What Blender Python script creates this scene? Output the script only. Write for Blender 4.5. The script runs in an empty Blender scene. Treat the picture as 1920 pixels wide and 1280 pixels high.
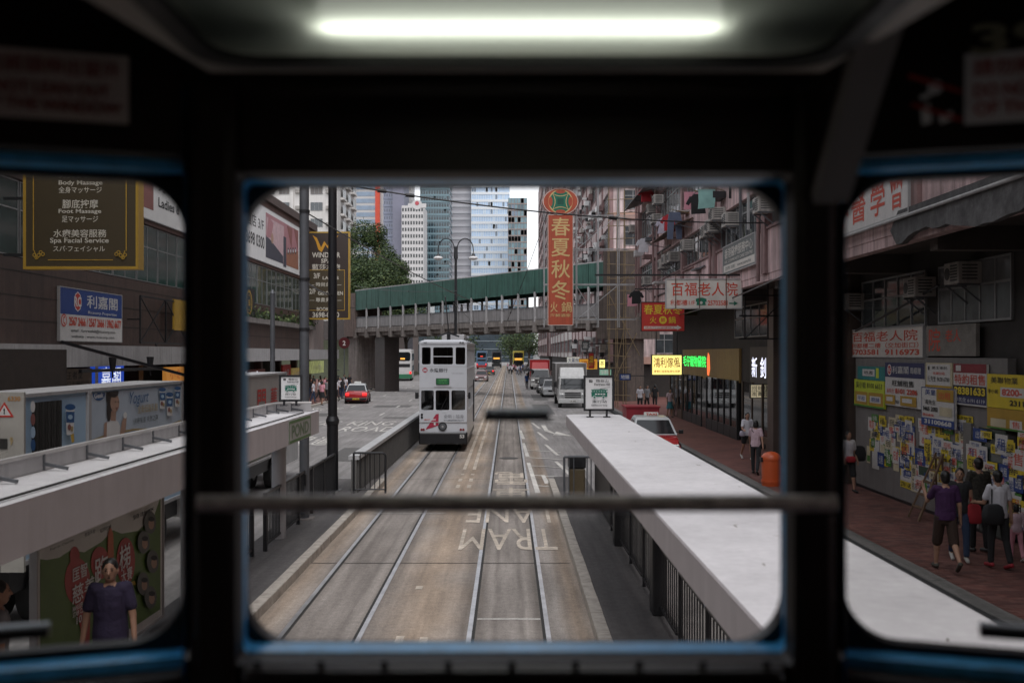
import bpy, bmesh, math, random
import numpy as np
from mathutils import Vector, Matrix
random.seed(7)
R = math.radians
SC = bpy.context.scene
COL = SC.collection

# ------------------------------------------------------------------ camera, sky, sun, exposure
cd = bpy.data.cameras.new('camera'); cam = bpy.data.objects.new('camera', cd); COL.objects.link(cam)
cam.location = (0, 0, 3.8); cam.rotation_euler = (R(90), 0, 0)
cd.lens = 35; cd.sensor_width = 36; cd.shift_x = 6/1920; cd.shift_y = 22/1920
cd.clip_start = 0.05; cd.clip_end = 6000
cd.dof.use_dof = True; cd.dof.focus_distance = 36; cd.dof.aperture_fstop = 2.6
SC.camera = cam
W = bpy.data.worlds.new('World'); SC.world = W; W.use_nodes = True
nt = W.node_tree; nt.nodes.clear()
out = nt.nodes.new('ShaderNodeOutputWorld'); bg = nt.nodes.new('ShaderNodeBackground')
sky = nt.nodes.new('ShaderNodeTexSky'); sky.sky_type = 'NISHITA'; sky.sun_disc = False
SUN_EL, SUN_AZ = 62, 165
sky.sun_elevation = R(SUN_EL); sky.sun_rotation = R(SUN_AZ); sky.air_density = 1.0; sky.dust_density = 1.0; sky.ozone_density = 1.0
hs = nt.nodes.new('ShaderNodeHueSaturation'); hs.inputs['Saturation'].default_value = 0.12
nt.links.new(sky.outputs[0], hs.inputs['Color']); nt.links.new(hs.outputs[0], bg.inputs[0])
bg.inputs[1].default_value = 0.15
nt.links.new(bg.outputs[0], out.inputs[0])
sl = bpy.data.lights.new('sun', 'SUN'); sun = bpy.data.objects.new('sun', sl); COL.objects.link(sun)
sl.energy = 0.6; sl.angle = R(25); sl.color = (1, 0.97, 0.93)
_d = Vector((math.sin(R(SUN_AZ))*math.cos(R(SUN_EL)), math.cos(R(SUN_AZ))*math.cos(R(SUN_EL)), math.sin(R(SUN_EL))))
sun.rotation_euler = (-_d).to_track_quat('-Z', 'Y').to_euler()
SC.view_settings.view_transform = 'Standard'; SC.view_settings.look = 'None'
SC.view_settings.exposure = 0.75; SC.view_settings.gamma = 1
SC.view_settings.use_curve_mapping = False
cy = SC.cycles
cy.use_denoising = True; cy.max_bounces = 7; cy.transparent_max_bounces = 24; cy.diffuse_bounces = 3; cy.glossy_bounces = 3
cy.transmission_bounces = 4; cy.caustics_reflective = False; cy.caustics_refractive = False; cy.sample_clamp_indirect = 6

# photograph scale: 1 m at distance d metres covers 1867/d photo pixels
F = 1867.0
def PX(px, Y): return (px-954)*Y/F
def PZ(py, Y): return 3.8-(py-662)*Y/F
def P(px, py, Y): return Vector((PX(px, Y), Y, PZ(py, Y)))

# ------------------------------------------------------------------ helpers
TMP = bpy.data.scenes.new('workbench')
TVL = TMP.view_layers[0]
def bake(o):
    TMP.collection.objects.link(o); TVL.update()
    m = bpy.data.meshes.new_from_object(o.evaluated_get(TVL.depsgraph))
    d = o.data; bpy.data.objects.remove(o)
    if isinstance(d, bpy.types.Mesh): bpy.data.meshes.remove(d)
    else: bpy.data.curves.remove(d)
    return m

MATS = {}
def M(name, col, rough=0.6, metal=0.0, var=0.12, scale=3.0, bump=0.0, emit=0.0, streak=0.0, spec=0.5, bscale=None, dirt=0.0, coat=0.0):
    """painted / plain surface with uneven colour, optional rain streaks and dirt blotches"""
    if name in MATS: return MATS[name]
    m = bpy.data.materials.new(name); m.use_nodes = True; t = m.node_tree; b = t.nodes['Principled BSDF']
    b.inputs['Roughness'].default_value = rough; b.inputs['Metallic'].default_value = metal
    b.inputs['Specular IOR Level'].default_value = spec
    if coat: b.inputs['Coat Weight'].default_value = coat; b.inputs['Coat Roughness'].default_value = 0.08
    c = (*col, 1)
    b.inputs['Base Color'].default_value = c
    if emit: b.inputs['Emission Color'].default_value = c; b.inputs['Emission Strength'].default_value = emit
    if var or streak or bump or dirt:
        g = t.nodes.new('ShaderNodeNewGeometry')
        def noise(sc, det=5, vec=None, ro=0.6):
            n = t.nodes.new('ShaderNodeTexNoise'); n.inputs['Scale'].default_value = sc; n.inputs['Detail'].default_value = det
            n.inputs['Roughness'].default_value = ro
            t.links.new(vec or g.outputs['Position'], n.inputs['Vector']); return n
        last = None
        def mul(fac_out, lo, hi, a=0.3, z=0.7):
            nonlocal last
            mr = t.nodes.new('ShaderNodeMapRange'); mr.inputs[1].default_value = a; mr.inputs[2].default_value = z
            mr.inputs[3].default_value = lo; mr.inputs[4].default_value = hi
            t.links.new(fac_out, mr.inputs[0])
            mx = t.nodes.new('ShaderNodeMix'); mx.data_type = 'RGBA'; mx.blend_type = 'MULTIPLY'; mx.inputs[0].default_value = 1
            if last is None: mx.inputs[6].default_value = c
            else: t.links.new(last, mx.inputs[6])
            cb = t.nodes.new('ShaderNodeCombineColor')
            for i in range(3): t.links.new(mr.outputs[0], cb.inputs[i])
            t.links.new(cb.outputs[0], mx.inputs[7]); last = mx.outputs[2]
        if var: mul(noise(scale).outputs[0], 1-var, 1+var)
        if streak:
            mp = t.nodes.new('ShaderNodeMapping'); mp.inputs['Scale'].default_value = (4, 4, 0.25)
            t.links.new(g.outputs['Position'], mp.inputs[0])
            mul(noise(1.3, 4, mp.outputs[0]).outputs[0], 1-streak, 1+streak*0.2, 0.38, 0.62)
        if dirt: mul(noise(0.7, 8, None, 0.7).outputs[0], 1-dirt, 1+dirt*0.3, 0.35, 0.62)
        if last is not None: t.links.new(last, b.inputs['Base Color'])
        if bump:
            bn = t.nodes.new('ShaderNodeBump'); bn.inputs['Strength'].default_value = bump; bn.inputs['Distance'].default_value = 0.02
            t.links.new(noise(bscale or scale*12, 4).outputs[0], bn.inputs['Height']); t.links.new(bn.outputs[0], b.inputs['Normal'])
    MATS[name] = m
    return m

def glass(name, tint, refl=0.12, rough=0.03):
    """window pane: tinted see-through with a soft mirror of the sky"""
    m = bpy.data.materials.new(name); m.use_nodes = True; t = m.node_tree; t.nodes.clear()
    o = t.nodes.new('ShaderNodeOutputMaterial'); tr = t.nodes.new('ShaderNodeBsdfTransparent'); gl = t.nodes.new('ShaderNodeBsdfGlossy')
    tr.inputs[0].default_value = (*tint, 1); gl.inputs['Roughness'].default_value = rough; gl.inputs[0].default_value = (.9, .92, .95, 1)
    fr = t.nodes.new('ShaderNodeLayerWeight'); fr.inputs[0].default_value = 0.35
    mr = t.nodes.new('ShaderNodeMapRange'); mr.inputs[3].default_value = refl; mr.inputs[4].default_value = 0.9
    mx = t.nodes.new('ShaderNodeMixShader')
    t.links.new(fr.outputs['Fresnel'], mr.inputs[0]); t.links.new(mr.outputs[0], mx.inputs[0])
    t.links.new(tr.outputs[0], mx.inputs[1]); t.links.new(gl.outputs[0], mx.inputs[2]); t.links.new(mx.outputs[0], o.inputs[0])
    MATS[name] = m; return m

class MB:
    """collects shapes, links them as ONE mesh object"""
    def __init__(s): s.v = []; s.f = []; s.mi = []; s.mats = []; s.m = 0
    def mat(s, m):
        if m not in s.mats: s.mats.append(m)
        s.m = s.mats.index(m); return s
    def add(s, vs, fs):
        b = len(s.v); s.v.extend([tuple(v) for v in vs]); s.f.extend([tuple(i+b for i in f) for f in fs]); s.mi.extend([s.m]*len(fs)); return s
    def bx(s, x0, x1, y0, y1, z0, z1):
        if x0 > x1: x0, x1 = x1, x0
        if y0 > y1: y0, y1 = y1, y0
        if z0 > z1: z0, z1 = z1, z0
        return s.add([(x0,y0,z0),(x1,y0,z0),(x1,y1,z0),(x0,y1,z0),(x0,y0,z1),(x1,y0,z1),(x1,y1,z1),(x0,y1,z1)],
                     [(3,2,1,0),(4,5,6,7),(0,1,5,4),(1,2,6,5),(2,3,7,6),(3,0,4,7)])
    def rbx(s, x0, x1, y0, y1, z0, z1, b=0.02):
        """box with chamfered vertical and top edges"""
        def ring(z, d):
            return [(x0+b+d-d,y0+d,z),(x1-b,y0+d,z),(x1-d,y0+b,z),(x1-d,y1-b,z),(x1-b,y1-d,z),(x0+b,y1-d,z),(x0+d,y1-b,z),(x0+d,y0+b,z)]
        rs = [ring(z0, b*.5), ring(z0+b, 0), ring(z1-b, 0), ring(z1, b*.6)]
        return s.loft(rs)
    def loft(s, rings, cap=True, closed=True):
        n = len(rings[0]); vs = [p for r in rings for p in r]; fs = []
        for k in range(len(rings)-1):
            for i in range(n if closed else n-1):
                j = (i+1) % n
                fs.append((k*n+i, k*n+j, (k+1)*n+j, (k+1)*n+i))
        if cap: fs.append(tuple(range(n-1, -1, -1))); fs.append(tuple((len(rings)-1)*n+i for i in range(n)))
        return s.add(vs, fs)
    def quad(s, *p): return s.add(p, [tuple(range(len(p)))])
    def bar(s, p0, p1, w, h=None, up=(0,0,1)):
        p0, p1 = Vector(p0), Vector(p1); d = (p1-p0).normalized(); h = h or w
        u = Vector(up)
        if abs(d.dot(u)) > .98: u = Vector((0,1,0)) if abs(d.y) < .9 else Vector((1,0,0))
        a = d.cross(u).normalized()*w/2; b = a.cross(d).normalized()*h/2
        return s.loft([[p-a-b, p+a-b, p+a+b, p-a+b] for p in (p0, p1)])
    def cyl(s, p0, p1, r0, r1=None, n=10, cap=True):
        p0, p1 = Vector(p0), Vector(p1); r1 = r0 if r1 is None else r1
        d = (p1-p0).normalized(); u = Vector((0,0,1)) if abs(d.z) < .9 else Vector((1,0,0))
        a = d.cross(u).normalized(); b = d.cross(a)
        cs = [(math.cos(2*math.pi*i/n), math.sin(2*math.pi*i/n)) for i in range(n)]
        return s.loft([[p+(a*c+b*q)*r for c, q in cs] for p, r in ((p0, r0), (p1, r1))], cap)
    def tube(s, pts, r, n=6):
        for a, b in zip(pts, pts[1:]): s.cyl(a, b, r, n=n)
        return s
    def ell(s, c, r, nu=12, nv=8, mtx=None):
        rings = []
        for k in range(nv+1):
            t = math.pi*k/nv; t = min(max(t, .05), math.pi-.05)
            q = [Vector((r[0]*math.sin(t)*math.cos(2*math.pi*i/nu), r[1]*math.sin(t)*math.sin(2*math.pi*i/nu), -r[2]*math.cos(t))) for i in range(nu)]
            rings.append([(mtx @ p if mtx else p)+Vector(c) for p in q])
        return s.loft(rings)
    def cap(s, p0, r0, p1, r1, n=10):
        """tapered capsule"""
        p0, p1 = Vector(p0), Vector(p1); d = (p1-p0); L = d.length
        if L < 1e-5: return s.ell(p0, (r0,)*3)
        d /= L; u = Vector((0,0,1)) if abs(d.z) < .9 else Vector((1,0,0)); a = d.cross(u).normalized(); b = d.cross(a)
        prof = [(-r0*math.cos(t), r0*math.sin(t)) for t in (0.15, .7, 1.2)] + [(L+r1*math.cos(t), r1*math.sin(t)) for t in (1.4, .8, .15)]
        return s.loft([[p0+d*z+(a*math.cos(2*math.pi*i/n)+b*math.sin(2*math.pi*i/n))*q for i in range(n)] for z, q in prof])
    def mesh(s, me, mtx=None, z=0):
        vs = [v.co for v in me.vertices]
        if mtx: vs = [mtx @ v for v in vs]
        return s.add(vs, [tuple(p.vertices) for p in me.polygons])
    def build(s, name, mat=None, parent=None, smooth=False, kind=None, link=True, auto=None):
        me = bpy.data.meshes.new(name); me.from_pydata(s.v, [], s.f)
        ms = s.mats if s.mats else ([mat] if mat else [])
        for m in ms: me.materials.append(m)
        if len(ms) > 1: me.polygons.foreach_set('material_index', s.mi)
        bm = bmesh.new(); bm.from_mesh(me); bmesh.ops.recalc_face_normals(bm, faces=bm.faces); bm.to_mesh(me); bm.free()
        if smooth: me.shade_smooth()
        elif auto: me.shade_smooth(); me.set_sharp_from_angle(angle=R(auto))
        o = bpy.data.objects.new(name, me)
        if link: COL.objects.link(o)
        if parent: o.parent = parent
        if kind: o['kind'] = kind
        return o

def thing(name, label, cat, loc=(0,0,0), rz=0.0, group=None):
    o = bpy.data.objects.new(name, None); COL.objects.link(o); o.empty_display_size = .2
    o.location = loc; o.rotation_euler = (0, 0, rz)
    o['label'] = label; o['category'] = cat
    if group: o['group'] = group
    return o
def tag(o, label, cat, group=None):
    o['label'] = label; o['category'] = cat
    if group: o['group'] = group
    return o
def struct(o): o['kind'] = 'structure'; return o
def kids(o): return [c for c in ALLK.get(o.name, [])]
def dup(root, loc, rz=0.0, label=None, group=None, scale=None):
    """copy of a thing with its parts and sub-parts"""
    r = root.copy(); COL.objects.link(r); r.location = loc; r.rotation_euler = (0, 0, rz)
    if label: r['label'] = label
    if group: r['group'] = group
    if scale: r.scale = scale
    for ch in list(root.children):
        c = ch.copy(); COL.objects.link(c); c.parent = r
        for g in list(ch.children):
            d = g.copy(); COL.objects.link(d); d.parent = c
    return r

# flat plates with holes, and lettering, are filled 2D outlines
def rrect(x0, x1, y0, y1, r, n=8):
    if r <= 0: return [(x0,y0),(x1,y0),(x1,y1),(x0,y1)]
    pts = []
    for cx, cy, a in ((x1-r,y0+r,-90),(x1-r,y1-r,0),(x0+r,y1-r,90),(x0+r,y0+r,180)):
        for k in range(n+1):
            t = R(a+90*k/n); pts.append((cx+r*math.cos(t), cy+r*math.sin(t)))
    return pts
def plate(loops, th, bevel=0.0):
    """mesh in the XZ plane, thickness th along Y centred on 0; first loop outer, rest holes"""
    c = bpy.data.curves.new('outline', 'CURVE'); c.dimensions = '2D'; c.fill_mode = 'BOTH'; c.extrude = th/2; c.bevel_depth = bevel; c.bevel_resolution = 1
    for lp in loops:
        s = c.splines.new('POLY'); s.points.add(len(lp)-1); s.use_cyclic_u = True
        for p, q in zip(s.points, lp): p.co = (q[0], q[1], 0, 1)
    me = bake(bpy.data.objects.new('outline', c))
    me.transform(Matrix.Rotation(R(90), 4, 'X')); return me
TXT = {}
def glyphs(s, bold=0.0, shear=0.0):
    if any(ord(ch) > 0x2E00 for ch in s): bold = min(bold, 0.008)   # dense characters keep their counters open
    k = (s, bold, shear)
    if k not in TXT:
        c = bpy.data.curves.new('lettering', 'FONT'); c.body = s; c.resolution_u = 3; c.offset = bold; c.shear = shear
        me = bake(bpy.data.objects.new('lettering', c))
        n = len(me.vertices); co = np.empty(n*3); me.vertices.foreach_get('co', co); co = co.reshape(-1, 3)[:, :2]
        lo, hi = co.min(0), co.max(0); sz = hi-lo; sz[sz < 1e-6] = 1
        TXT[k] = ((co-lo)/sz, [tuple(p.vertices) for p in me.polygons], sz[0]/sz[1]); bpy.data.meshes.remove(me)
    return TXT[k]

class Sign:
    """board with flat print; o = lower left corner as seen, u = the reader's right"""
    def __init__(s, o, u=(1,0,0), v=(0,0,1)):
        s.o = Vector(o); s.u = Vector(u).normalized(); s.w = Vector(v).normalized(); s.n = s.u.cross(s.w); s.b = MB(); s.k = 0
    def pt(s, a, b, d=0): return s.o+s.u*a+s.w*b+s.n*d
    def lay(s): s.k += 1; return 0.003+0.0013*s.k
    def rect(s, a0, b0, a1, b1, m, d=None):
        d = s.lay() if d is None else d
        s.b.mat(m).quad(s.pt(a0,b0,d), s.pt(a1,b0,d), s.pt(a1,b1,d), s.pt(a0,b1,d)); return s
    def poly(s, pts, m, d=None):
        d = s.lay() if d is None else d
        s.b.mat(m).quad(*[s.pt(a,b,d) for a, b in pts]); return s
    def disc(s, a, b, r, m, rb=None, n=20): return s.poly([(a+r*math.cos(2*math.pi*i/n), b+(rb or r)*math.sin(2*math.pi*i/n)) for i in range(n)], m)
    def frame(s, a0, b0, a1, b1, t, m):
        d = s.lay()
        for q in ((a0,b0,a1,b0+t),(a0,b1-t,a1,b1),(a0,b0+t,a0+t,b1-t),(a1-t,b0+t,a1,b1-t)): s.rect(*q, m, d)
        return s
    def text(s, tx, a0, b0, a1, b1, m, bold=0.02, fit=True, shear=0, d=None):
        co, fs, ar = glyphs(tx, bold, shear)
        if not fit:
            w = min(a1-a0, (b1-b0)*ar); c = (a0+a1)/2; a0, a1 = c-w/2, c+w/2
        d = s.lay() if d is None else d
        s.b.mat(m).add([s.pt(a0+(a1-a0)*x, b0+(b1-b0)*y, d) for x, y in co], fs); return s
    def column(s, tx, a0, b0, a1, b1, m, bold=0.03, gap=0.12):
        n = len(tx); h = (b1-b0)/n
        d = s.lay()
        for i, ch in enumerate(tx): s.text(ch, a0, b1-(i+1)*h+h*gap/2, a1, b1-i*h-h*gap/2, m, bold, d=d)
        return s
    def make(s, name, label, cat, Wd, Ht, th, board, group=None, edge=None, print_name='lettering', parent=None):
        if parent is None:
            t = thing(name, label, cat, s.o, 0, group)
        else: t = parent
        org = s.o if parent is None else Vector((0,0,0))
        if board is not None:
            q = MB(); c = [s.pt(a,b,d)-org for d in (-th, 0) for a, b in ((0,0),(Wd,0),(Wd,Ht),(0,Ht))]
            q.add(c, [(3,2,1,0),(4,5,6,7),(0,1,5,4),(1,2,6,5),(2,3,7,6),(3,0,4,7)]); q.build('board', board, t)
        if edge:
            q = MB(); e = .03
            for a0,b0,a1,b1 in ((-e,-e,Wd+e,0),(-e,Ht,Wd+e,Ht+e),(-e,0,0,Ht),(Wd,0,Wd+e,Ht)):
                c = [s.pt(a,b,d)-org for d in (-th-.005, .02) for a, b in ((a0,b0),(a1,b0),(a1,b1),(a0,b1))]
                q.add(c, [(3,2,1,0),(4,5,6,7),(0,1,5,4),(1,2,6,5),(2,3,7,6),(3,0,4,7)])
            q.build('frame', edge, t)
        if s.b.f:
            s.b.v = [tuple(Vector(p)-org) for p in s.b.v]
            ob = s.b.build(print_name, None, t)
        return t

# ------------------------------------------------------------------ materials of the setting
def ground_mat(name, base, base2, sc=0.35, fine=60, rough=0.85, wear=(0.62, 0.7), patch=None):
    m = bpy.data.materials.new(name); m.use_nodes = True; t = m.node_tree; b = t.nodes['Principled BSDF']; b.inputs['Roughness'].default_value = rough
    b.inputs['Specular IOR Level'].default_value = 0.35
    g = t.nodes.new('ShaderNodeNewGeometry')
    mp = t.nodes.new('ShaderNodeMapping'); mp.inputs['Scale'].default_value = (1, 0.16, 1); t.links.new(g.outputs['Position'], mp.inputs[0])
    n1 = t.nodes.new('ShaderNodeTexNoise'); n1.inputs['Scale'].default_value = sc*4; n1.inputs['Detail'].default_value = 7; t.links.new(mp.outputs[0], n1.inputs['Vector'])
    n2 = t.nodes.new('ShaderNodeTexNoise'); n2.inputs['Scale'].default_value = fine; n2.inputs['Detail'].default_value = 4; t.links.new(g.outputs['Position'], n2.inputs['Vector'])
    n3 = t.nodes.new('ShaderNodeTexNoise'); n3.inputs['Scale'].default_value = sc; n3.inputs['Detail'].default_value = 6; t.links.new(g.outputs['Position'], n3.inputs['Vector'])
    r1 = t.nodes.new('ShaderNodeMapRange'); r1.inputs[1].default_value = .35; r1.inputs[2].default_value = .68; t.links.new(n1.outputs[0], r1.inputs[0])
    mx = t.nodes.new('ShaderNodeMix'); mx.data_type = 'RGBA'; mx.inputs[6].default_value = (*base, 1); mx.inputs[7].default_value = (*base2, 1); t.links.new(r1.outputs[0], mx.inputs[0])
    last = mx.outputs[2]
    n4 = t.nodes.new('ShaderNodeTexNoise'); n4.inputs['Scale'].default_value = 1.0; n4.inputs['Detail'].default_value = 8; n4.inputs['Roughness'].default_value = .65
    mp2 = t.nodes.new('ShaderNodeMapping'); mp2.inputs['Scale'].default_value = (5, .22, 1); t.links.new(g.outputs['Position'], mp2.inputs[0]); t.links.new(mp2.outputs[0], n4.inputs['Vector'])
    n5 = t.nodes.new('ShaderNodeTexNoise'); n5.inputs['Scale'].default_value = 9; n5.inputs['Detail'].default_value = 6; n5.inputs['Roughness'].default_value = .7; t.links.new(g.outputs['Position'], n5.inputs['Vector'])
    for n, lo, hi in ((n2, .75, 1.25), (n3, .82, 1.14), (n4, .72, 1.2), (n5, .82, 1.18)):
        mr = t.nodes.new('ShaderNodeMapRange'); mr.inputs[1].default_value = .3; mr.inputs[2].default_value = .7; mr.inputs[3].default_value = lo; mr.inputs[4].default_value = hi
        t.links.new(n.outputs[0], mr.inputs[0]); cb = t.nodes.new('ShaderNodeCombineColor')
        for i in range(3): t.links.new(mr.outputs[0], cb.inputs[i])
        m2 = t.nodes.new('ShaderNodeMix'); m2.data_type = 'RGBA'; m2.blend_type = 'MULTIPLY'; m2.inputs[0].default_value = 1
        t.links.new(last, m2.inputs[6]); t.links.new(cb.outputs[0], m2.inputs[7]); last = m2.outputs[2]
    bn = t.nodes.new('ShaderNodeBump'); bn.inputs['Strength'].default_value = .35; bn.inputs['Distance'].default_value = .01
    t.links.new(n2.outputs[0], bn.inputs['Height']); t.links.new(bn.outputs[0], b.inputs['Normal'])
    t.links.new(last, b.inputs['Base Color']); MATS[name] = m
    return m, t, g, last, b
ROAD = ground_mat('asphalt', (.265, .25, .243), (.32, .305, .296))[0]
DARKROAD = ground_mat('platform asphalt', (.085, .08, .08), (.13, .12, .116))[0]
GREYPAVE = ground_mat('grey paving', (.13, .125, .12), (.18, .17, .16))[0]
# track bed: grey-brown concrete, rust-brown dust between the tracks, oil-dark strips beside the rails
TRACK, t, g, last, b = ground_mat('track concrete', (.27, .24, .215), (.40, .36, .325))
sx = t.nodes.new('ShaderNodeSeparateXYZ'); t.links.new(g.outputs['Position'], sx.inputs[0])
nz = t.nodes.new('ShaderNodeTexNoise'); nz.inputs['Scale'].default_value = .55; nz.inputs['Detail'].default_value = 6; t.links.new(g.outputs['Position'], nz.inputs['Vector'])
def band(center, half, soft, amt, col, lastc, wob=.5):
    a = t.nodes.new('ShaderNodeMath'); a.operation = 'MULTIPLY_ADD'; a.inputs[1].default_value = wob; t.links.new(nz.outputs[0], a.inputs[0]); t.links.new(sx.outputs[0], a.inputs[2])
    d = t.nodes.new('ShaderNodeMath'); d.operation = 'SUBTRACT'; d.inputs[1].default_value = center+wob*.5; t.links.new(a.outputs[0], d.inputs[0])
    e = t.nodes.new('ShaderNodeMath'); e.operation = 'ABSOLUTE'; t.links.new(d.outputs[0], e.inputs[0])
    r = t.nodes.new('ShaderNodeMapRange'); r.inputs[1].default_value = half+soft; r.inputs[2].default_value = max(half-soft, 0); r.inputs[3].default_value = 0; r.inputs[4].default_value = amt; r.clamp = True
    t.links.new(e.outputs[0], r.inputs[0]); x = t.nodes.new('ShaderNodeMix'); x.data_type = 'RGBA'; x.blend_type = 'MULTIPLY'
    t.links.new(r.outputs[0], x.inputs[0]); t.links.new(lastc, x.inputs[6]); x.inputs[7].default_value = (*col, 1); return x.outputs[2]
last = band(-1.28, .42, .35, .62, (1.24, 1.0, .74), last, .8)
last = band(-3.45, .2, .2, .6, (1.2, 1.0, .78), last, .3)
last = band(1.0, .15, .12, .5, (1.25, 1.0, .72), last, .2)
for c in (-3.02, -1.98, -.42, .42, -.62): last = band(c, .09, .08, .6, (.42, .4, .38), last, .08)
for c, w_, a_ in ((-.2, .03, .5), (.2, .03, .5), (-2.75, .03, .35), (-2.3, .03, .35), (.95, .12, .3), (-2.53, .2, .25), (0, .2, .2)): last = band(c, w_, .04, a_, (.5, .48, .47), last, .12)
t.links.new(last, b.inputs['Base Color'])

WHITE = M('white paint', (.74, .73, .72), .45, var=.06)
ROADPAINT = M('worn road paint', (.72, .69, .64), .8, var=.2, scale=9, dirt=.35)
STEEL = M('rail steel', (.62, .61, .62), .36, .85, var=.2)
GROOVE = M('rail groove', (.03, .028, .025), .8)
BLACK = M('black paint', (.012, .012, .014), .4)
DKGREY = M('dark grey metal', (.03, .03, .032), .45, .3)
GREYM = M('grey galvanised metal', (.115, .12, .13), .5, .3)
LTGREY = M('light grey paint', (.42, .41, .41), .55, var=.08, streak=.15)
ROOFW = M('white shelter roof', (.74, .72, .725), .6, var=.06, scale=14, dirt=.16, streak=.05, bump=.15)
FASCIA = M('grey shelter fascia', (.55, .50, .50), .5, var=.05, streak=.08)
KERB = M('kerb stone', (.44, .40, .35), .85, var=.25, scale=6, bump=.4)
CONC = M('weathered concrete', (.23, .205, .19), .9, var=.15, streak=.35, bump=.3)
WOODDK = M('dark varnished wood', (.013, .008, .006), .55, var=.25, scale=8, spec=.25)
RUBBER = M('black rubber', (.008, .008, .009), .5)
BLUEP = M('chipped blue paint', (.10, .52, .95), .3, var=.2, scale=30, dirt=.3)
CHROME = M('aluminium trim', (.34, .32, .32), .3, .8, var=.2)
NOTICE = M('aged notice panel', (.62, .56, .5), .6, var=.15)
REDPRINT = M('red print', (.45, .03, .02), .6)
TYRE = M('tyre rubber', (.02, .02, .02), .8)
ALLOY = M('wheel steel', (.4, .4, .4), .35, .8)
DKGLASS = M('dark window glass', (.012, .015, .017), .06, var=0, spec=.8)
GLASSP = glass('tinted pane', (.34, .37, .37), .1)
BRASS = M('gold trim', (.55, .33, .05), .35, .4)
INK = M('black ink', (.015, .015, .017), .6)

# ------------------------------------------------------------------ inside our own tram: front of the upper deck
cab = thing('tram_cabin', 'dark wooden front end of an upper tram deck with three blue-edged windows', 'tram interior', (0, 1.5, 2.2))
def cb(m, name, mat, auto=None):
    q = MB(); q.mesh(m); q.v = [tuple(Vector(v)-Vector((0,1.5,2.2))) for v in q.v]
    return q.build(name, mat, cab, auto=auto)
def moved(m, mtx): m.transform(mtx); return m
D = 1.54
def wx(px, d=D): return PX(px, d)
def wz(py, d=D): return PZ(py, d)
# central window: wooden frame, blue liner, black rubber surround with round corners, pane
fr = plate([rrect(wx(352,1.465), wx(1577,1.465), 2.95, 4.2, 0), rrect(wx(446, 1.5), wx(1482, 1.5), wz(1235, 1.5), wz(330, 1.5), .012)], .06)
cb(moved(fr, Matrix.Translation((0, 1.50, 0))), 'front_frame', WOODDK)
ln = plate([rrect(wx(380), wx(1550), 3.2, 4.2, 0), rrect(wx(456, 1.56), wx(1473, 1.56), wz(1211, 1.56), wz(343, 1.56), .015)], .05)
cb(moved(ln, Matrix.Translation((0, 1.556, 0))), 'window_liner', BLUEP)
rb = plate([rrect(wx(400), wx(1520), 3.25, 4.15, 0), rrect(wx(461, 1.6), wx(1467, 1.6), wz(1204, 1.6), wz(352, 1.6), .082)], .03)
cb(moved(rb, Matrix.Translation((0, 1.597, 0))), 'window_surround', RUBBER)
PANE = bpy.data.materials.new('clear tram glass'); PANE.use_nodes = True; _t = PANE.node_tree; _t.nodes.clear()
_o = _t.nodes.new('ShaderNodeOutputMaterial'); _r = _t.nodes.new('ShaderNodeBsdfTransparent'); _r.inputs[0].default_value = (.965, .965, .975, 1); _t.links.new(_r.outputs[0], _o.inputs[0])
pn = MB().bx(wx(430, 1.6), wx(1500, 1.6), 1.590, 1.594, wz(1230, 1.6), wz(330, 1.6)); cb_p = pn
pn.v = [tuple(Vector(v)-Vector((0,1.5,2.2))) for v in pn.v]; pn.build('window_pane', PANE, cab)
# side windows, turned back towards the seats
SIDE = bpy.data.materials.new('grey tinted tram glass'); SIDE.use_nodes = True; _t = SIDE.node_tree; _t.nodes.clear()
_o = _t.nodes.new('ShaderNodeOutputMaterial'); _r = _t.nodes.new('ShaderNodeBsdfTransparent'); _r.inputs[0].default_value = (.905, .905, .905, 1); _t.links.new(_r.outputs[0], _o.inputs[0])
for sgn, hx in ((-1, wx(352)), (1, wx(1577))):
    mt = Matrix.Translation((hx, 1.52, 0)) @ Matrix.Rotation(-R(17)*sgn, 4, 'Z')
    def U(a, b): return (min(sgn*a, sgn*b), max(sgn*a, sgn*b))
    x0, x1 = U(0.0, .9)
    z0, z1 = 3.8-(1236-662)*1.53/F, 3.8+(662-318)*1.53/F
    h0, h1 = U(.0, .80)
    cb(moved(plate([rrect(x0, x1, 2.6, 4.43, 0), rrect(h0, h1, z0-.01, z1+.012, .012)], .05), mt @ Matrix.Translation((0, -.02, 0))), 'side_frame', WOODDK)
    h0, h1 = U(-.008, .79)
    cb(moved(plate([rrect(x0, x1, 2.9, 4.3, 0), rrect(h0, h1, z0+.006, z1-.002, .015)], .05), mt @ Matrix.Translation((0, .03, 0))), 'window_liner', BLUEP)
    h0, h1 = U(.001, .78)
    cb(moved(plate([rrect(x0, x1, 2.95, 4.25, 0), rrect(h0, h1, z0+.018, z1-.012, .08)], .03), mt @ Matrix.Translation((0, .07, 0))), 'window_surround', RUBBER)
    cb(moved(plate([rrect(*U(.0, .85), z0-.02, z1+.02, 0)], .004), mt @ Matrix.Translation((0, .066, 0))), 'window_pane', SIDE)
    cb(moved(plate([rrect(*U(.0, .85), z0-.02, z1+.02, 0)], .004), mt @ Matrix.Translation((0, .045, 0))), 'added_tint_pane', SIDE)  # second pane added only to darken the view through the side window
    # pull-down handle on the pane
    a = mt @ Vector((sgn*.192, .03, 3.384)); c = mt @ Vector((sgn*.40, .03, 3.384))
    up_ = Vector((0,0,.008)); q = MB().mat(BLACK).bar(a, c, .02, .014).mat(M('pale handle top', (.5,.55,.6), .5)).bar(a+up_*1.2, c+up_*1.2, .019, .005); q.v = [tuple(Vector(v)-Vector((0,1.5,2.2))) for v in q.v]; q.build('window_handle', None, cab)
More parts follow.
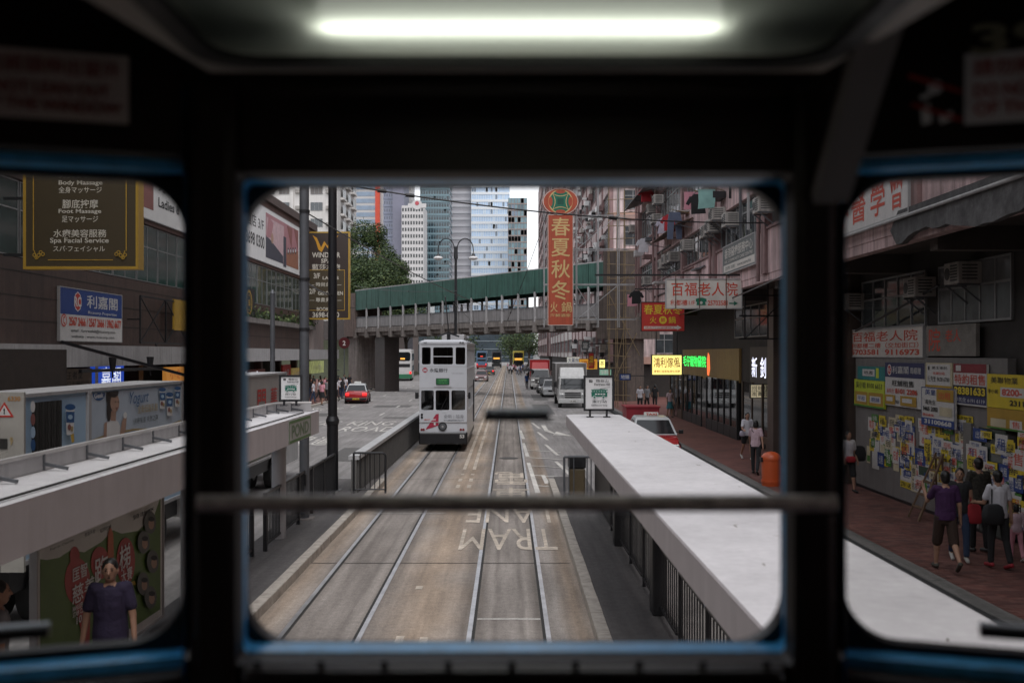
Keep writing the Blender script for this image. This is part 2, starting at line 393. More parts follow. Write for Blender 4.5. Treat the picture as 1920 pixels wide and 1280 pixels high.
for s_, xh in ((-1, wx(352)), (1, wx(1577))):
    for z0, z1 in ((4.07, 4.43), (2.6, 3.32)):
        q = MB().bx(xh-.045, xh+.045, 1.56, 1.66, z0, z1); q.v = [tuple(Vector(v)-Vector((0,1.5,2.2))) for v in q.v]; q.build('gap_filler', WOODDK, cab)  # filler added behind the hinge gap to block leaking daylight
# pillars in front of the joints
for px0, px1 in ((362, 440), (1490, 1566)):
    q = MB().rbx(wx(px0, 1.45), wx(px1, 1.45), 1.44, 1.475, 2.9, 4.19, .012); q.v = [tuple(Vector(v)-Vector((0,1.5,2.2))) for v in q.v]; q.build('pillar', WOODDK, cab)
# middle sash handle
q = MB().mat(M('pale handle top', (.5,.55,.6), .5)).rbx(PX(907,1.58), PX(1031,1.58), 1.552, 1.588, PZ(776,1.57), PZ(766,1.57), .004).mat(BLACK).rbx(PX(906,1.58), PX(1032,1.58), 1.556, 1.589, PZ(789,1.57), PZ(776.5,1.57), .004)
q.v = [tuple(Vector(v)-Vector((0,1.5,2.2))) for v in q.v]; q.build('window_handle', None, cab)
# sill strips with screws
def cabpart(q, name, mat=None, smooth=False, auto=None):
    q.v = [tuple(Vector(v)-Vector((0,1.5,2.2))) for v in q.v]; return q.build(name, mat, cab, smooth=smooth, auto=auto)
def strip(y0, py0, py1, nm):
    z1, z0 = PZ(py0, y0), PZ(py1, y0-.012); xa, xb = wx(455,1.44), wx(1470,1.44)
    q = MB().mat(CHROME).add([(xa,y0,z1),(xb,y0,z1),(xb,y0-.012,z0),(xa,y0-.012,z0),(xa,y0+.004,z0-.004),(xb,y0+.004,z0-.004)], [(0,1,2,3),(3,2,5,4),(0,4,5,1),(0,3,4),(1,5,2)]); cabpart(q, nm)
strip(1.455, 1243, 1259, 'sill_strip'); strip(1.452, 1264, 1271, 'sill_strip')
for i in range(9):
    x = wx(480+i*120, 1.44); cabpart(MB().cyl((x, 1.455, PZ(1250,1.45)), (x, 1.444, PZ(1250,1.444)+.004), .0055, n=8), 'screw', DKGREY)
# grab rail across the front
q = MB().cyl((wx(372,1.42), 1.42, PZ(943,1.42)), (wx(1568,1.42), 1.42, PZ(943,1.42)), .0125, n=16)
RAILM = M('worn steel grab rail', (.62, .55, .53), .4, .1, var=.35, scale=40)
cabpart(q, 'grab_rail', RAILM, auto=50)
for px in (392, 1540):
    cabpart(MB().cyl((wx(px,1.42), 1.42, PZ(943,1.42)), (wx(px,1.42), 1.46, PZ(943,1.42)), .011, n=10).cyl((wx(px,1.42), 1.447, PZ(943,1.42)), (wx(px,1.42), 1.442, PZ(943,1.42)), .024, n=14), 'rail_bracket', DKGREY, auto=40)
# ceiling with the lamp opening, walls, deck floor, our own lower body
CZ = 4.2
HEAD = M('dark ceiling board', (.012, .010, .009), .7)
cabpart(MB().bx(-1.0, 1.0, -3.5, 1.47, 4.40, 4.44), 'ceiling', HEAD)
cabpart(MB().bx(wx(352), wx(1577), 1.48, 1.525, 4.2, 4.42), 'header', WOODDK)
for s in (-1, 1):   # side walls with a row of open-topped windows behind the seats
    cabpart(MB().bx(s*.97, s*1.0, -3.5, 1.0, 2.2, 3.15), 'side_wall', WOODDK); cabpart(MB().bx(s*.97, s*1.0, -3.5, 1.0, 4.02, 4.42), 'side_wall', WOODDK)
    for y in (-3.5, -2.45, -1.4, -.35, .7): cabpart(MB().bx(s*.97, s*1.0, y, y+(.12 if y < .6 else .3), 3.15, 4.02), 'side_pillar', WOODDK)
    for y in (-3.38, -2.33, -1.28, -.23): cabpart(MB().bx(s*.982, s*.986, y, y+.93, 3.15, 4.02), 'side_window', PANE)
    cabpart(MB().quad((s*.985, .9, 2.2), (s*.985, 1.28, 2.2), (s*.985, 1.28, 4.42), (s*.985, .9, 4.42)), 'side_wall', WOODDK)
cabpart(MB().bx(-1.0, 1.0, -3.53, -3.5, 2.2, 4.42), 'back_wall', WOODDK)
cabpart(MB().bx(-.97, .97, -3.5, 1.47, 2.16, 2.2), 'deck_floor', WOODDK)
cabpart(MB().bx(-.95, .95, -6, 1.5, .3, 2.15), 'lower_body', M('tram green paint', (.02, .09, .05), .4))
# sloping conduit on the right
a, c = P(1672, -30, 1.17), P(1556, 372, 1.43)
cabpart(MB().bar(a, c, .05, .02, up=(0,-1,0)), 'conduit_cover', M('brown painted metal', (.12, .10, .09), .5))
# fluorescent ceiling lamp
lamp = thing('ceiling_lamp', 'lit fluorescent tube in a tapered grey housing on the tram ceiling', 'lamp', (0, 1.15, CZ))
def lp(q, name, mat, auto=None):
    q.v = [tuple(Vector(v)-Vector((0,1.15,CZ))) for v in q.v]; return q.build(name, mat, lamp, auto=auto)
pl = plate([[(-.50,.80),(.52,.80),(.425,1.352),(-.405,1.352)], rrect(-.385, .41, .95, 1.30, .07)], .014, .003)
def flat(me):  # XZ plate laid into the XY plane
    me.transform(Matrix.Rotation(R(-90), 4, 'X')); return me
pl = flat(pl); q = MB().mesh(moved(pl, Matrix.Translation((0,0,CZ-.009)))); lp(q, 'housing', M('aged cream enamel', (.42, .37, .32), .5, var=.15))
gk = flat(plate([rrect(-.40, .425, .935, 1.312, .08), rrect(-.372, .397, .965, 1.287, .062)], .012)); lp(MB().mesh(moved(gk, Matrix.Translation((0,0,CZ-.021)))), 'gasket', RUBBER)
TRAY = M('lamp tray', (.03, .033, .037), .35)
q = MB(); r0 = rrect(-.40, .425, .94, 1.36, .06)
q.loft([[(x,y,CZ+.002) for x,y in r0], [(x*.97,(y-1.14)*.94+1.14,CZ+.07) for x,y in r0]], cap=False)
q.quad(*[(x*.97,(y-1.14)*.94+1.14,CZ+.07) for x,y in r0]); lp(q, 'tray', TRAY)
lp(MB().bx(-.40, .425, .935, 1.36, CZ+.075, 4.40), 'housing_back', HEAD)
TUBE = M('lit fluorescent tube', (.92, .95, .86), .5, var=0, emit=3.0)
yT = 1.19; x0, x1 = PX(600, yT), PX(1350, yT)
lp(MB().cyl((x0, yT, CZ+.014), (x1, yT, CZ+.014), .017, n=16), 'tube', TUBE, auto=50)
OPAL = bpy.data.materials.new('opal acrylic'); OPAL.use_nodes = True; _t = OPAL.node_tree; _t.nodes.clear(); _o = _t.nodes.new('ShaderNodeOutputMaterial'); _r = _t.nodes.new('ShaderNodeBsdfTranslucent'); _r.inputs[0].default_value = (.70,.73,.66,1); _w = _t.nodes.new('ShaderNodeBsdfTransparent'); _w.inputs[0].default_value = (.8,.8,.78,1); _m = _t.nodes.new('ShaderNodeMixShader'); _m.inputs[0].default_value = .97; _t.links.new(_w.outputs[0], _m.inputs[1]); _t.links.new(_r.outputs[0], _m.inputs[2]); _t.links.new(_m.outputs[0], _o.inputs[0])
q = MB().quad(*[(x,y,CZ-.012) for x,y in r0]); lp(q, 'diffuser', OPAL)
for x, d in ((x0, -1), (x1, 1)): lp(MB().rbx(x-.012*(d<0), x+.012*(d>0), yT-.02, yT+.02, CZ+.004, CZ+.05, .004), 'tube_holder', M('holder grey', (.2,.2,.2), .5))
# notices and the car number on the side panels above the windows
def side_pt(sgn, a, d, z):
    hx = wx(352) if sgn < 0 else wx(1577)
    return Matrix.Translation((hx, 1.52, 0)) @ Matrix.Rotation(-R(17)*sgn, 4, 'Z') @ Vector((sgn*a, d, z))
uL = Matrix.Rotation(R(17), 3, 'Z') @ Vector((1,0,0)); uR = Matrix.Rotation(R(-17), 3, 'Z') @ Vector((1,0,0))
NOTICEW = M('white notice panel', (.8, .77, .74), .6, var=.1)
FADED = M('faded red print', (.3, .05, .035), .6)
s = Sign(side_pt(-1, .30, -.052, 4.133), uL)
for tx, b0, b1, a0, a1 in (('請勿將頭伸出窗外', .062, .088, .01, .215), ('DO NOT LEAN OUT', .034, .052, .01, .2), ('OF THE WINDOW', .010, .027, .03, .215)): s.text(tx, a0, b0, a1, b1, FADED, .02)
s.make('notice_panel', 'dim cream notice with red print above the left tram window', 'notice', .225, .098, .004, NOTICE)
s = Sign(side_pt(1, .16, -.052, 4.127), uR)
for tx, b0, b1, a0, a1 in (('請勿將頭伸出窗外', .066, .09, .012, .22), ('DO NOT LEAN OUT', .036, .054, .012, .2), ('OF THE WINDOW', .010, .028, .012, .215)): s.text(tx, a0, b0, a1, b1, REDPRINT, .02)
s.make('notice_panel', 'white notice with red print beside the struck-out pictogram', 'notice', .235, .1, .004, NOTICEW)
s = Sign(side_pt(1, .168, -.050, 4.222), uR); s.text('39', 0, 0, .11, .046, M('old cream paint', (.30, .28, .18), .6), .03)
s.make('car_number', 'cream painted number 39 on the dark panel above the right window', 'number', .12, .05, .004, None)
s = Sign(side_pt(1, .083, -.050, 4.12), uR); wp = M('pictogram white', (.85,.83,.8), .6)
s.disc(.038, .062, .010, wp); s.poly([(.016,.05),(.03,.056),(.034,.05),(.02,.044)], wp); s.poly([(.018,.034),(.03,.04),(.034,.012),(.02,.008)], wp); s.poly([(.042,.022),(.06,.026),(.062,.014),(.044,.008)], wp)
for q in ([(0,.078),(.003,.083),(.074,.054),(.071,.049)], [(.004,.036),(.007,.041),(.074,.014),(.071,.009)]): s.poly(q, REDPRINT)
s.make('pictogram', 'white pictogram struck out by two red strokes on the dark tram panel', 'pictogram', .07, .08, .004, None)

# ------------------------------------------------------------------ ground, track, platforms
q = MB().quad((-900,-60,-.03),(900,-60,-.03),(900,2500,-.03),(-900,2500,-.03)); struct(q.build('ground', M('city ground', (.16,.155,.15), .9)))
q = MB().quad((-17.2,-20,0),(6.9,-20,0),(6.9,420,0),(-17.2,420,0)); struct(q.build('road', ROAD))
track = struct(MB().quad((-3.75,-20,.004),(1.22,-20,.004),(1.22,300,.004),(-3.75,300,.004)).build('tram_track', TRACK))
for c in (-3.07, -2.0, -.533, .533):
    MB().mat(STEEL).bx(c-.032, c+.032, -20, 300, -.02, .011).mat(GROOVE).bx(c+.032 if c in (-3.07,-.533) else c-.075, c+.075 if c in (-3.07,-.533) else c-.032, -20, 300, -.02, .007).build('rail', None, track)
for y, x0, x1 in ((23.6, -3.2, -1.5), (14.2, -.45, .45)):
    MB().quad((x0,y,.009),(x1,y,.009),(x1,y+.05,.009),(x0,y+.05,.009)).build('joint_line', ROADPAINT, track)
# platforms
def platform(name, x0, x1, y0, y1, ks):
    o = MB().bx(x0, x1, y0, y1, -.02, .148).build(name, DARKROAD); struct(o)
    n = int((y1-y0)/1.0)
    for i in range(n):   # kerb stones one by one
        if -1 < y0+i < 34: pass
        else: continue
        a = random.uniform(-.004, .004); x = ks
        MB().rbx(x-.09+a, x+.09+a, y0+i+.006, y0+i+.996, -.02, .16+random.uniform(-.004,.004), .012).build('kerb_stone', KERB, o)
    return o
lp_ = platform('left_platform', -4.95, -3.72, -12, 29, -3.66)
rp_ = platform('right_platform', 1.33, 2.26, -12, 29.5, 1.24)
isl = struct(MB().bx(2.262, 3.55, -12, 25, -.02, .146).build('paved_island', M('pale island paving', (.30,.28,.26), .85, var=.15, scale=4, dirt=.2)))
for i in range(16):
    for j in range(2): MB().bx(2.27+j*.64, 2.9+j*.64, 6+i*1.2, 7.19+i*1.2, .1, .152+random.uniform(0,.003)).build('paving_slab', isl.data.materials[0], isl)
# painted marks
WORNCREAM = M('worn cream lettering', (.60,.52,.43), .85, var=.3, scale=7, dirt=.42)
def ground_text(tx, x0, x1, y0, y1, name, flip=True, bold=.0):
    co, fs, ar = glyphs(tx, bold); q = MB()
    q.add([((x1-(x1-x0)*a) if flip else (x0+(x1-x0)*a), (y1-(y1-y0)*b) if flip else (y0+(y1-y0)*b), .013) for a, b in co], fs)
    o = q.build(name, WORNCREAM if flip else ROADPAINT); return struct(o)
ground_text('TRAM', -.98, .95, 19.2, 21.5, 'lane_lettering')
ground_text('LANE', -.98, .95, 22.3, 24.6, 'lane_lettering')
ground_text('車', -.45, .55, 25.6, 28.2, 'lane_lettering', bold=.01)
ground_text('電', -.45, .55, 28.8, 31.8, 'lane_lettering', bold=.01)
ground_text('KING', -8.6, -6.2, 52.5, 55.5, 'road_lettering', False)
ground_text('ROAD', -8.4, -5.7, 48.3, 51.3, 'road_lettering', False)
ground_text('CROSS', -11.5, -9.2, 52.5, 55.5, 'road_lettering', False)
ground_text('英皇道', -10.3, -7.6, 41, 45.5, 'road_lettering', False, bold=.01)
ground_text('SLOW', -13.4, -11.4, 66, 69, 'road_lettering', False)
ground_text('慢', -9.6, -8.2, 33.5, 37.5, 'road_lettering', False, bold=.01)
lines = MB()
for c in (-1.45, -1.13):
    y = 13
    while y < 260:
        L = 4.0
        if y > 27 or (random.random() < .5 and y < 18):
            L2 = L if y > 31 else random.uniform(.2, .8)
            lines.quad((c-.055,y,.012),(c+.055,y,.012),(c+.055,y+L2,.012),(c-.055,y+L2,.012))
        y += 3.98 if y > 31 else 1.5
struct(lines.build('double_line', WORNCREAM))
q = MB()
for k in range(14):   # lane dashes on the left carriageway
    y = 34+k*9
    for x in (-7.9, -11.1): q.quad((x-.06,y,.012),(x+.06,y,.012),(x+.06,y+2.2,.012),(x-.06,y+2.2,.012))
struct(q.build('lane_dashes', ROADPAINT))
q = MB()
for i, (y0, y1, x0, x1) in enumerate(((27,34.5,.72,.62),(36.5,42,.62,.55),(44,49,.58,.5),(29,31,1.05,1.0))):
    q.quad((x0,y0,.012),(x0+.14,y0,.012),(x1+.12,y1,.012),(x1,y1,.012))
for y in (28, 30.4, 33, 35.6, 38.3): q.quad((.75,y+.5,.016),(.75,y+.62,.016),(2.0,y-.1,.016),(2.0,y-.22,.016))
for y in (30.5, 37, 43.5, 50): q.quad((1.9-.01*(y-30)*2,y,.012),(2.03-.01*(y-30)*2,y,.012),(1.72-.01*(y-30)*2,y+4.4,.012),(1.6-.01*(y-30)*2,y+4.4,.012))
struct(q.build('hatch_lines', ROADPAINT))
q = MB()
q.quad((2.35,46,.012),(1.75,48.5,.012),(1.95,49.3,.012),(2.15,47.4,.012)); q.quad((1.95,49.3,.012),(1.75,48.5,.012),(1.7,52.5,.012),(1.92,52.5,.012)); q.quad((2.05,46.2,.012),(2.95,45.6,.012),(2.3,48.2,.012))
struct(q.build('turn_arrow', ROADPAINT))
# patches and covers in the carriageway
PATCH = M('dark road patch', (.13,.125,.12), .85, var=.2, scale=6)
q = MB()
for x0, x1, y0, y1 in ((1.7,2.9,62,74),(2.0,3.2,80,92),(-12.5,-10.6,60,63),(-9.6,-7.0,70,72.5),(-7.4,-5.0,58,59.2),(3.8,5.4,47,52),(-6.6,-5.2,35,40)): q.quad((x0,y0,.008),(x1,y0,.008),(x1,y1,.008),(x0,y1,.008))
struct(q.build('road_patch', PATCH))
for x, y in ((-6.2,31),(2.3,57),(-10,48),(.0,36)): MB().cyl((x,y,.004),(x,y,.014),.34,n=20).cyl((x,y,.014),(x,y,.017),.27,n=16).build('manhole_cover', M('manhole iron', (.08,.075,.07), .6, .4), track)
for y in range(12, 70, 6): MB().quad((-3.6,y,.0095),(1.1,y,.0095),(1.1,y+.03,.0095),(-3.6,y+.03,.0095)).build('slab_joint', GROOVE, track)
# pavements with kerbs
BRICKS = [M('paver red', (.16,.062,.05), .85, var=.2, dirt=.25), M('paver brown red', (.125,.052,.044), .85, var=.2, dirt=.25), M('paver dusty red', (.18,.08,.066), .85, var=.2, dirt=.25)]
right_pave = MB().mat(BRICKS[0]).bx(7.05, 13.5, 4, 62, -.02, .144).bx(7.05, 30, 62, 82, -.02, .144).bx(7.05, 13.5, 82, 300, -.02, .144).build('right_pavement', None); struct(right_pave)
q = MB(); 
for iy in range(170):
    for ix in range(24):
        x = 7.06+ix*.205+(iy % 2)*.1; y = 13+iy*.105
        if x > 11.6: continue
        dz = .15+random.uniform(0, .004); q.mat(random.choice(BRICKS)); q.add([(x,y,dz),(x+.198,y,dz),(x+.198,y+.099,dz+random.uniform(-.001,.001)),(x,y+.099,dz)], [(0,1,2,3)])
q.build('paving_bricks', None, right_pave, kind='stuff')
MB().bx(6.55, 6.76, -5, 300, -.02, .13).build('gutter', M('gutter stone', (.03,.03,.03), .8), right_pave)
for i in range(40): MB().rbx(6.76, 7.05, 6+i*1.0+.006, 6+i*1.0+.994, -.02, .152+random.uniform(-.003,.003), .012).build('kerb_stone', GREYPAVE, right_pave)
MB().bx(6.76, 7.05, 46, 300, -.02, .15).build('kerb', GREYPAVE, right_pave)
left_pave = MB().mat(BRICKS[2]).bx(-40, -14.0, 20, 109, -.02, .145).bx(-40, -16.9, 109, 300, -.02, .145).build('left_pavement', None); struct(left_pave)
MB().bx(-14.0, -13.75, 20, 109, -.02, .155).bx(-16.9, -16.65, 109.0, 300, -.02, .155).build('kerb', KERB, left_pave)

# ------------------------------------------------------------------ tram shelters
sh = thing('tram_shelter', 'long white flat-roofed tram stop shelter on the right platform', 'tram shelter', (1.78, 10, .15))
def shp(q, name, mat=None, auto=None): q.v = [tuple(Vector(v)-Vector((1.78,10,.15))) for v in q.v]; return q.build(name, mat, sh, auto=auto)
def roof_outline(xa, xb, y0, y1, r): return rrect(xa, xb, y0, y1, r, 6)
ro = [(x, y) for x, y in rrect(1.2, 2.36, -9, 21.2, .30, 7)]
q = MB().mat(FASCIA); q.loft([[(x,y,2.26) for x,y in ro], [(x,y,2.485) for x,y in ro]], cap=False); q.quad(*[(x,y,2.26) for x,y in ro][::-1])
q.loft([[(x,y,2.485) for x,y in ro], [(1.78+(x-1.78)*.985,y-(.01 if y > 0 else 0),2.5) for x,y in ro]], cap=False)
q.mat(ROOFW).quad(*[(1.78+(x-1.78)*.985,y-(.01 if y > 0 else 0),2.5) for x,y in ro]); shp(q, 'roof')
q = MB().mat(M('roof grime', (.38,.36,.34), .9, var=.3))
for i in range(26):
    x = random.uniform(1.25,2.3); y = random.uniform(3,20.5); a = random.uniform(0,3.1); l = random.uniform(.01,.05); dx, dy = math.cos(a)*l, math.sin(a)*l*2; q.quad((x-dx,y-dy,2.5025),(x+dy*.2,y-dx*.2,2.5025),(x+dx,y+dy,2.5025),(x-dy*.2,y+dx*.2,2.5025))
shp(q, 'roof_litter')['kind'] = 'stuff'
for y in (-6, -1, 4, 9, 14, 19): shp(MB().rbx(2.0, 2.2, y-.16, y+.16, .15, 2.3, .015), 'post', DKGREY)
ys = [6.6, 9.0, 10.7, 12.4, 14.0, 15.7, 17.4, 19.0, 20.6]
for a, b in zip(ys, ys[1:]):
    q = MB(); XR = 2.12; q.bar((XR,a+.12,1.1),(XR,b-.1,1.1),.05,.04).bar((XR,a+.12,.27),(XR,b-.1,.27),.04,.03).bx(XR-.025,XR+.025,b-.12,b-.07,.15,1.1)
    n = int((b-a-.25)/.16)
    for i in range(n): y = a+.18+i*.16; q.bar((XR,y,.27),(XR,y,1.08),.016)
    shp(q, 'railing', DKGREY)
for y, l in ((20.8, 0),): shp(MB().bx(2.12, 2.18, 20.9, 24.6, .2, 1.16), 'solid_railing', DKGREY)
q = MB().cyl((1.38,24.8,.15),(1.38,24.8,1.22),.03).cyl((2.3,24.8,.15),(2.3,24.8,1.22),.03).cyl((1.38,24.8,1.22),(2.3,24.8,1.22),.03)
for x in (1.5,1.62,1.95,2.05,2.17): q.cyl((x,24.8,.2),(x,24.8,1.2),.016,n=6)
shp(q, 'end_railing', GREYM)
# drain cover on the platform behind the railing
g_ = MB(); g_.bx(2.8, 3.25, 14.0, 14.8, .15, .162)
for i in range(6):
    for j in range(9): g_.bx(2.83+i*.07, 2.87+i*.07, 14.05+j*.08, 14.09+j*.08, .162, .168)
g_.build('drain_cover', M('cast iron', (.09,.1,.115), .5, .5), isl)
BROWNBIN = thing('litter_bin', 'brown square litter bin behind the grey railing at the platform end', 'bin', (1.72, 25.2, .15))
MB().mat(M('bin brown', (.12,.09,.05), .5)).rbx(-.2,.2,-.18,.18,0,.75,.03).build('body', None, BROWNBIN); MB().rbx(-.22,.22,-.2,.2,.76,1.05,.03).build('hood', DKGREY, BROWNBIN); MB().bx(-.12,.12,-.203,-.19,.83,.95).build('slot', BLACK, BROWNBIN)

GREENT = M('tram emblem green', (.01, .17, .11), .5, var=0)
def stop_sign(o, label, name1, name2, d1, d2, s=1.0):
    S = Sign(o); w, h = .56*s, .66*s
    S.frame(0,0,w,h,.012,INK)
    S.frame(.08*s,.55*s,.15*s,.6*s,.012,INK); S.text('HK', .095*s,.565*s,.135*s,.59*s, INK)
    S.text(name1, .22*s,.55*s,.47*s,.61*s, INK); S.text(name2, .19*s,.485*s,.5*s,.535*s, INK, .01)
    S.rect(.13*s,.26*s,.45*s,.34*s, GREENT)
    for i in range(6): S.rect((.14+.05*i)*s,.355*s,(.18+.05*i)*s,.385*s, GREENT) 
    S.rect(.12*s,.39*s,.46*s,.405*s, GREENT); S.rect(.12*s,.34*s,.46*s,.352*s, GREENT); S.rect(.17*s,.405*s,.4*s,.412*s, GREENT)
    for a in (.19, .37): S.disc(a*s,.25*s,.03*s,WHITE); S.disc(a*s,.25*s,.022*s,GREENT)
    for i in range(4): S.rect((.2+.055*i)*s,.30*s,(.24+.055*i)*s,.325*s, WHITE)
    S.poly([(.3*s,.412*s),(.5*s,.45*s),(.5*s,.456*s),(.3*s,.42*s)], INK)
    S.text(d1, .14*s,.135*s,.44*s,.19*s, INK); S.text(d2, .13*s,.06*s,.45*s,.105*s, INK, .01)
    t = S.make('stop_sign', label, 'sign', w, h, .03, WHITE, None, DKGREY)
    for a in (.1, .44): MB().bx(a*s-.02, a*s+.02, -.02, .02, -.14*s, 0).bx(a*s-.07, a*s+.07, -.06, .08, -.16*s, -.14*s).build('foot', DKGREY, t)
    return t
stop_sign((PX(1097,20.2), 20.2, 2.66), 'white tram stop sign with a green tram standing on the right shelter roof', '炮台山', 'Fortress Hill', '東行站', 'Eastbound Stop')

# left shelter: grey fascia, white roof, ribbed upstand at the back
ls = thing('tram_shelter', 'grey-fronted tram stop shelter with a ribbed roof upstand on the left platform', 'tram shelter', (-4.35, 10, .15))
def lsp(q, name, mat=None, auto=None): q.v = [tuple(Vector(v)-Vector((-4.35,10,.15))) for v in q.v]; return q.build(name, mat, ls, auto=auto)
ro = rrect(-4.85, -3.9, -6, 20.8, .38, 7)
q = MB().mat(FASCIA); q.loft([[(x,y,2.17) for x,y in ro], [(x,y,2.62) for x,y in ro]], cap=False); q.quad(*[(x,y,2.17) for x,y in ro][::-1])
ri = [(-4.375+(x+4.375)*.9, min(y, 20.8)-(.04 if y > 0 else 0)) for x, y in ro]
q.mat(ROOFW).loft([[(x,y,2.62) for x,y in ro], [(x,y,2.625) for x,y in ri]], cap=False)
q.loft([[(x,y,2.625) for x,y in ri], [(x,y,2.59) for x,y in ri]], cap=False); q.quad(*[(x,y,2.59) for x,y in ri]); lsp(q, 'roof')
# upstand at the back: curved strip of panels with cross ribs
path = [(-4.8, -5.5+i*1.05) for i in range(25)]+[(-4.74,20.25),(-4.5,20.55),(-4.1,20.68)]
for (xa,ya),(xb,yb) in zip(path, path[1:]):
    lsp(MB().bar((xa,ya+.02,2.685),(xb,yb-.02,2.685),.02,.17), 'upstand_panel', LTGREY)
    lsp(MB().bar((xa+.01,ya,2.665),(xa+.26,ya+.0,2.615),.035,.03).bar((xa,ya,2.6),(xa,ya,2.77),.04), 'rib', GREYM)
for (xa,ya),(xb,yb) in zip(path, path[1:]): lsp(MB().cyl((xa,ya,2.775),(xb,yb,2.775),.025,n=8), 'upstand_cap', M('pale metal cap', (.5,.48,.46), .4, .3))
q = MB()
q.tube([(-4.12,-5,2.612)]+[(-4.12,-5+i*5.1,2.612) for i in range(1,5)]+[(-4.12,20,2.612)], .012); lsp(q, 'roof_cable', GROOVE)
for y in (-2, 3, 8.4): lsp(MB().rbx(-4.86, -4.66, y-.14, y+.14, .15, 2.2, .02), 'post', DKGREY)
for y in (14.05, 14.5, 19.7): lsp(MB().cyl((-4.55,y,.15),(-4.55,y,2.2),.14 if y > 15 else .08,n=14), 'post', LTGREY, auto=40)
lsp(MB().bx(-4.9,-4.8,-6,9.4,.2,2.15), 'back_panel', DKGREY)
# green-framed lettering on the fascia end
S = Sign((-3.884, 17.6, 2.19), (0,1,0)); GRN = M('leaf green paint', (.10,.2,.06), .5)
S.frame(0,0,1.9,.4,.05,GRN); S.text('POND', .2,.08,1.7,.32,M('faded leaf green', (.17,.23,.13), .5),.03)
S.make('fascia_sign', 'green framed lettering on the end of the grey left shelter fascia', 'sign', 1.9,.41,.01, M('fascia sign ground', (.46,.45,.42), .5))
stop_sign((PX(526,20.0), 20.0, 2.86), 'small white tram stop sign with a green tram above the left shelter end', '炮台山', 'Fortress Hill', '西行站', 'Westbound Stop', .72)
# poster panel under the left roof
pw, ph = 3.6, 1.9
S = Sign((-4.7, 9.9, .26), (0,1,0)); PG = M('poster green', (.10,.17,.035), .5, var=.1); PR = M('poster red', (.42,.05,.045), .5, var=.1); PW = M('poster white', (.62,.6,.56), .5, var=.05)
PSK = M('printed skin', (.42,.26,.19), .6); PY = M('poster yellow', (.6,.4,.06), .5)
S.rect(.08,.08,pw-.08,ph-.08,PG,.003)
def pp(x, y):   # position on the poster of a point seen at photo pixel (x, y)
    px, py = x/1.4946, 680+y/1.4946; Yp = 4.7*F/(954-px); return (Yp-9.9, PZ(py, Yp)-.26)
def PPOLY(m, *pts): S.poly([(min(max(a, .05), pw-.05), min(max(b, .05), ph-.05)) for a, b in (pp(*p) for p in pts)], m)
def PELL(m, x, y, rx, ry): PPOLY(m, *[(x+rx*math.cos(R(t)), y+ry*math.sin(R(t))) for t in range(0,360,18)])
def PTXT(tx, x0, y0, x1, y1, m, bold=.02): (a0, b1), (a1, b0) = pp(x0, (y0+y0)/2), pp(x1, y1); S.text(tx, a0, (pp(x0,y1)[1]+b0)/2, a1, (b1+pp(x1,y0)[1])/2, m, bold)
PPOLY(PW, (100,440),(100,552),(130,552),(165,545),(195,525),(235,530),(285,500),(315,468),(340,478),(385,470),(430,430),(447,380),(300,340))
PPOLY(PW, (185,880),(240,812),(300,775),(380,735),(447,690),(447,880))
PELL(PR, 215, 612, 36, 66); PELL(PR, 207, 540, 14, 26); PELL(PR, 278, 560, 26, 46); PELL(PR, 350, 555, 26, 66); PPOLY(PR, (206,670),(250,690),(247,800),(232,830),(218,826),(232,790)); PPOLY(M('poster orange', (.5,.12,.04), .5), (299,480),(306,458),(314,478),(316,560),(298,566))
PPOLY(PY, (250,640),(375,610),(378,620),(252,655))
for tx, *q in (('匡智',200,565,240,605),('慈善',198,608,262,662),('跑',260,540,300,616),('梯',330,508,361,578),('大賽',334,575,366,612),('MANULIFE CHARITY',198,668,252,682),('STAIR CLIMB RUN',198,684,252,698),('10.11',208,702,242,722)): PTXT(tx, *q, WHITE)
for x, y in ((415,447),(396,502),(421,556),(393,618),(413,656)): PELL(M('poster grey', (.10,.10,.09), .5), x, y, 17, 32); PELL(PSK, x+3, y+4, 8, 15); PELL(INK, x+3, y-10, 9, 7)
PTXT('Fun in Charity', 128,505,195,514, INK, .01); PTXT('慈善基金', 225,470,255,482, INK, .01); PTXT('協辦機構', 268,458,300,470, INK, .01); PTXT('贊助商', 360,415,420,428, INK, .01)
S.make('poster_panel', 'large green and red charity run poster in the left tram shelter', 'poster', pw, ph, .05, PW, None, LTGREY)

# ------------------------------------------------------------------ barrier wall, railings and poles between track and road
bw = thing('barrier_wall', 'long grey ribbed barrier wall with a pale top between the tracks and the road', 'barrier', (-4.05, 26, 0))
q = MB().bx(-.07,.07,.0,75,0,1.02); q.build('wall', M('barrier grey', (.17,.165,.155), .6, var=.08, streak=.2), bw)
q = MB().bx(-.14,.14,0,75,1.02,1.12); q.build('coping', M('pale coping', (.5,.5,.5), .6), bw)
q = MB()
for i in range(200): q.bx(.07,.115,.1+i*.3,.16+i*.3,.06,1.02)
q.build('ribs', M('barrier rib', (.13,.125,.12), .6), bw, kind='stuff')
def railing(x, y0, y1, label):
    t = thing('railing', label, 'railing', (x, y0, .15)); L = y1-y0
    MB().bar((0,0,1.05),(0,L,1.05),.05).bar((0,0,.12),(0,L,.12),.04).build('rail', DKGREY, t)
    n = max(2, round(L/1.6)+1)
    for i in range(n): MB().bx(-.035,.035,L*i/(n-1)-.035,L*i/(n-1)+.035,-.02,1.08).build('post', DKGREY, t)
    q = MB()
    for i in range(int(L/.12)): q.cyl((0,.06+i*.12,.12),(0,.06+i*.12,1.04),.012,n=5)
    q.build('bars', DKGREY, t, kind='stuff'); return t
railing(-4.5, 18.4, 25.6, 'dark upright-bar railing along the back of the left platform')
railing(-4.62, 14.9, 17.9, 'dark upright-bar railing below the left shelter roof')
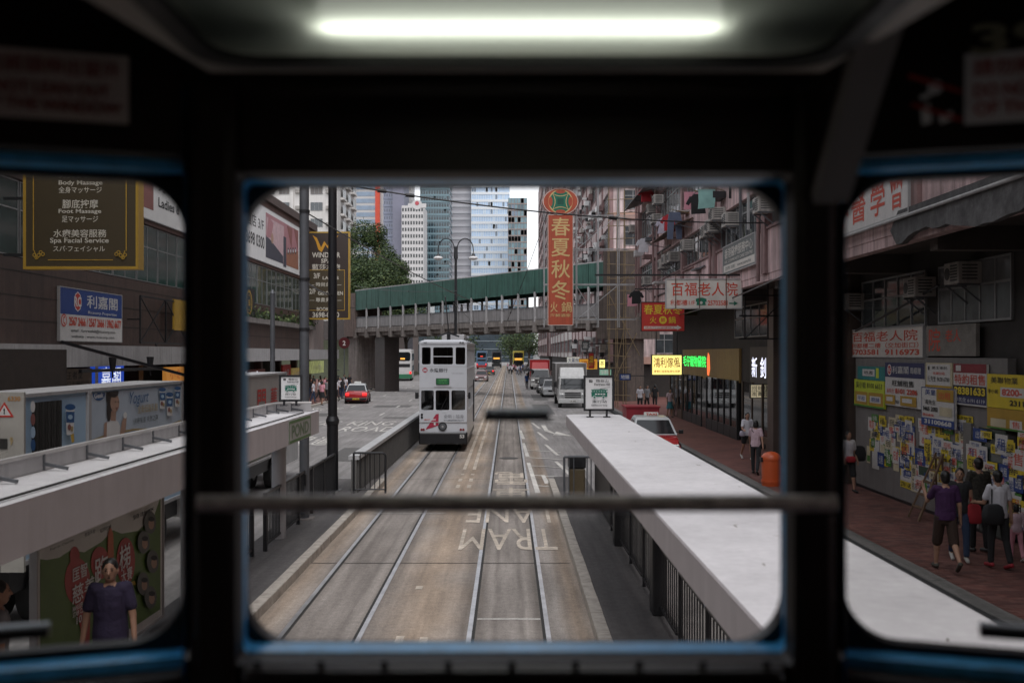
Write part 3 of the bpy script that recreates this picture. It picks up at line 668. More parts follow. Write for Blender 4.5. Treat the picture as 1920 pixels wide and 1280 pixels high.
hr = thing('pedestrian_gate', 'grey tubular railing frame at the end of the ribbed barrier wall', 'railing', (-4.0, 26, .15))
q = MB().tube([(-.05,0,0),(-.05,0,1.05),(.72,0,1.05),(.78,0,1.0),(.78,0,0)], .03, 8); q.build('frame', DKGREY, hr)
for x in (.12,.25,.38,.5,.63): MB().cyl((x,0,.1),(x,0,1.03),.014,n=6).build('bar', DKGREY, hr)
MB().tube([(-.05,0,.1),(.78,0,.1)], .02, 6).build('bottom_rail', DKGREY, hr)
p = thing('tram_pole', 'thick grey steel overhead-line pole at the left platform edge', 'pole', (PX(571,22), 22, 0))
MB().cyl((0,0,.1),(0,0,13),.105,.095,16).build('shaft', GREYM, p, auto=40); MB().bar((-.1,.02,.15),(-.1,.02,13),.03).build('cable_duct', BLACK, p); MB().rbx(-.07,.07,-.16,-.10,.9,1.15,.01).build('box', DKGREY, p)
MB().rbx(-.2,.2,-.2,.2,.0,.17,.02).build('base', CONC, p)
for z in (4.3,5.4,6.9): MB().cyl((0,0,z),(0,0,z+.06),.118,n=16).build('clamp', DKGREY, p)
bp = thing('black_pole', 'black cast-iron pole with a collar in front of the spa sign', 'pole', (PX(623.5,26.6), 26.6, 0))
MB().mat(BLACK).cyl((0,0,0),(0,0,1.95),.155,.15,16).cyl((0,0,2.05),(0,0,12),.125,.11,16).build('shaft', None, bp, auto=40)
MB().cyl((0,0,1.9),(0,0,2.0),.165,.185,16).cyl((0,0,2.0),(0,0,2.12),.185,.14,16).build('collar', BLACK, bp, auto=30)
MB().rbx(-.24,.24,-.24,.24,-.02,.16,.03).build('base', BLACK, bp)
for z in (3.2,3.35): MB().bar((.12,-.02,z),(.2,-.06,z),.02).build('hook', GREYM, bp)
tp = thing('traffic_post', 'thin grey signal post beside the left shelter end', 'pole', (PX(511,30), 30, 0))
MB().cyl((0,0,0),(0,0,5.6),.085,.07,12).cyl((0,0,5.6),(0,0,5.72),.08,.02,12).build('shaft', GREYM, tp, auto=40); MB().cyl((0,0,0),(0,0,.1),.14,n=12).build('base', GREYM, tp)
# two-armed street lamp
slp = thing('street_lamp', 'tall black street lamp with two curved arms and white bowls before the footbridge', 'street lamp', (-4.05, 76, 0))
MB().cyl((0,0,0),(0,0,11.6),.13,.10,12).cyl((0,0,11.0),(0,0,11.9),.17,.14,12).build('column', BLACK, slp, auto=40)
for s in (-1, 1):
    pts = [(s*(.1+.62-.62*math.cos(R(a))), 0, 11.7+.85*math.sin(R(a))) for a in range(0,181,18)]; pts.append((s*1.34,0,11.35))
    a_ = MB().tube([(s*.02,0,10.9),(s*.1,0,11.7)]+pts[1:], .045, 6).build('arm', BLACK, slp, auto=60)
    MB().mat(WHITE).ell((s*1.34,0,11.05),(.36,.36,.16),14,6).mat(BLACK).cyl((s*1.34,0,11.12),(s*1.34,0,11.4),.22,.08,12).build('lamp_bowl', None, slp, auto=50)

# ------------------------------------------------------------------ right side: pink tenement with an arcade
PINK = M('pink render', (.66, .47, .465), .85, var=.12, scale=1.2, streak=.42, dirt=.3, bump=.15)
PINKD = M('brown pink pilaster', (.27, .17, .165), .85, var=.15, streak=.35)
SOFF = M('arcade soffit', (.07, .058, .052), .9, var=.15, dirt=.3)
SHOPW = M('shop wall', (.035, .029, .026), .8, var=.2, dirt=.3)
ALU = M('window aluminium', (.30, .30, .30), .45, .5, var=.1)
WPANE = M('reflecting window pane', (.05, .06, .065), .08, var=.3, scale=1.5, spec=.9)
WPANE2 = M('curtained window pane', (.16, .165, .17), .12, var=.3, scale=2.5, spec=.8)
DARKIN = M('dark interior', (.012, .011, .010), .9)
def win_mesh(w, h, cols, rows=2, split=.68, th=.05):
    """window frame (x along, z up) and its pane, both at y=0 facing -y"""
    q = MB(); f = .045
    q.bx(0,w,-.03,.03,0,f).bx(0,w,-.03,.03,h-f,h).bx(0,f,-.03,.03,f,h-f).bx(w-f,w,-.03,.03,f,h-f)
    for i in range(1, cols): x = w*i/cols; q.bx(x-.025,x+.025,-.025,.028,f,h-f)
    if rows > 1: q.bx(f,w-f,-.022,.025,h*split-.025,h*split+.025)
    return q, MB().bx(f*.5,w-f*.5,.0,.012,f*.5,h-f*.5)
WCACHE = {}
def window(parent, loc, rz, w, h, cols=3, rows=2, split=.68, pane=None, frame=None, name='window'):
    pane = pane or WPANE; frame = frame or ALU
    k = (round(w,2), round(h,2), cols, rows, split, pane.name, frame.name)
    if k not in WCACHE:
        a, b = win_mesh(w, h, cols, rows, split); fa = a.build(name, frame, None, link=False); pb = b.build('pane', pane, None, link=False); WCACHE[k] = (fa.data, pb.data)
    o = bpy.data.objects.new(name, WCACHE[k][0]); COL.objects.link(o); o.parent = parent; o.location = loc; o.rotation_euler = (0,0,rz)
    p = bpy.data.objects.new('pane', WCACHE[k][1]); COL.objects.link(p); p.parent = o
    return o
FX = 7.8
def tenement(name, label, fx, ys, floors, z_base, ztop, x_back, pink, pil, shopx=None, pane_cycle=None):
    t = thing(name, label, 'building', (fx, ys[0], 0))
    def pt(q, nm, m=None, kind=None): q.v = [tuple(Vector(v)-Vector((fx,ys[0],0))) for v in q.v]; return q.build(nm, m, t, kind=kind)
    y0, y1 = ys[0], ys[-1]
    zs = [z_base]+[z for f in floors for z in f]+[ztop]
    for a, b in zip(zs[::2], zs[1::2]): pt(MB().bx(fx, fx+.3, y0, y1, a, b), 'wall_band', pink)
    for y in ys: pt(MB().bx(fx-.10, fx+.28, y-.22, y+.22, z_base, ztop), 'pilaster', pil)
    pt(MB().bx(fx+.9, x_back, y0, y1, z_base+.2, ztop), 'core', DARKIN)
    pt(MB().bx(fx+.301, x_back, y0-.02, y0+.3, z_base, ztop), 'end_wall', pink); pt(MB().bx(fx+.301, x_back, y1-.3, y1+.02, z_base, ztop), 'end_wall', pink)
    pt(MB().bx(fx, x_back, y0, y1, ztop+.01, ztop+.3), 'roof', SOFF)
    for i, (s, h) in enumerate(floors):
        pt(MB().bx(fx-.06, fx+.28, y0, y1, s-.09, s-.01), 'sill', pil)
        for j, (ya, yb) in enumerate(zip(ys, ys[1:])):
            L = yb-ya-.5; a = ya+.25
            # one strip window per bay, some bays closed with a pier
            pc = WPANE if (i*3+j) % 3 else WPANE2
            window(t, (.16, yb-.25-ys[0], s), R(-90), L, h-s, max(3, round(L/.85)), 2, .7, pc)
    if shopx:
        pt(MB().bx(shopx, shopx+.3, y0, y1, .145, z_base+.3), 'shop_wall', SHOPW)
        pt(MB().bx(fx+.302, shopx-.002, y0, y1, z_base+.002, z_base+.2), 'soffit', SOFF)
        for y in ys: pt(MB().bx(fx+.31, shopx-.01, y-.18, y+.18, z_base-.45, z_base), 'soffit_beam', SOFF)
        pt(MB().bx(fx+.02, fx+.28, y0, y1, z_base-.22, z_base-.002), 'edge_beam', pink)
    return t
YS = [8, 14, 19, 24.5, 30.2, 37.5, 44.5, 52, 59.5]
pink = tenement('tenement_building', 'pink rendered tenement over a dark shop arcade with strip windows and air conditioners', FX, YS,
    [(7.62,8.9),(10.27,12.1),(13.2,15.0),(16.1,17.9),(19,20.8)], 6.21, 22, 16, PINK, PINKD, 9.8)
def on(q, t, nm, m=None, kind=None, auto=None):
    L = Vector(t.location); q.v = [tuple(Vector(v)-L) for v in q.v]; return q.build(nm, m, t, kind=kind, auto=auto)
on(MB().bx(FX+.02, 16, -60, 7.7, 0, 22), pink, 'unseen_wing', PINK)  # out-of-view continuation added to cut sky light on the near street
# spalled concrete beam at the near end
SPALL = M('spalled concrete', (.115,.11,.112), .95, var=.3, scale=4, dirt=.5, bump=.8, bscale=14)
edge = [(11, 5.98)]; y = 11
while y < 19.6: y += .28; edge.append((y, 5.98+random.uniform(-.05,.06)-.1*math.sin(y*1.3)))
edge += [(20.0, 6.25), (19.6, 6.6), (11, 6.62)]
m_ = plate([[(p, z) for p, z in edge]], .12); m_.transform(Matrix.Rotation(R(90), 4, 'Z')); m_.transform(Matrix.Translation((7.72, 0, 0)))
on(MB().mesh(m_), pink, 'spalled_beam', SPALL)
on(MB().cyl((7.62, 9, 6.44),(7.62, 24.5, 6.44),.035,n=8), pink, 'conduit_pipe', LTGREY)
for z0, yy in ((5.4, 37.3), (5.4, 52.2), (5.4, 59.3), (5.4,30.0)): on(MB().cyl((7.64, yy+.5, 6.0),(7.64, yy+.5, 21),.06,n=8), pink, 'drain_pipe', PINKD)
# mezzanine windows of the arcade
for (ya, yb) in ((15,18.5),(19.3,22.6),(23.3,27.5),(29,35),(36,43)):
    window(pink, (9.8-FX-.03, yb-YS[0], 4.45), R(-90), yb-ya, 1.3, 5, 2, .6, WPANE2 if ya < 20 else WPANE)
for y in (12.5, 28.2, 35.6): on(MB().bx(9.35, 9.8, y-.4, y+.4, .15, 6.1), pink, 'pier', M('pier tile', (.085,.06,.05), .5, var=.15))

# air conditioners
AC_BODY = M('air conditioner casing', (.42,.39,.36), .6, var=.12, streak=.3); AC_GR = M('air conditioner grille', (.06,.06,.06), .7)
def make_ac(label):
    t = thing('air_conditioner', label, 'air conditioner', (0,0,0), 0, 'air conditioners on the pink tenement wall')
    MB().rbx(-.5,0,-.34,.34,0,.45,.015).build('casing', AC_BODY, t)
    q = MB()
    for i in range(6): q.bx(-.512,-.5,-.28,.02,.06+i*.06,.09+i*.06)
    q.build('grille', AC_GR, t); MB().mat(AC_GR).cyl((-.506,.18,.22),(-.5,.18,.22),.13,n=14).build('fan_opening', AC_GR, t)
    q = MB().mat(AC_GR)
    for i in range(5): q.bx(-.42,-.1,-.343,-.34,.08+i*.07,.11+i*.07)
    q.build('side_louvre', AC_GR, t)
    for s in (-.3,.3): MB().bar((0,s,-.02),(-.5,s,-.02),.04).bar((0,s,-.4),(-.45,s,-.03),.03).build('bracket', GREYM, t)
    return t
ACL = [(1234,383,'beside the dark awning above the hanging jeans'),(1187,436,'at the far edge above the red sign, upper row'),(1289,470,'left of the pilaster, between the jeans and the grey sign'),
       (1345,414,'highest one right of the pilaster by the curtained window'),(1328,446,'just below another left of the strip window'),(1263,491,'with twin dark fans under the jeans'),
       (1245,504,'low on the wall left of the twin-fan one'),(1213,534,'lowest one just above the red and yellow sign'),(1222,400,'half hidden under the dark awning')]
ac0 = None
for i, (px, py, w) in enumerate(ACL):
    Y = 7.55*F/(px-954); loc = (7.79, Y, PZ(py, Y)); lb = 'boxy window air conditioner '+w
    if ac0 is None: ac0 = make_ac(lb); ac0.location = loc
    else: dup(ac0, loc, 0, lb)
_r = random.Random(3)
for fl, zz in ((1, 8.15), (2, 10.35), (3, 13.3), (4, 16.2)):
    for n_, yy in enumerate((26.5, 29.3, 33.4, 36.2, 40.6, 47.0, 50.5, 55.5)):
        if _r.random() < .62: dup(ac0, (7.79, yy+_r.uniform(-.6,.6), zz+_r.uniform(-.25,.5)), 0, 'box air conditioner on the tenement, %s window row up, %s along from the near end' % (('lowest','second','third','fourth')[fl-1], ('first','second','third','fourth','fifth','sixth','seventh','eighth')[n_]))
for y, z, w in ((20.9, 5.25, 'under the arcade soffit beside the mezzanine window'), (27.7, 5.0, 'at the left end of the dark mezzanine'), (23.1, 5.1, 'in the middle of the dark mezzanine')):
    dup(ac0, (9.78, y, z), 0, 'weathered air conditioner '+w)
# thin pipes, ledges and wires on the tenement front
q = MB()
for i in range(70):
    y = _r.uniform(16,59); z = _r.choice([6.9,7.4,9.1,9.9,12.4,12.9,15.3])+_r.uniform(-.2,.4); k = _r.random(); q.mat(_r.choice([DKGREY, LTGREY, PINKD, GREYM, AC_BODY]))
    if k < .4: q.bx(FX-.09, FX-.02, y, y+_r.uniform(1,5), z, z+.05)
    elif k < .7: q.bx(FX-.1, FX-.02, y, y+.06, z, z+_r.uniform(.5,2.2))
    else: q.bx(FX-_r.uniform(.2,.6), FX-.02, y, y+_r.uniform(.4,1.2), z, z+_r.uniform(.05,.4))
on(q, pink, 'facade_clutter', None, 'stuff')
# awnings
def awning(ya, yb, z, w, dz, label, m):
    t = thing('awning', label, 'awning', (FX-.02, ya, z))
    MB().add([(0,0,0),(0,yb-ya,0),(-w,yb-ya,-dz),(-w,0,-dz),(0,0,.04),(0,yb-ya,.04),(-w,yb-ya,-dz+.04),(-w,0,-dz+.04)], [(0,1,2,3),(7,6,5,4),(0,4,5,1),(1,5,6,2),(2,6,7,3),(3,7,4,0)]).build('sheet', m, t)
    for y in (.1, (yb-ya)/2, yb-ya-.1): MB().bar((0,y,-dz-.15),(-w,y,-dz-.01),.03).build('strut', GREYM, t)
awning(50, 58.5, 12.5, 1.0, .35, 'dark sloping awning over the far upper windows of the pink tenement', DKGREY)
awning(42, 50, 9.5, .7, .25, 'shallow rusty awning over a lower strip window', M('rusty sheet', (.09,.05,.035), .8, var=.3))
# laundry on poles
CLO = {k: M('cloth '+k, c, .9, var=.15) for k, c in dict(pink=(.62,.28,.34), black=(.02,.02,.022), teal=(.25,.45,.42), denim=(.10,.12,.18), white=(.62,.6,.64), red=(.4,.03,.04), lilac=(.45,.42,.5)).items()}
def garment(px, py, kind, c, label, Y0=7.1):
    Y = Y0*F/(px-954); t = thing('hanging_laundry', label, 'laundry', (Y0, Y, PZ(py, Y)), 0, 'laundry hung outside the pink tenement')
    o = random.uniform(-.06,.06)
    if kind == 'trousers':
        q = MB().mat(CLO[c]).loft([[(-.24,-.05,0),(.24,-.05,0),(.24,.05,0),(-.24,.05,0)],[(-.28,-.07,-.3),(.28,-.07,-.3),(.28,.07,-.3),(-.28,.07,-.3)]])
        for s in (-1,1): q.loft([[(s*.15-.14,-.07,-.28),(s*.15+.14,-.07,-.28),(s*.15+.14,.07,-.28),(s*.15-.14,.07,-.28)],[(s*.2-.12+o,-.04,-1.15),(s*.2+.12+o,-.04,-1.15),(s*.2+.12+o,.04,-1.15),(s*.2-.12+o,.04,-1.15)]])
    elif kind == 'shirt':
        q = MB().mat(CLO[c]).loft([[(-.14,-.03,0),(.14,-.03,0),(.14,.03,0),(-.14,.03,0)],[(-.30,-.06,-.14),(.30,-.06,-.14),(.30,.06,-.14),(-.30,.06,-.14)],[(-.24,-.07,-.35),(.24,-.07,-.35),(.24,.07,-.35),(-.24,.07,-.35)],[(-.27+o,-.05,-.75),(.27+o,-.05,-.72),(.27+o,.05,-.72),(-.27+o,.05,-.75)]])
        for s in (-1,1): q.loft([[(s*.28,-.05,-.08),(s*.30,.05,-.08),(s*.22,.05,-.26),(s*.22,-.05,-.26)],[(s*.44,-.04,-.36),(s*.44,.04,-.36),(s*.33,.04,-.42),(s*.33,-.04,-.42)]])
    else:
        q = MB().mat(CLO[c]).loft([[(-.3,-.03,0),(.3,-.03,0),(.3,.03,0),(-.3,.03,0)],[(-.28,-.05,-.4),(.3,-.04,-.4),(.3,.05,-.4),(-.28,.04,-.4)],[(-.31,-.03,-.7),(.27,-.05,-.66),(.27,.03,-.66),(-.31,.03,-.7)]])
    q.build('garment', None, t, auto=40); MB().tube([(-.2,0,-.02),(0,0,.1),(.2,0,-.02)],.012,5).build('hanger', GREYM, t)
    MB().bar((-.1,0,.11),(FX-Y0-.02,.25,.0),.03).build('pole', M('bamboo', (.22,.15,.07), .6, var=.2), t)
garment(1297, 360, 'towel', 'pink', 'pink cloth hung highest beside a teal towel', 7.2); garment(1308, 364, 'shirt', 'black', 'black top dangling between the pink cloth and the teal towel', 7.1)
garment(1325, 355, 'towel', 'teal', 'pale teal towel on a pole outside the upper window'); garment(1265, 398, 'trousers', 'denim', 'blue denim trousers drying on a pole'); garment(1256, 402, 'shirt', 'red', 'red shirt hung just left of the jeans', 7.3)
garment(1246, 408, 'shirt', 'lilac', 'pale lilac shirt at the left of the red shirt and jeans', 7.3); garment(1207, 447, 'shirt', 'white', 'white shirt hung below a far air conditioner', 7.2); garment(1211, 352, 'shirt', 'red', 'red top hung above the dark awning', 7.2)
garment(1193, 545, 'shirt', 'black', 'black and dim garment hung beside the bamboo scaffold', 7.2); garment(1186, 552, 'towel', 'pink', 'pinkish cloth beside the black garment near the bamboo', 7.3)

# next block beyond the side street, and the pale blocks after it
PINK2 = M('pale pink render', (.66,.53,.52), .85, var=.12, scale=1, streak=.4, dirt=.3)
b2 = tenement('tenement_building', 'paler cluttered pink tenement block beyond the footbridge pier', 8.4, [83,89,95,101,107,113,119,125,131], [(3.6+i*3.0, 5.4+i*3.0) for i in range(9)], 3.0, 32, 22, PINK2, PINKD)
on(MB().bx(8.7, 22, 83.2, 131, 0, 2.95), b2, 'ground_floor', SHOPW)
for i in range(8):   # front-facing end wall windows
    for j in range(3): window(b2, (1.2+j*2.6, -.06, 3.8+i*3.0), 0, 1.5, 1.6, 2, 2, .7, WPANE)
for i in range(8): on(MB().bx(8.7, 20, 82.75, 82.97, 2.9+i*3.0, 3.5+i*3.0), b2, 'balcony_band', M('salmon band', (.5,.3,.24), .8, var=.1))
q = MB()
for i in range(260):
    y = random.uniform(84,131); z = 3.4+3*random.randint(0,8)+random.uniform(0,2); q.mat(random.choice([AC_BODY, DKGREY, LTGREY, PINKD, WHITE])); w = random.uniform(.25,.6)
    q.bx(8.39-w, 8.35, y, y+random.uniform(.3,1.2), z, z+random.uniform(.1,.6))
on(q, b2, 'facade_clutter', None, 'stuff')
PALE = M('pale cream render', (.7,.66,.64), .85, var=.1, streak=.3)
b3 = tenement('tenement_building', 'pale cream block farthest along the right side of the street', 8.6, [134,144,154,164,174,184,194,204], [(4+i*3.1, 5.7+i*3.1) for i in range(12)], 3.2, 44, 24, PALE, PINKD)
on(MB().bx(8.9, 24, 134, 204, 0, 3.15), b3, 'ground_floor', SHOPW)
b4 = tenement('tenement_building', 'washed-out pink block at the far bend of the street', 8.0, [207,219,231,243,255,267], [(4+i*3.1, 5.7+i*3.1) for i in range(13)], 3.2, 47, 26, PINK2, PINKD)
on(MB().bx(8.3, 26, 207, 267, 0, 3.15), b4, 'ground_floor', SHOPW)

# ------------------------------------------------------------------ left side: brown shopping block
TILE = M('brown wall tile', (.08,.047,.038), .55, var=.12, scale=2, streak=.25, dirt=.2)
TILE2 = M('red brown wall tile', (.11,.055,.045), .55, var=.12, scale=2, streak=.25)
GRNG = M('green tinted glazing', (.03,.055,.05), .08, var=.4, scale=.4, spec=.9)
LX = -18.0
mall = thing('shopping_block', 'brown tiled shopping block with billboards and a pale panelled canopy', 'building', (LX, 22, 0))
on(MB().bx(LX-14, LX, 22, 92, 4.1, 7.3), mall, 'lower_wall', TILE); on(MB().bx(LX-14, LX-.25, 22, 92, 7.3, 10.2), mall, 'window_back', DARKIN)
on(MB().bx(LX-14, LX+.02, 22, 92, 10.2, 15.0), mall, 'upper_wall', TILE2); on(MB().bx(LX-14.1, LX+.3, 21.9, 92.1, 15.0, 15.6), mall, 'parapet', TILE)
on(MB().bx(LX-14, LX-3.5, 22, 92, 0, 4.1), mall, 'shop_back', DARKIN)
for z in (5.0, 5.9, 6.8): on(MB().bx(LX, LX+.015, 22, 92, z, z+.03), mall, 'tile_joint', GROOVE)
for i in range(24):
    y = 22.3+i*2.9; window(mall, (-.1, y-22, 7.35), R(90), 2.8, 2.8, 2, 2, .62, GRNG)
for i in range(46):   # canopy fascia panels
    on(MB().bx(LX+2.3, LX+2.45, 24+i*1.46+.012, 24+(i+1)*1.46-.012, 3.3, 4.1), mall, 'canopy_panel', LTGREY)
on(MB().bx(LX, LX+2.3, 24, 91.2, 3.5, 4.05), mall, 'canopy', LTGREY)
for i in range(12): on(MB().bx(LX-.6, LX-.1, 25+i*6-.3, 25+i*6+.3, .145, 4.1), mall, 'shop_pillar', TILE)
on(MB().bx(LX-1.5, LX+.5, 89, 94, 4.1, 8), mall, 'corner_wall', M('pinkish wall panel', (.33,.27,.25), .7, var=.08, streak=.2))
on(MB().bx(LX-14, LX+.02, -60, 21.8, 0, 15.2), mall, 'unseen_wing', TILE)  # unseen continuation of the block, added to keep open sky off the near roofs
on(MB().bx(-60, 60, -150, -130, 0, 45), mall, 'added_end_block', TILE)  # unseen block added across the street, darkens reflections in the tram glass
# planter with hanging plants on the ledge
LEAFS = [M('leaf '+n, c, .65, var=.3, scale=2) for n, c in (('dark', (.026,.048,.015)), ('mid', (.05,.085,.024)), ('light', (.105,.14,.042)))]
pl_ = thing('ledge_planter', 'long ledge planter of scruffy dark plants on the brown wall', 'planter', (LX+.3, 60, 5.9))
MB().bx(-.25,.25,0,30,0,.35).build('trough', CONC, pl_)
q = MB()
for i in range(900):
    q.mat(random.choice(LEAFS)); c = Vector((random.gauss(.1,.2), random.uniform(0,30), .35+abs(random.gauss(.1,.3)))); a = Vector((random.uniform(-1,1),random.uniform(-1,1),random.uniform(-1,1)))*.14; b_ = Vector((random.uniform(-1,1),random.uniform(-1,1),random.uniform(-1,1)))*.1
    q.quad(c-a, c+b_, c+a, c-b_)
q.build('foliage', None, pl_, kind='stuff')

# ------------------------------------------------------------------ footbridge with the green roof
A, B = Vector((-15.6, 101)), Vector((7.6, 76.5)); dv = B-A; LB = dv.length
fb = thing('footbridge', 'covered concrete footbridge with a green roof fascia crossing the street', 'footbridge', (A.x, A.y, 0), math.atan2(dv.y, dv.x))
GREENR = M('weathered green fascia', (.042,.12,.095), .6, var=.12, scale=1.5, streak=.35, dirt=.15)
PARA = M('grey parapet panel', (.26,.25,.25), .5, var=.1, streak=.25)
def lerp(a, b, t): return a+(b-a)*t
zd = lambda x: lerp(5.7, 5.95, x/LB); zr = lambda x: lerp(8.15, 8.95, x/LB); zt = lambda x: lerp(10.1, 10.85, x/LB)
def sl(q, x0, x1, y0, y1, a0, b0, a1, b1): return q.loft([[(x0,y0,a0),(x0,y1,a0),(x0,y1,b0),(x0,y0,b0)],[(x1,y0,a1),(x1,y1,a1),(x1,y1,b1),(x1,y0,b1)]])
sl(MB(), -1, LB, .2, 3.0, zd(0)-.15, zd(0)+.55, zd(LB)-.15, zd(LB)+.6).build('deck', CONC, fb)
nb = 17; st = LB/nb
for k in range(nb):
    x0, x1 = k*st, (k+1)*st
    for y in (0, 3.1): sl(MB(), x0+.03, x1-.03, y, y+.16, zr(x0), zt(x0), zr(x1), zt(x1)).build('fascia_panel', GREENR, fb)
    for y in (.06, 3.1): sl(MB(), x0+.1, x1-.1, y, y+.04, zd(x0)+.72, zd(x0)+1.65, zd(x1)+.72, zd(x1)+1.65).build('parapet_panel', PARA, fb)
    for y in (.02, 3.08): sl(MB(), x0+.08, x1, y, y+.1, zd(x0)+1.66, zd(x0)+1.74, zd(x1)+1.66, zd(x1)+1.74).build('handrail', GREYM, fb)
    sl(MB(), x0+.03, x1-.03, -.02, .19, zd(x0)+.2, zd(x0)+.66, zd(x1)+.2, zd(x1)+.66).build('edge_beam', CONC, fb)
for k in range(nb+1):
    x = k*st
    for y in (-.04, 3.0): MB().bx(x-.08, x+.08, y, y+.14, zd(x)+.5, zr(x)+.1).build('post', LTGREY, fb)
    MB().bx(x-.18, x+.18, -.1, 3.2, zd(x)-.35, zd(x)+.5).build('haunch', CONC, fb)
sl(MB(), 0, LB, .17, 3.09, zr(0)+.6, zr(0)+.75, zr(LB)+.6, zr(LB)+.75).build('roof', DKGREY, fb)
sl(MB(), 0, LB, .0, 3.26, zt(0)+.004, zt(0)+.09, zt(LB)+.004, zt(LB)+.09).build('roof_edge', LTGREY, fb)
MB().bx(-1.6, -.1, .3, 2.6, -.0, 5.5).build('pier', CONC, fb); MB().bx(-1.8, .1, -.1, 3.3, 5.5, 9.9).build('stair_head', M('stair head concrete', (.16,.12,.105), .85, var=.15, streak=.3), fb)
MB().bx(2.6, 4.2, .6, 2.4, 0, 5.5).build('pier', M('dark pier tile', (.05,.04,.038), .5), fb)
MB().bx(LB-.6, LB+2.2, -.6, 3.6, 4.9, 8.2).bx(LB-.2, LB+2.0, -.3, 3.3, 8.203, 11.6).build('stair_tower', M('brown stained concrete', (.085,.065,.055), .9, var=.2, streak=.4), fb); MB().bx(LB+.2, LB+1.6, .4, 2.4, 0, 4.9).build('pier', MATS['brown stained concrete'], fb)
MB().bx(-7, -1.7, .2, 2.8, 5.2, 7.2).build('link_corridor', M('dark link', (.1,.085,.08), .7), fb)
no2 = thing('round_sign', 'small dark red round sign with a white figure by the bridge pier', 'sign', (PX(645.5,97), 97, 0))
MB().cyl((0,0,.1),(0,0,4.3),.05,n=8).build('post', GREYM, no2); MB().cyl((0,-.08,4.8),(0,-.02,4.8),.55,n=24).build('disc', M('dark maroon', (.09,.012,.015), .5), no2)
S = Sign((0,-.085,4.5)); S.text('2',-.14,.06,.14,.52,WHITE); S.make('','','',0,0,0,None,parent=no2)

# ------------------------------------------------------------------ hillside trees
def tree(loc, h, r, label, group=None, n=2600, mats=LEAFS, name='broadleaf_tree', seed=0):
    rnd = random.Random(seed); t = thing(name, label, 'tree', loc, 0, group)
    q = MB().cyl((0,0,0),(0,0,h*.5),r*.07,r*.045,8)
    blobs = []
    for i in range(11):
        a = rnd.uniform(0,6.28); rr = r*rnd.uniform(.15,.72); z = h*rnd.uniform(.42,.9); c = Vector((rr*math.cos(a), rr*math.sin(a), z)); blobs.append((c, r*rnd.uniform(.28,.5)))
        q.cyl((0,0,h*rnd.uniform(.25,.45)), c, r*.03, r*.01, 5)
    q.build('trunk', M('bark', (.06,.045,.035), .9, var=.3), t)
    q = MB()
    for i in range(n):
        c0, br = rnd.choice(blobs); d = Vector((rnd.gauss(0,1),rnd.gauss(0,1),rnd.gauss(0,1))).normalized(); c = c0+d*br*(.55+.5*rnd.random())*Vector((1,1,.8)).length/1.62
        k = rnd.random(); q.mat(mats[0] if k < .4 else mats[1] if k < .8 else mats[2])
        s = r*rnd.uniform(.018,.042); a = Vector((rnd.uniform(-1,1),rnd.uniform(-1,1),rnd.uniform(-.5,.5))).normalized()*s; b = a.cross(d).normalized()*s*.7
        q.add([c-a, c+b+d*s*.3, c+a, c-b-d*s*.3], [(0,1,2,3)])
    q.build('crown', None, t); return t
hill = MB()
hp = [(-60,150,0),(-28,150,0),(-18,155,0),(-16,190,0),(-60,190,16),(-34,175,11),(-25,172,5)]
n_, m_ = 16, 10
for i in range(n_+1):
    for j in range(m_+1):
        x = -75+(59)*i/n_; y = 140+80*j/m_; z = max(0, min(1, (-16-x)/28))*16*min(1, j/4)+random.uniform(-.4,.4); hill.v.append((x,y,z))
for i in range(n_):
    for j in range(m_): a = i*(m_+1)+j; hill.f.append((a, a+m_+1, a+m_+2, a+1)); hill.mi.append(0)
struct(hill.build('hillside', M('hillside earth', (.05,.055,.03), .95, var=.3), smooth=True))
for i, (px, Y, pt, zb, r, lab) in enumerate(((684,178,412,10,5,'dark leafy tree highest on the hillside beside the beige tower'),(705,170,445,6,5.4,'broad leafy tree in front of the red-striped tower'),
    (728,165,470,3,4.4,'rounded tree right of the broad one on the slope'),(690,160,488,3,5.4,'dense dark tree low on the slope over the footbridge'),(745,158,500,1,4.6,'light green tree at the foot of the slope'),
    (762,170,518,0,4,'smallest tree on the slope beside the white tower foot'),(715,156,520,0,5,'bushy tree just above the green roof edge'),(668,165,470,6,5,'tree partly behind the beige tower corner'))):
    tree((PX(px,Y), Y, zb), PZ(pt,Y)-zb, r, lab, None, 11000, seed=i+1)
for i, (px, Y, pt, r, lab) in enumerate(((975,300,612,9,'dark street tree where the road disappears'),(958,310,622,7,'smaller tree left of the dark one at the street end'),(992,290,618,6,'street tree beside the pale far block'),(850,250,622,9,'tree behind the tram roof under the footbridge'),(800,230,628,6,'tree seen under the bridge left of the tram'))):
    tree((PX(px,Y), Y, 0), PZ(pt,Y), r, lab, None, 2500, seed=i+30)

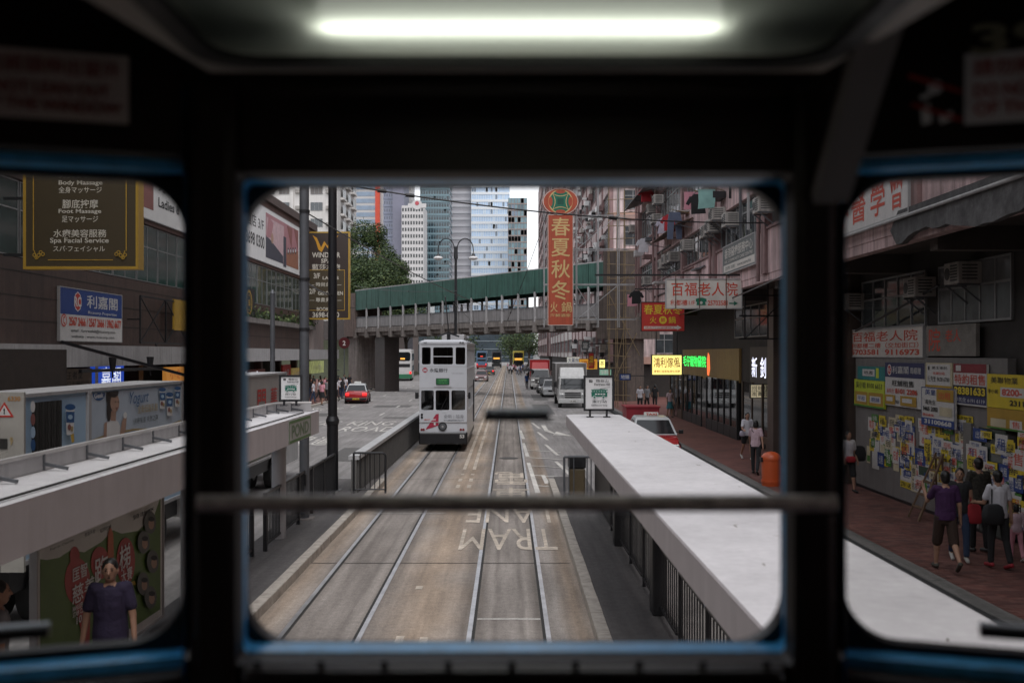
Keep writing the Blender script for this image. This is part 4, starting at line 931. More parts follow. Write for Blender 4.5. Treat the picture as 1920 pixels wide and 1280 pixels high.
# ------------------------------------------------------------------ towers behind
GW_D = M('dim blue pane', (.16,.22,.3), .12, var=.2, spec=.8); GW_L = M('bright blue pane', (.62,.74,.86), .2, var=.1, spec=.8)
def tower(label, px0, px1, Y, depth, ztop, wall, floor_h=3.2, bands=None, band_h=.9, glassm=None, cols=0, mull=None, side=None, zb=0):
    x0, x1 = PX(px0, Y), PX(px1, Y); t = thing('tower_block', label, 'building', ((x0+x1)/2, Y, zb)); w = (x1-x0)/2
    MB().bx(-w, w, 0, depth, 0, ztop).build('walls', wall, t)
    n = int((ztop-2)/floor_h)
    if bands:
        for k in range(n): MB().bx(-w-.15, w+.15, -.25, depth, 2+k*floor_h, 2+k*floor_h+band_h).build('floor_band', bands, t)
    if glassm and cols:
        q = MB(); cw = 2*w/cols
        for k in range(n):
            for c in range(cols):
                xa = -w+cw*(c+.2); q.bx(xa, xa+cw*.6, -.06, .1, 2.6+k*floor_h, 2.6+k*floor_h+floor_h*.52)
        q.build('windows', glassm, t, kind='stuff')
    if mull:
        q = MB()
        for c in range(mull+1): xa = -w+2*w*c/mull; q.bx(xa-.07, xa+.07, -.3, .0, 0, ztop)
        q.build('mullions', bands or LTGREY, t, kind='stuff')
        q = MB(); rr = random.Random(int(px0))
        for _ in range(170):
            c = rr.randrange(mull); k = rr.randrange(max(n,1)); xa = -w+2*w*c/mull; z = 2+k*floor_h; q.mat(rr.choice([GW_D, GW_D, GW_L] if px0 > 870 and px0 < 950 else [glassm or GW_D, MATS['teal curtain wall'], MATS['teal spandrel']])); q.bx(xa+.1, xa+2*w/mull-.1, -.05, .02, z+band_h+.1, z+floor_h-.15)
        q.build('window_panes', None, t, kind='stuff')
    return t
BEIGE = M('beige tower render', (.74,.71,.68), .85, var=.05, scale=.2, streak=.10)
bt = thing('tower_block', 'beige residential tower with bay windows rising behind the spa sign', 'building', (PX(633,180), 180, 0))
wB = PX(633,180)-PX(430,180)
MB().bx(-wB, 0, 0, 22, 0, 58).build('walls', BEIGE, bt)
BR = M('brown framed pane', (.09,.07,.06), .1, spec=.8)
for k in range(18):
    z = 3+k*2.95
    for xw, w in ((-19,1.6),(-16.6,1.6),(-12.6,1.2),(-10.6,1.9),(-6.3,.9),(-4.9,2.2)): window(bt, (xw, -.05, z), 0, w, 1.5, 3 if w > 1.7 else 2, 1, .7, WPANE if (k+int(xw)) % 3 else BR)
    for yw in (3, 9, 15):
        MB().bx(0, .7, yw, yw+3.6, z-.5, z-.1).build('bay_slab', BEIGE, bt); window(bt, (.45, yw+.2, z-.1), R(90), 3.2, 1.7, 4, 1, .7, WPANE)
for x in (-14.4, -8.2, -.2): MB().bx(x-.2, x+.2, -.3, .0, 0, 58).build('rib', BEIGE, bt)
q = MB()
for k in range(18):
    for xw in (-14.0,-7.6,-2.1): q.bx(xw, xw+.9, -.5, 0, 3.2+k*2.95, 3.8+k*2.95)
q.build('air_conditioners', AC_BODY, bt, kind='stuff')
WTOW = M('white tower cladding', (.62,.6,.59), .7, var=.04, scale=.1); GW = M('blue grey glazing', (.25,.33,.44), .15, var=.15, scale=.3, spec=.7)
REDT = M('orange red cladding', (.8,.11,.06), .6, var=.05)
t1 = tower('white tower with blue window bands and a bright red vertical strip', 664, 722, 520, 20, 150, WTOW, 3.6, None)
w_ = (PX(722,520)-PX(664,520))/2
for k in range(40): MB().bx(-w_+.6, w_-5.2, -.12, .1, 3+k*3.6, 5.2+k*3.6).build('window_band', GW, t1)
MB().bx(w_-5.0, w_-2.6, -1.2, .0, 0, 150).build('red_strip', REDT, t1)
SLATE = M('slate blue cladding', (.24,.26,.34), .35, var=.1, scale=.3); GW2 = M('slate glazing', (.10,.11,.16), .1, var=.2, spec=.8)
tower('slate blue tower with dark glazing between the red strip and the white tower', 719, 737, 450, 25, 140, SLATE, 3.4, SLATE, 1.0, GW2, 4)
tower('plain dark grey tower side beside the slate glazing', 736, 757, 446, 24, 140, M('dark grey tower', (.2,.2,.26), .4, var=.06, scale=.4), 3.4)
t3 = tower('white residential tower with small windows and a rounded red crest', 753, 794, 440, 20, 69, WTOW, 2.9, None, 0, DKGLASS, 8)
MB().cyl((2,-.2,69.4),(2,.8,69.4),2.2,n=24).bx(-2.0,6,-.1,.8,68,69.9).build('crest', WTOW, t3); MB().cyl((2,-.35,70),(2,-.2,70),.9,n=18).build('roundel', M('crest red', (.5,.08,.1), .5), t3)
tower('tall pale tower behind the white crested one', 750, 771, 540, 20, 160, WTOW, 3.0)
TEAL = M('teal curtain wall', (.06,.12,.15), .12, var=.35, scale=.25, spec=.8); TEALB = M('teal spandrel', (.2,.31,.35), .3, var=.1)
tower('teal glass office tower with pale floor bands', 788, 842, 480, 26, 140, TEAL, 3.1, TEALB, .9, M('dark teal pane', (.02,.035,.045), .1, var=.4, spec=.8), 11, 11)
tower('grey horizontally banded office tower', 840, 887, 505, 28, 150, M('grey tower glazing', (.46,.44,.47), .35, var=.08, scale=.3), 3.3, M('grey pale band', (.66,.64,.67), .5, var=.05), 1.3)
MB_ = tower('bright pale blue glass tower with white floor bands', 884, 955, 500, 30, 150, M('pale blue glazing', (.50,.66,.86), .12, var=.12, scale=.12, spec=.9), 3.7, M('white floor band', (.86,.88,.9), .4, var=.03), 1.3, None, 0, 16)
tower('narrow teal glazed tower with brown floor lines', 953, 988, 470, 20, 77, M('light teal glazing', (.13,.24,.28), .12, var=.3, scale=.3, spec=.8), 3.0, M('brown floor line', (.3,.24,.22), .6), .5, None, 0, 6)
tower('dark glass block with long horizontal lines at the street end', 880, 1000, 425, 30, 18, M('far dark glazing', (.035,.05,.062), .25, var=.3, scale=.2), 3.4, M('far grey band', (.17,.2,.22), .5), .35)
bm_ = tower('low pinkish block with a blue shopfront beyond the bridge pier', 690, 775, 175, 20, 13, M('pinkish low block', (.36,.3,.28), .8, var=.08), 3.4)
MB().bx(-3.2, -.4, -.3, -.02, 3.6, 9.5).build('blue_panel', M('blue panel', (.03,.2,.33), .4), bm_); MB().bx(2.5, 3.9, -.3, 20, 0, 12.9).build('grey_wing', M('grey wing', (.16,.16,.18), .6), bm_)
for k in range(3): MB().bx(-3.9, 3.9, -.4, -.31, .6+k*.9, 1.2+k*.9).build('sign_strip', [M('lit orange strip', (.9,.35,.08), .6, var=0, emit=.6), M('lit white strip', (.9,.75,.6), .6, var=0, emit=.5), SHOPW][k], bm_)
tower('glassy low block right of the pinkish one', 772, 800, 185, 20, 14, M('low glass', (.12,.16,.18), .15, var=.3, scale=.4), 3.4, LTGREY, .4)

# ------------------------------------------------------------------ signs on the right
PSIGN = M('ivory sign face', (.62,.58,.53), .55, var=.06, dirt=.15); SRED = M('sign red', (.5,.035,.025), .55, var=.1); SRED2 = M('red lettering', (.55,.06,.03), .55, var=0)
GOLD = M('gold lettering', (.62,.44,.19), .5, var=.08); SGREEN = M('sign green', (.01,.15,.09), .5); SBLUE = M('sign blue', (.015,.05,.22), .5, var=.08); SYEL = M('sign yellow', (.66,.5,.03), .55, var=.1)
ORSIGN = M('faded orange red sign', (.46,.085,.04), .6, var=.08, streak=.15)
SGREY = M('grey green sign', (.10,.115,.115), .5, var=.1)
# tall vertical hot-pot sign
Y = 62; x0, x1 = PX(1027,Y), PX(1075,Y); z0, z1 = PZ(610,Y), PZ(402,Y); w = x1-x0
S = Sign((x0, Y, z0)); hh = PZ(378,Y)-z0; cx = w/2
S.frame(0,0,w,z1-z0,.035,PSIGN)
cell = [(408,442),(447,481),(487,521),(526,562)]
for ch, (a, b) in zip('春夏秋冬', cell): S.text(ch, .22, PZ(b,Y)-z0, w-.2, PZ(a,Y)-z0, GOLD, .035)
S.text('火', .16, PZ(585,Y)-z0, .62, PZ(566,Y)-z0, GOLD, .03); S.text('鍋', .85, PZ(585,Y)-z0, w-.1, PZ(566,Y)-z0, GOLD, .03)
S.text('海鮮酒家', .15, PZ(594,Y)-z0, w-.15, PZ(588,Y)-z0, GOLD, .02)
hp_ = S.make('vertical_sign', 'tall orange red vertical hot-pot restaurant sign with a green coin emblem on top', 'sign', w, z1-z0, .3, ORSIGN)
em = MB(); pts = [(cx+1.12*math.cos(R(a)), hh+.86*math.sin(R(a))) for a in range(0,360,12)]
em.mat(ORSIGN).loft([[(a,.31,b) for a,b in pts],[(a,-.02,b) for a,b in pts]]); em.build('emblem_disc', None, hp_)
S = Sign((x0, Y-.03, z0)); S.disc(cx,hh,1.1,PSIGN,.84,32); S.disc(cx,hh,1.06,ORSIGN,.80,32); S.disc(cx,hh,.76,GOLD,.76,32); S.disc(cx,hh,.69,SGREEN,.69,32)
for dx, dz in ((1,0),(-1,0),(0,1),(0,-1)): S.poly([(cx+dx*.62+.3*math.cos(R(a))*(.42 if dx else 1)-(0), hh+dz*.62+.3*math.sin(R(a))*(.42 if dz else 1)) for a in range(0,360,20)], ORSIGN)
def concave(k, dip): return [(cx+k*(a+(0 if i % 2 else 0)), hh+k*b) for i, (a, b) in enumerate([(x, 1-dip*(1-x*x)) for x in (-1,-.6,-.2,.2,.6)]+[(1-dip*(1-y*y), y) for y in (1,.6,.2,-.2,-.6)]+[(x, -1+dip*(1-x*x)) for x in (1,.6,.2,-.2,-.6)]+[(-1+dip*(1-y*y), y) for y in (-1,-.6,-.2,.2,.6)])]
S.poly(concave(.53,.32), GOLD); S.poly(concave(.46,.32), SGREEN); S.rect(cx-.2,hh-.2,cx+.2,hh+.2,M('deep green', (.006,.08,.05), .5))
S.make('','','',0,0,0,None,parent=hp_, print_name='emblem') if False else None
S.b.v = [tuple(Vector(p)-Vector((x0,Y,z0))) for p in S.b.v]; S.b.build('emblem', None, hp_)
q = MB()   # galvanised carrying frame back to the tenement
for z in (.4,2.6,4.8,6.9,9.0):
    for y in (.4,1.3): q.bar((-.2,y,z),(FX-x0+.2,y,z),.05)
    q.bar((-.2,.4,z),(-.2,1.3,z),.05)
for x in (-.2,w+.25,w+1.6,w+2.9):
    for y in (.4,1.3): q.bar((x,y,-.1),(x,y,9.6),.05)
for z in (.4,4.8): q.bar((w+.25,.4,z),(w+2.9,.4,z+2.2),.04).bar((w+1.6,1.3,z),(w+.25,1.3,z+2.2),.04)
q.build('carrying_frame', M('galvanised tube', (.42,.43,.44), .4, .4), hp_)
# white home sign, hung from a bar
Y = 33.5; x0, x1, z0, z1 = PX(1250,Y), PX(1390,Y), PZ(577,Y), PZ(524,Y); w, h = x1-x0, z1-z0
S = Sign((x0,Y,z0)); S.text('百福老人院', .16, h*.42, w-.12, h*.9, SRED2, .03); S.text('利都樓1/F', .12, .08, .95, .27, SRED2, .02); S.text('25703581', 1.38, .08, 2.05, .25, SRED2, .02)
S.poly([(1.0,.09),(1.02,.2),(.98,.2),(.98,.3),(1.1,.34),(1.22,.34),(1.34,.3),(1.34,.2),(1.29,.2),(1.32,.09)], SGREEN); S.disc(1.16,.17,.05,PSIGN)
S.poly([(2.1,.13),(2.1,.17),(2.26,.17),(2.26,.23),(2.4,.15),(2.26,.07),(2.26,.13)], SGREEN)
ws = S.make('hanging_sign', 'ivory hanging sign with red characters, a green telephone and an arrow', 'sign', w, h, .14, PSIGN, None, LTGREY)
MB().bar((-2.4,.1,h+.16),(w+.4,.1,h+.16),.06).build('hanger_bar', BLACK, ws)
for a in (.3,1.1,2.0): MB().bar((a,-.03,-.02),(a,-.03,h+.16),.025).build('strap', M('rusty strap', (.12,.07,.05), .8), ws)
# red hot-pot direction sign
Y = 44; x0, x1, z0, z1 = PX(1203,Y), PX(1283,Y), PZ(620,Y), PZ(567,Y); w, h = x1-x0, z1-z0
S = Sign((x0,Y,z0)); S.text('春夏秋冬', .1,h*.58,w-.1,h*.93,SYEL,.05); S.text('火',.36,h*.26,.66,h*.5,SYEL,.04); S.disc(w/2,h*.38,.17,SYEL); S.text('鮮',w/2-.1,h*.38-.1,w/2+.1,h*.38+.1,SRED); S.text('鍋',w-.7,h*.26,w-.38,h*.5,SYEL,.04)
S.poly([(.1,.08),(w-.32,.08),(w-.32,.03),(w-.12,.14),(w-.32,.25),(w-.32,.2),(.1,.2)], PSIGN); S.text('請由竹山道樓梯上', .16,.1,w-.4,.18,SRED2)
rs = S.make('hanging_sign', 'red hanging sign with yellow characters and a white arrow, behind the ivory one', 'sign', w, h, .16, SRED, None, DKGREY)
MB().bar((.2,.08,h),(.2,.08,h+.6),.04).bar((w-.2,.08,h),(w-.2,.08,h+.6),.04).bar((-.3,.08,h+.6),(w+.6,.08,h+.6),.05).build('hanger_bar', BLACK, rs)
# lit yellow furniture sign and green neon hospital lettering
LITY = M('lit yellow sign face', (.95,.82,.24), .5, var=0, emit=.75); NEONG = M('green neon', (.03,.8,.10), .5, var=0, emit=1.3); NEONW = M('white neon', (.78,.8,.95), .5, var=0, emit=1.0); NEONR = M('orange red neon', (.85,.16,.04), .5, var=0, emit=.8)
Y = 47; x0, x1, z0, z1 = PX(1223,Y), PX(1278,Y), PZ(702,Y), PZ(666,Y); w, h = x1-x0, z1-z0
S = Sign((x0,Y,z0)); S.text('鴻利傢俬',.06,h*.36,w-.06,h*.9,SRED2,.02); S.text('專營訂造傢俬梳化床褥',.08,h*.1,w-.08,h*.24,SRED2,.01)
ls_ = S.make('lightbox_sign', 'lit yellow box sign with red characters hung under the arcade', 'sign', w, h, .25, LITY, None, DKGREY)
MB().bar((.2,.1,h),(.2,.1,6.2-z0),.04).bar((w-.2,.1,h),(w-.2,.1,6.2-z0),.04).build('hanger_rod', DKGREY, ls_)
SXF = 9.79
def wallrect(pxa, pya, pxb, pyb, X=SXF):  # photo rectangle on the shop wall -> (y start, z low, width, height)
    ya, yb = X*F/(pxa-954), X*F/(pxb-954)
    return ya, yb
TANP = M('tan yellow panel', (.27,.175,.06), .6, var=.08, streak=.1)
S = Sign((SXF-.1, 55.5, 2.55), (0,-1,0)); 
S.text('毛仔寵物醫院', .2,.55,6.6,1.12,NEONG,.05)
S.poly([(6.9,.2),(7.3,.15),(7.6,.5),(7.45,1.15),(7.1,1.3),(6.85,.9)], NEONR)
S.make('shop_fascia', 'long tan shop fascia carrying green neon characters under the arcade', 'sign', 13.6, 1.45, .1, TANP)
S = Sign((SXF-.1, 40.0, 2.55), (0,-1,0)); 
for i, ch in enumerate('新釗記'): S.text(ch, .3+i*1.35,.3,1.15+i*1.35,1.1,NEONW,.04)
S.make('shop_fascia', 'dark shop fascia with three white neon characters', 'sign', 4.6, 1.5, .1, M('dark fascia', (.05,.04,.038), .6))
S = Sign((PX(1408,38), 38, PZ(745,38))); wq = .42
for i, ch in enumerate('招財進寶'): S.text(ch, .04+(i%2)*.22,.28-(i//2)*.22,.2+(i%2)*.22,.44-(i//2)*.22,INK,.02)
S.rect(.205,.02,.222,.46,DKGREY); S.rect(.02,.235,.42,.25,DKGREY)
sq = S.make('square_lamp_sign', 'small lit cream square sign with four dark characters beside the shop door', 'sign', .43,.48,.14,M('lit cream face', (.72,.62,.40), .5, var=0, emit=.25),None,DKGREY)
MB().bar((.4,.07,.24),(9.8-PX(1408,38),.07,.24),.04).build('arm', DKGREY, sq)
# grey wall sign and white association sign on the tenement
S = Sign((FX-.13, 35.6, 6.6), (0,-1,0)); S.rect(.06,.05,4.54,.30,PSIGN); S.text('香港醫療服務中心',.25,.52,4.3,.86,PSIGN,.02); S.text('H.K. COMMUNITY CARE CENTRE',.25,.36,4.3,.46,PSIGN,.01); S.text('2570 3581   www.care.hk',.4,.12,4.1,.23,SGREY,.01)
S.make('wall_sign', 'grey wall sign with white characters under a tenement strip window', 'sign', 4.6, .95, .08, SGREY, None, LTGREY)
S = Sign((FX-.13, 23.7, 6.52), (0,-1,0))
for ch, a, b in zip('中醫學會', (.5,1.43,2.6,3.67), (1.2,2.3,3.4,4.37)): S.text(ch, a,.13,b,.95,SRED2,.03)
S.make('wall_sign', 'large white sign with dark red characters above the spalled beam', 'sign', 4.6, 1.1, .1, M('white sign panels', (.6,.57,.56), .5, var=.05, streak=.1), None, LTGREY)
# home sign band on the arcade wall
def wsign(pxa, pxb, z0, z1, X=9.6): return Sign((X, X*F/(pxa-954), z0), (0,-1,0)), X*F/(pxa-954)-X*F/(pxb-954), z1-z0
S, w, h = wsign(1592,1731,3.72,4.42); S.text('百福老人院',.3,h*.55,w-.3,h*.93,SRED2,.03); S.text('利都樓二樓（交加街口）',.2,h*.3,w-.25,h*.5,SRED2,.02); S.text('5703581  9116973',.2,h*.05,w-.2,h*.26,SRED2,.03)
S.make('fascia_sign', 'dirty white fascia sign with a telephone number above the property boards', 'sign', w, h, .1, PSIGN, None, LTGREY)
S, w, h = wsign(1737,1830,3.74,4.42); S.text('院',.15,.1,.75,h-.06,SRED2,.02); S.text('老人',1.0,h*.45,1.75,h*.85,SRED2,.02)
S.make('fascia_sign', 'dimmer blank-ended fascia sign with one large red character', 'sign', w, h, .08, M('grimy sign face', (.22,.2,.18), .7, var=.2, dirt=.4))
# property agents' boards, under the fascia
SHX = 9.55
def board(pxa, pxb, pya, pyb, label, face, prints, X=SHX, th=.05, group=None, name='agency_board'):
    ya, yb = X*F/(pxa-954), X*F/(pxb-954); ym = (ya+yb)/2
    z1, z0 = PZ(pya, ym), PZ(pyb, ym); w, h = ya-yb, z1-z0
    S = Sign((X, ya, z0), (0,-1,0))
    for p in prints:
        if p[0] == 'r': S.rect(p[1]*w,p[2]*h,p[3]*w,p[4]*h,p[5])
        elif p[0] == 'f': S.frame(p[1]*w,p[2]*h,p[3]*w,p[4]*h,.02,p[5])
        elif p[0] == 'd': S.disc(p[1]*w,p[2]*h,p[3]*h,p[4])
        else: S.text(p[1],p[2]*w,p[3]*h,p[4]*w,p[5]*h,p[6],p[7] if len(p) > 7 else .03)
    return S.make(name, label, 'sign' if group is None else 'poster', w, h, th, face, group)
PWH = M('board white', (.6,.58,.56), .55, var=.05); PTEAL = M('board teal', (.02,.2,.2), .55); PLIME = M('board lime', (.5,.58,.04), .55); PNAVY = M('board navy', (.02,.025,.10), .5); PCRE = M('board cream', (.55,.48,.33), .55)
PGRN = M('board green', (.06,.2,.03), .55); PMAR = M('board maroon', (.22,.02,.03), .55); PBRO = M('board ochre', (.42,.25,.03), .55)
board(1608,1659,687,713,'teal board with a small white patch at the left of the property boards',PTEAL,[('r',.2,.3,.65,.8,PWH),('t','地產',.25,.4,.6,.7,INK),('r',.7,.2,.8,.9,PLIME)])
board(1602,1658,712,763,'lime green board with a mobile number below the teal one',PLIME,[('t','吳小姐 8100 6653',.06,.68,.94,.92,INK),('r',.03,.08,.47,.55,PBRO),('r',.5,.08,.97,.55,PBRO),('r',.1,.18,.42,.42,PWH),('r',.55,.18,.9,.42,PWH),('t','平租',.14,.22,.38,.38,SBLUE),('t','靚舖',.6,.22,.86,.38,SBLUE),('r',0,0,1,.06,PGRN)])
board(1660,1734,680,763,'white and navy property board with a red octagon logo',PWH,[('r',0,.66,1,1,PNAVY),('d',.12,.83,.13,PWH),('d',.12,.83,.1,SRED),('t','RC',.07,.78,.17,.88,PWH),('t','利嘉閣',.2,.75,.62,.92,PWH),('t','周經理',.66,.76,.92,.9,PWH,.01),('t','旺舖租售',.2,.46,.75,.6,INK,.05),('t','8101 2286',.28,.29,.84,.41,SRED2),('t','吳先生',.05,.29,.25,.4,SRED2),('r',.0,.03,.28,.25,PBRO),('r',.42,.03,.82,.25,PBRO),('r',.05,.1,.22,.2,PWH),('r',.47,.1,.72,.2,PWH),('t','93',.3,.06,.38,.14,INK)])
board(1736,1785,680,727,'cream board with a black ring logo next to the navy one',PCRE,[('r',.06,.08,.94,.94,PWH),('d',.13,.78,.09,INK),('t','業主委託',.25,.74,.85,.86,INK),('t','旺鋪出租',.3,.52,.75,.64,SRED2),('t','陳先生 9638 6700',.1,.24,.92,.46,INK),('r',0,0,1,.1,PBRO)])
board(1728,1790,727,800,'white and blue board with an eight digit number along its foot',PWH,[('f',0,0,1,1,SBLUE),('r',0,0,1,.2,SBLUE),('t','31100668',.1,.05,.92,.17,PWH,.04),('t','英皇',.12,.8,.45,.95,SBLUE),('r',.48,.66,.98,.97,PBRO),('t','出租',.55,.72,.9,.9,SRED2),('t','馮先生',.12,.55,.46,.68,INK),('t','9465 2083',.06,.38,.52,.5,INK),('r',.58,.3,.94,.52,PCRE),('t','歡迎查詢',.06,.24,.4,.32,SRED2)], X=9.48)
board(1788,1850,682,760,'board with red print over a black and yellow telephone number',PWH,[('r',0,.78,1,1,PMAR),('r',.08,.82,.24,.96,PWH),('t','特約租售',.04,.5,.97,.75,SRED2,.03),('r',0,.22,1,.47,INK),('t','28381633',.03,.25,.97,.44,SYEL,.04),('r',0,.04,1,.22,PNAVY),('t','李先生 6191 6119',.06,.07,.96,.18,PWH)])
board(1851,1925,702,766,'yellow board with a boxed red number at the end of the shop wall',SYEL,[('t','美聯物業',.1,.72,.8,.92,INK,.03),('r',.36,.34,.95,.62,PWH),('t','8200-',.4,.38,.9,.58,SRED2,.04),('t','李小姐',.03,.42,.3,.55,INK),('t','2311',.6,.1,.95,.26,INK,.03)])
board(1851,1925,767,806,'orange strip board with green foot below the boxed yellow one',PBRO,[('r',.1,.1,.5,.5,PCRE),('r',.6,.1,.9,.5,PWH),('t','售',.65,.14,.85,.46,SRED2),('r',0,0,1,.08,PGRN)])
# notices pasted on the shop wall
WALLP = M('shop panel white', (.19,.175,.17), .55, var=.08, streak=.12); 
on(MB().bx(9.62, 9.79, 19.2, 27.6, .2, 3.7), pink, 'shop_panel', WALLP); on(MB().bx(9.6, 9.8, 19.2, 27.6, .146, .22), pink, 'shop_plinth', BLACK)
on(MB().bx(9.56, 9.617, 20.6, 20.95, .2, 2.35), pink, 'panel_post', M('grey tile post', (.17,.16,.15), .5)); on(MB().bx(9.58,9.617,19.2,20.3,.2,2.3), pink, 'glass_door', M('green grey glass', (.06,.075,.07), .1, spec=.8))
def notice(pxa, pya, w, h, face, prints, X=9.615, nm='notice'):
    ya = X*F/(pxa-954); z1 = PZ(pya, ya); S = Sign((X-.004-.002*random.random(), ya, z1-h), (0,-1,0)); S.rect(0,0,w,h,face)
    for p in prints:
        if p[0] == 't': S.text(p[1],p[2]*w,p[3]*h,p[4]*w,p[5]*h,p[6],.03)
        else: S.rect(p[1]*w,p[2]*h,p[3]*w,p[4]*h,p[5])
    L = Vector(pink.location); S.b.v = [tuple(Vector(p)-L) for p in S.b.v]; return S.b.build(nm, None, pink)
YA = [('t','永昇物業',.06,.12,.94,.88,INK)]; YB = [('t','27811682',.04,.12,.96,.88,INK)]; WA = [('t','租售請電',.2,.2,.8,.8,SBLUE)]
def stackcol(px, py0, n, w, seq=0):
    ya = 9.615*F/(px-954); z = PZ(py0, ya)
    for i in range(n):
        k = (i+seq) % 3; h = .155 if k != 1 else .11; z -= h+.004
        notice(px, 662+(3.8-z-h)*F/ya, w, h, (SYEL, PWH, SYEL)[k], (YA, WA, YB)[k])
stackcol(1792, 776, 10, .82); stackcol(1689, 845, 6, .72); stackcol(1754, 800, 3, .75, 2); stackcol(1752, 851, 5, .75); stackcol(1843, 800, 7, .62)
for px, py, w, h, f, pr in ((1690,795,.8,.3,PCRE,[('t','公告',.3,.3,.7,.7,INK)]),(1692,816,.8,.18,ORSIGN,[('t','啟事',.3,.2,.7,.8,PWH)]),(1692,826,.75,.32,PWH,[('t','招租',.2,.3,.8,.7,SBLUE),('r',0,0,1,.1,SBLUE)]),
    (1650,805,.42,.75,PCRE,[('r',.05,.03,.95,.97,PWH),('t','告示',.3,.6,.7,.8,SRED2),('r',.15,.2,.85,.5,PCRE)]),(1668,806,.42,.75,PCRE,[('r',.05,.03,.95,.97,PWH),('t','通告',.3,.6,.7,.8,SRED2),('r',.15,.2,.85,.5,PCRE)]),
    (1636,790,.5,.55,PNAVY,[('r',.1,.1,.9,.4,M('notice grey', (.2,.2,.22), .6))]),(1636,820,.5,.8,PWH,[]),(1626,835,.26,.45,PCRE,[('r',.1,.1,.9,.45,PGRN)]),(1676,860,.36,.28,PCRE,[('r',.1,.6,.9,.9,PMAR)]),
    (1725,804,.55,.4,PWH,[('t','急租',.2,.2,.8,.8,SRED2)]),(1723,834,.6,.72,PWH,[('r',0,.9,1,1,INK),('r',0,.4,1,.5,INK),('t','鋪位',.2,.55,.8,.85,SRED2),('r',.05,.05,.95,.35,M('notice dark green', (.03,.06,.04), .6))]),
    (1770,822,.4,.24,PGRN,[]),(1770,832,.42,.26,PWH,[('t','放盤',.2,.2,.8,.8,SBLUE)]),(1750,822,.4,.4,PWH,[('r',0,.8,1,1,SBLUE),('t','出售',.2,.2,.8,.6,SBLUE)]),
    (1845,872,.6,.2,PGRN,[]),(1842,884,.75,.34,PWH,[('t','3388 8298',.1,.3,.9,.7,INK)]),(1842,905,.75,.15,PGRN,[]),(1888,838,.5,.4,M('notice mauve', (.2,.18,.3), .6),[('t','貸款',.2,.2,.8,.8,PWH)]),(1895,866,.42,.5,PMAR,[('r',.08,.1,.92,.8,PWH),('t','收',.3,.3,.7,.6,INK)]),(1895,890,.42,.42,PMAR,[('r',.08,.1,.92,.9,PWH),('t','購',.3,.3,.7,.7,INK)])):
    notice(px, py, w, h, f, pr)
rn_ = random.Random(11)
for i in range(210):
    px = rn_.uniform(1628, 1915); ya = 9.615*F/(px-954); zz = rn_.uniform(.75, 2.4) if px > 1690 else rn_.uniform(1.2, 2.3)
    h = rn_.uniform(.12,.4); w = rn_.uniform(.25,.6); f = rn_.choice([PWH, PWH, SYEL, SYEL, PCRE, PWH, PGRN, SBLUE]); k = rn_.random()
    notice(px, 662+(3.8-zz)*F/ya, w, h, f, [('t', rn_.choice(['租','售','旺鋪','筍盤','電話','招租']), .15,.2,.85,.8, INK if f in (SYEL, PCRE) else SRED2 if k < .5 else SBLUE)] if f not in (PGRN, SBLUE) else [('t','出租',.2,.2,.8,.8,PWH)], X=9.612 if px < 1812 else 9.552)
# folding wooden ladder against the shop wall
ld = thing('wooden_ladder', 'worn wooden folding ladder leaning by the notice-covered shop wall', 'ladder', (9.2, 9.2*F/(1738-954), .15))
WD = M('worn ladder wood', (.15,.09,.055), .8, var=.2)
for y in (-.22,.22): MB().bar((-.3,y*1.3,0),(.28,y*.8,1.45),.06,.035).build('rail', WD, ld)
for y in (-.22,.22): MB().bar((.33,y*1.2,0),(.26,y*.7,1.4),.04,.03).build('back_leg', WD, ld)
for k in range(1,6): MB().bx(-.3+.116*k-.05,-.3+.116*k+.06,-.27+.012*k,.27-.012*k,.27*k-.02,.27*k+.01).build('tread', WD, ld)
# glazed shopfronts farther along the arcade
LITIN = M('warm lit shop interior', (.55,.33,.12), .8, var=.5, scale=1.2, emit=.12)
SHG = glass('shop glass', (.5,.5,.48), .12)
def shopfront(y0, y1, label, frame, lit, zt=2.5, hang=None):
    t = thing('shopfront', label, 'shop', (9.74, y0, .145)); L = y1-y0
    MB().bx(.0,.02,0,L,0,zt).build('back_panel', lit, t)
    n = max(3, int(L/1.3))
    for i in range(n+1): MB().bx(-.14,-.02,L*i/n-.05,L*i/n+.05,0,zt).build('mullion', frame, t)
    for i in range(n):
        if i == n//2: MB().bx(-.11,-.07,L*i/n+.06,L*(i+1)/n-.06,0.02,zt-.1).build('door', DKGLASS, t)
        else:
            MB().bx(-.13,-.01,L*i/n+.05,L*(i+1)/n-.05,0,.5).build('stall_riser', frame, t); MB().bx(-.10,-.09,L*i/n+.05,L*(i+1)/n-.05,.5,zt).build('pane', SHG, t)
    q = MB()
    for i in range(int(L*4)):
        y = random.uniform(.1,L-.1); z = random.uniform(.5,zt-.5); q.mat(random.choice([PWH,PBRO,SRED,DKGREY,PCRE,TILE])); q.bx(-.05,-.0,y-.15,y+.12,z,z+random.uniform(.1,.5))
    q.build('window_display', None, t, kind='stuff'); return t
FRB = M('brown shop frame', (.07,.045,.03), .4)
shopfront(28.4, 35, 'dark shopfront with notices behind the orange bin', FRB, SHOPW)
shopfront(36.2, 41, 'brown framed shop below the white neon characters', FRB, TILE)
shopfront(42, 55, 'long dark glazed clinic shopfront under the tan fascia', DKGREY, DARKIN)
shopfront(55.4, 59.4, 'warmly lit shopfront at the far corner of the arcade', FRB, LITIN)
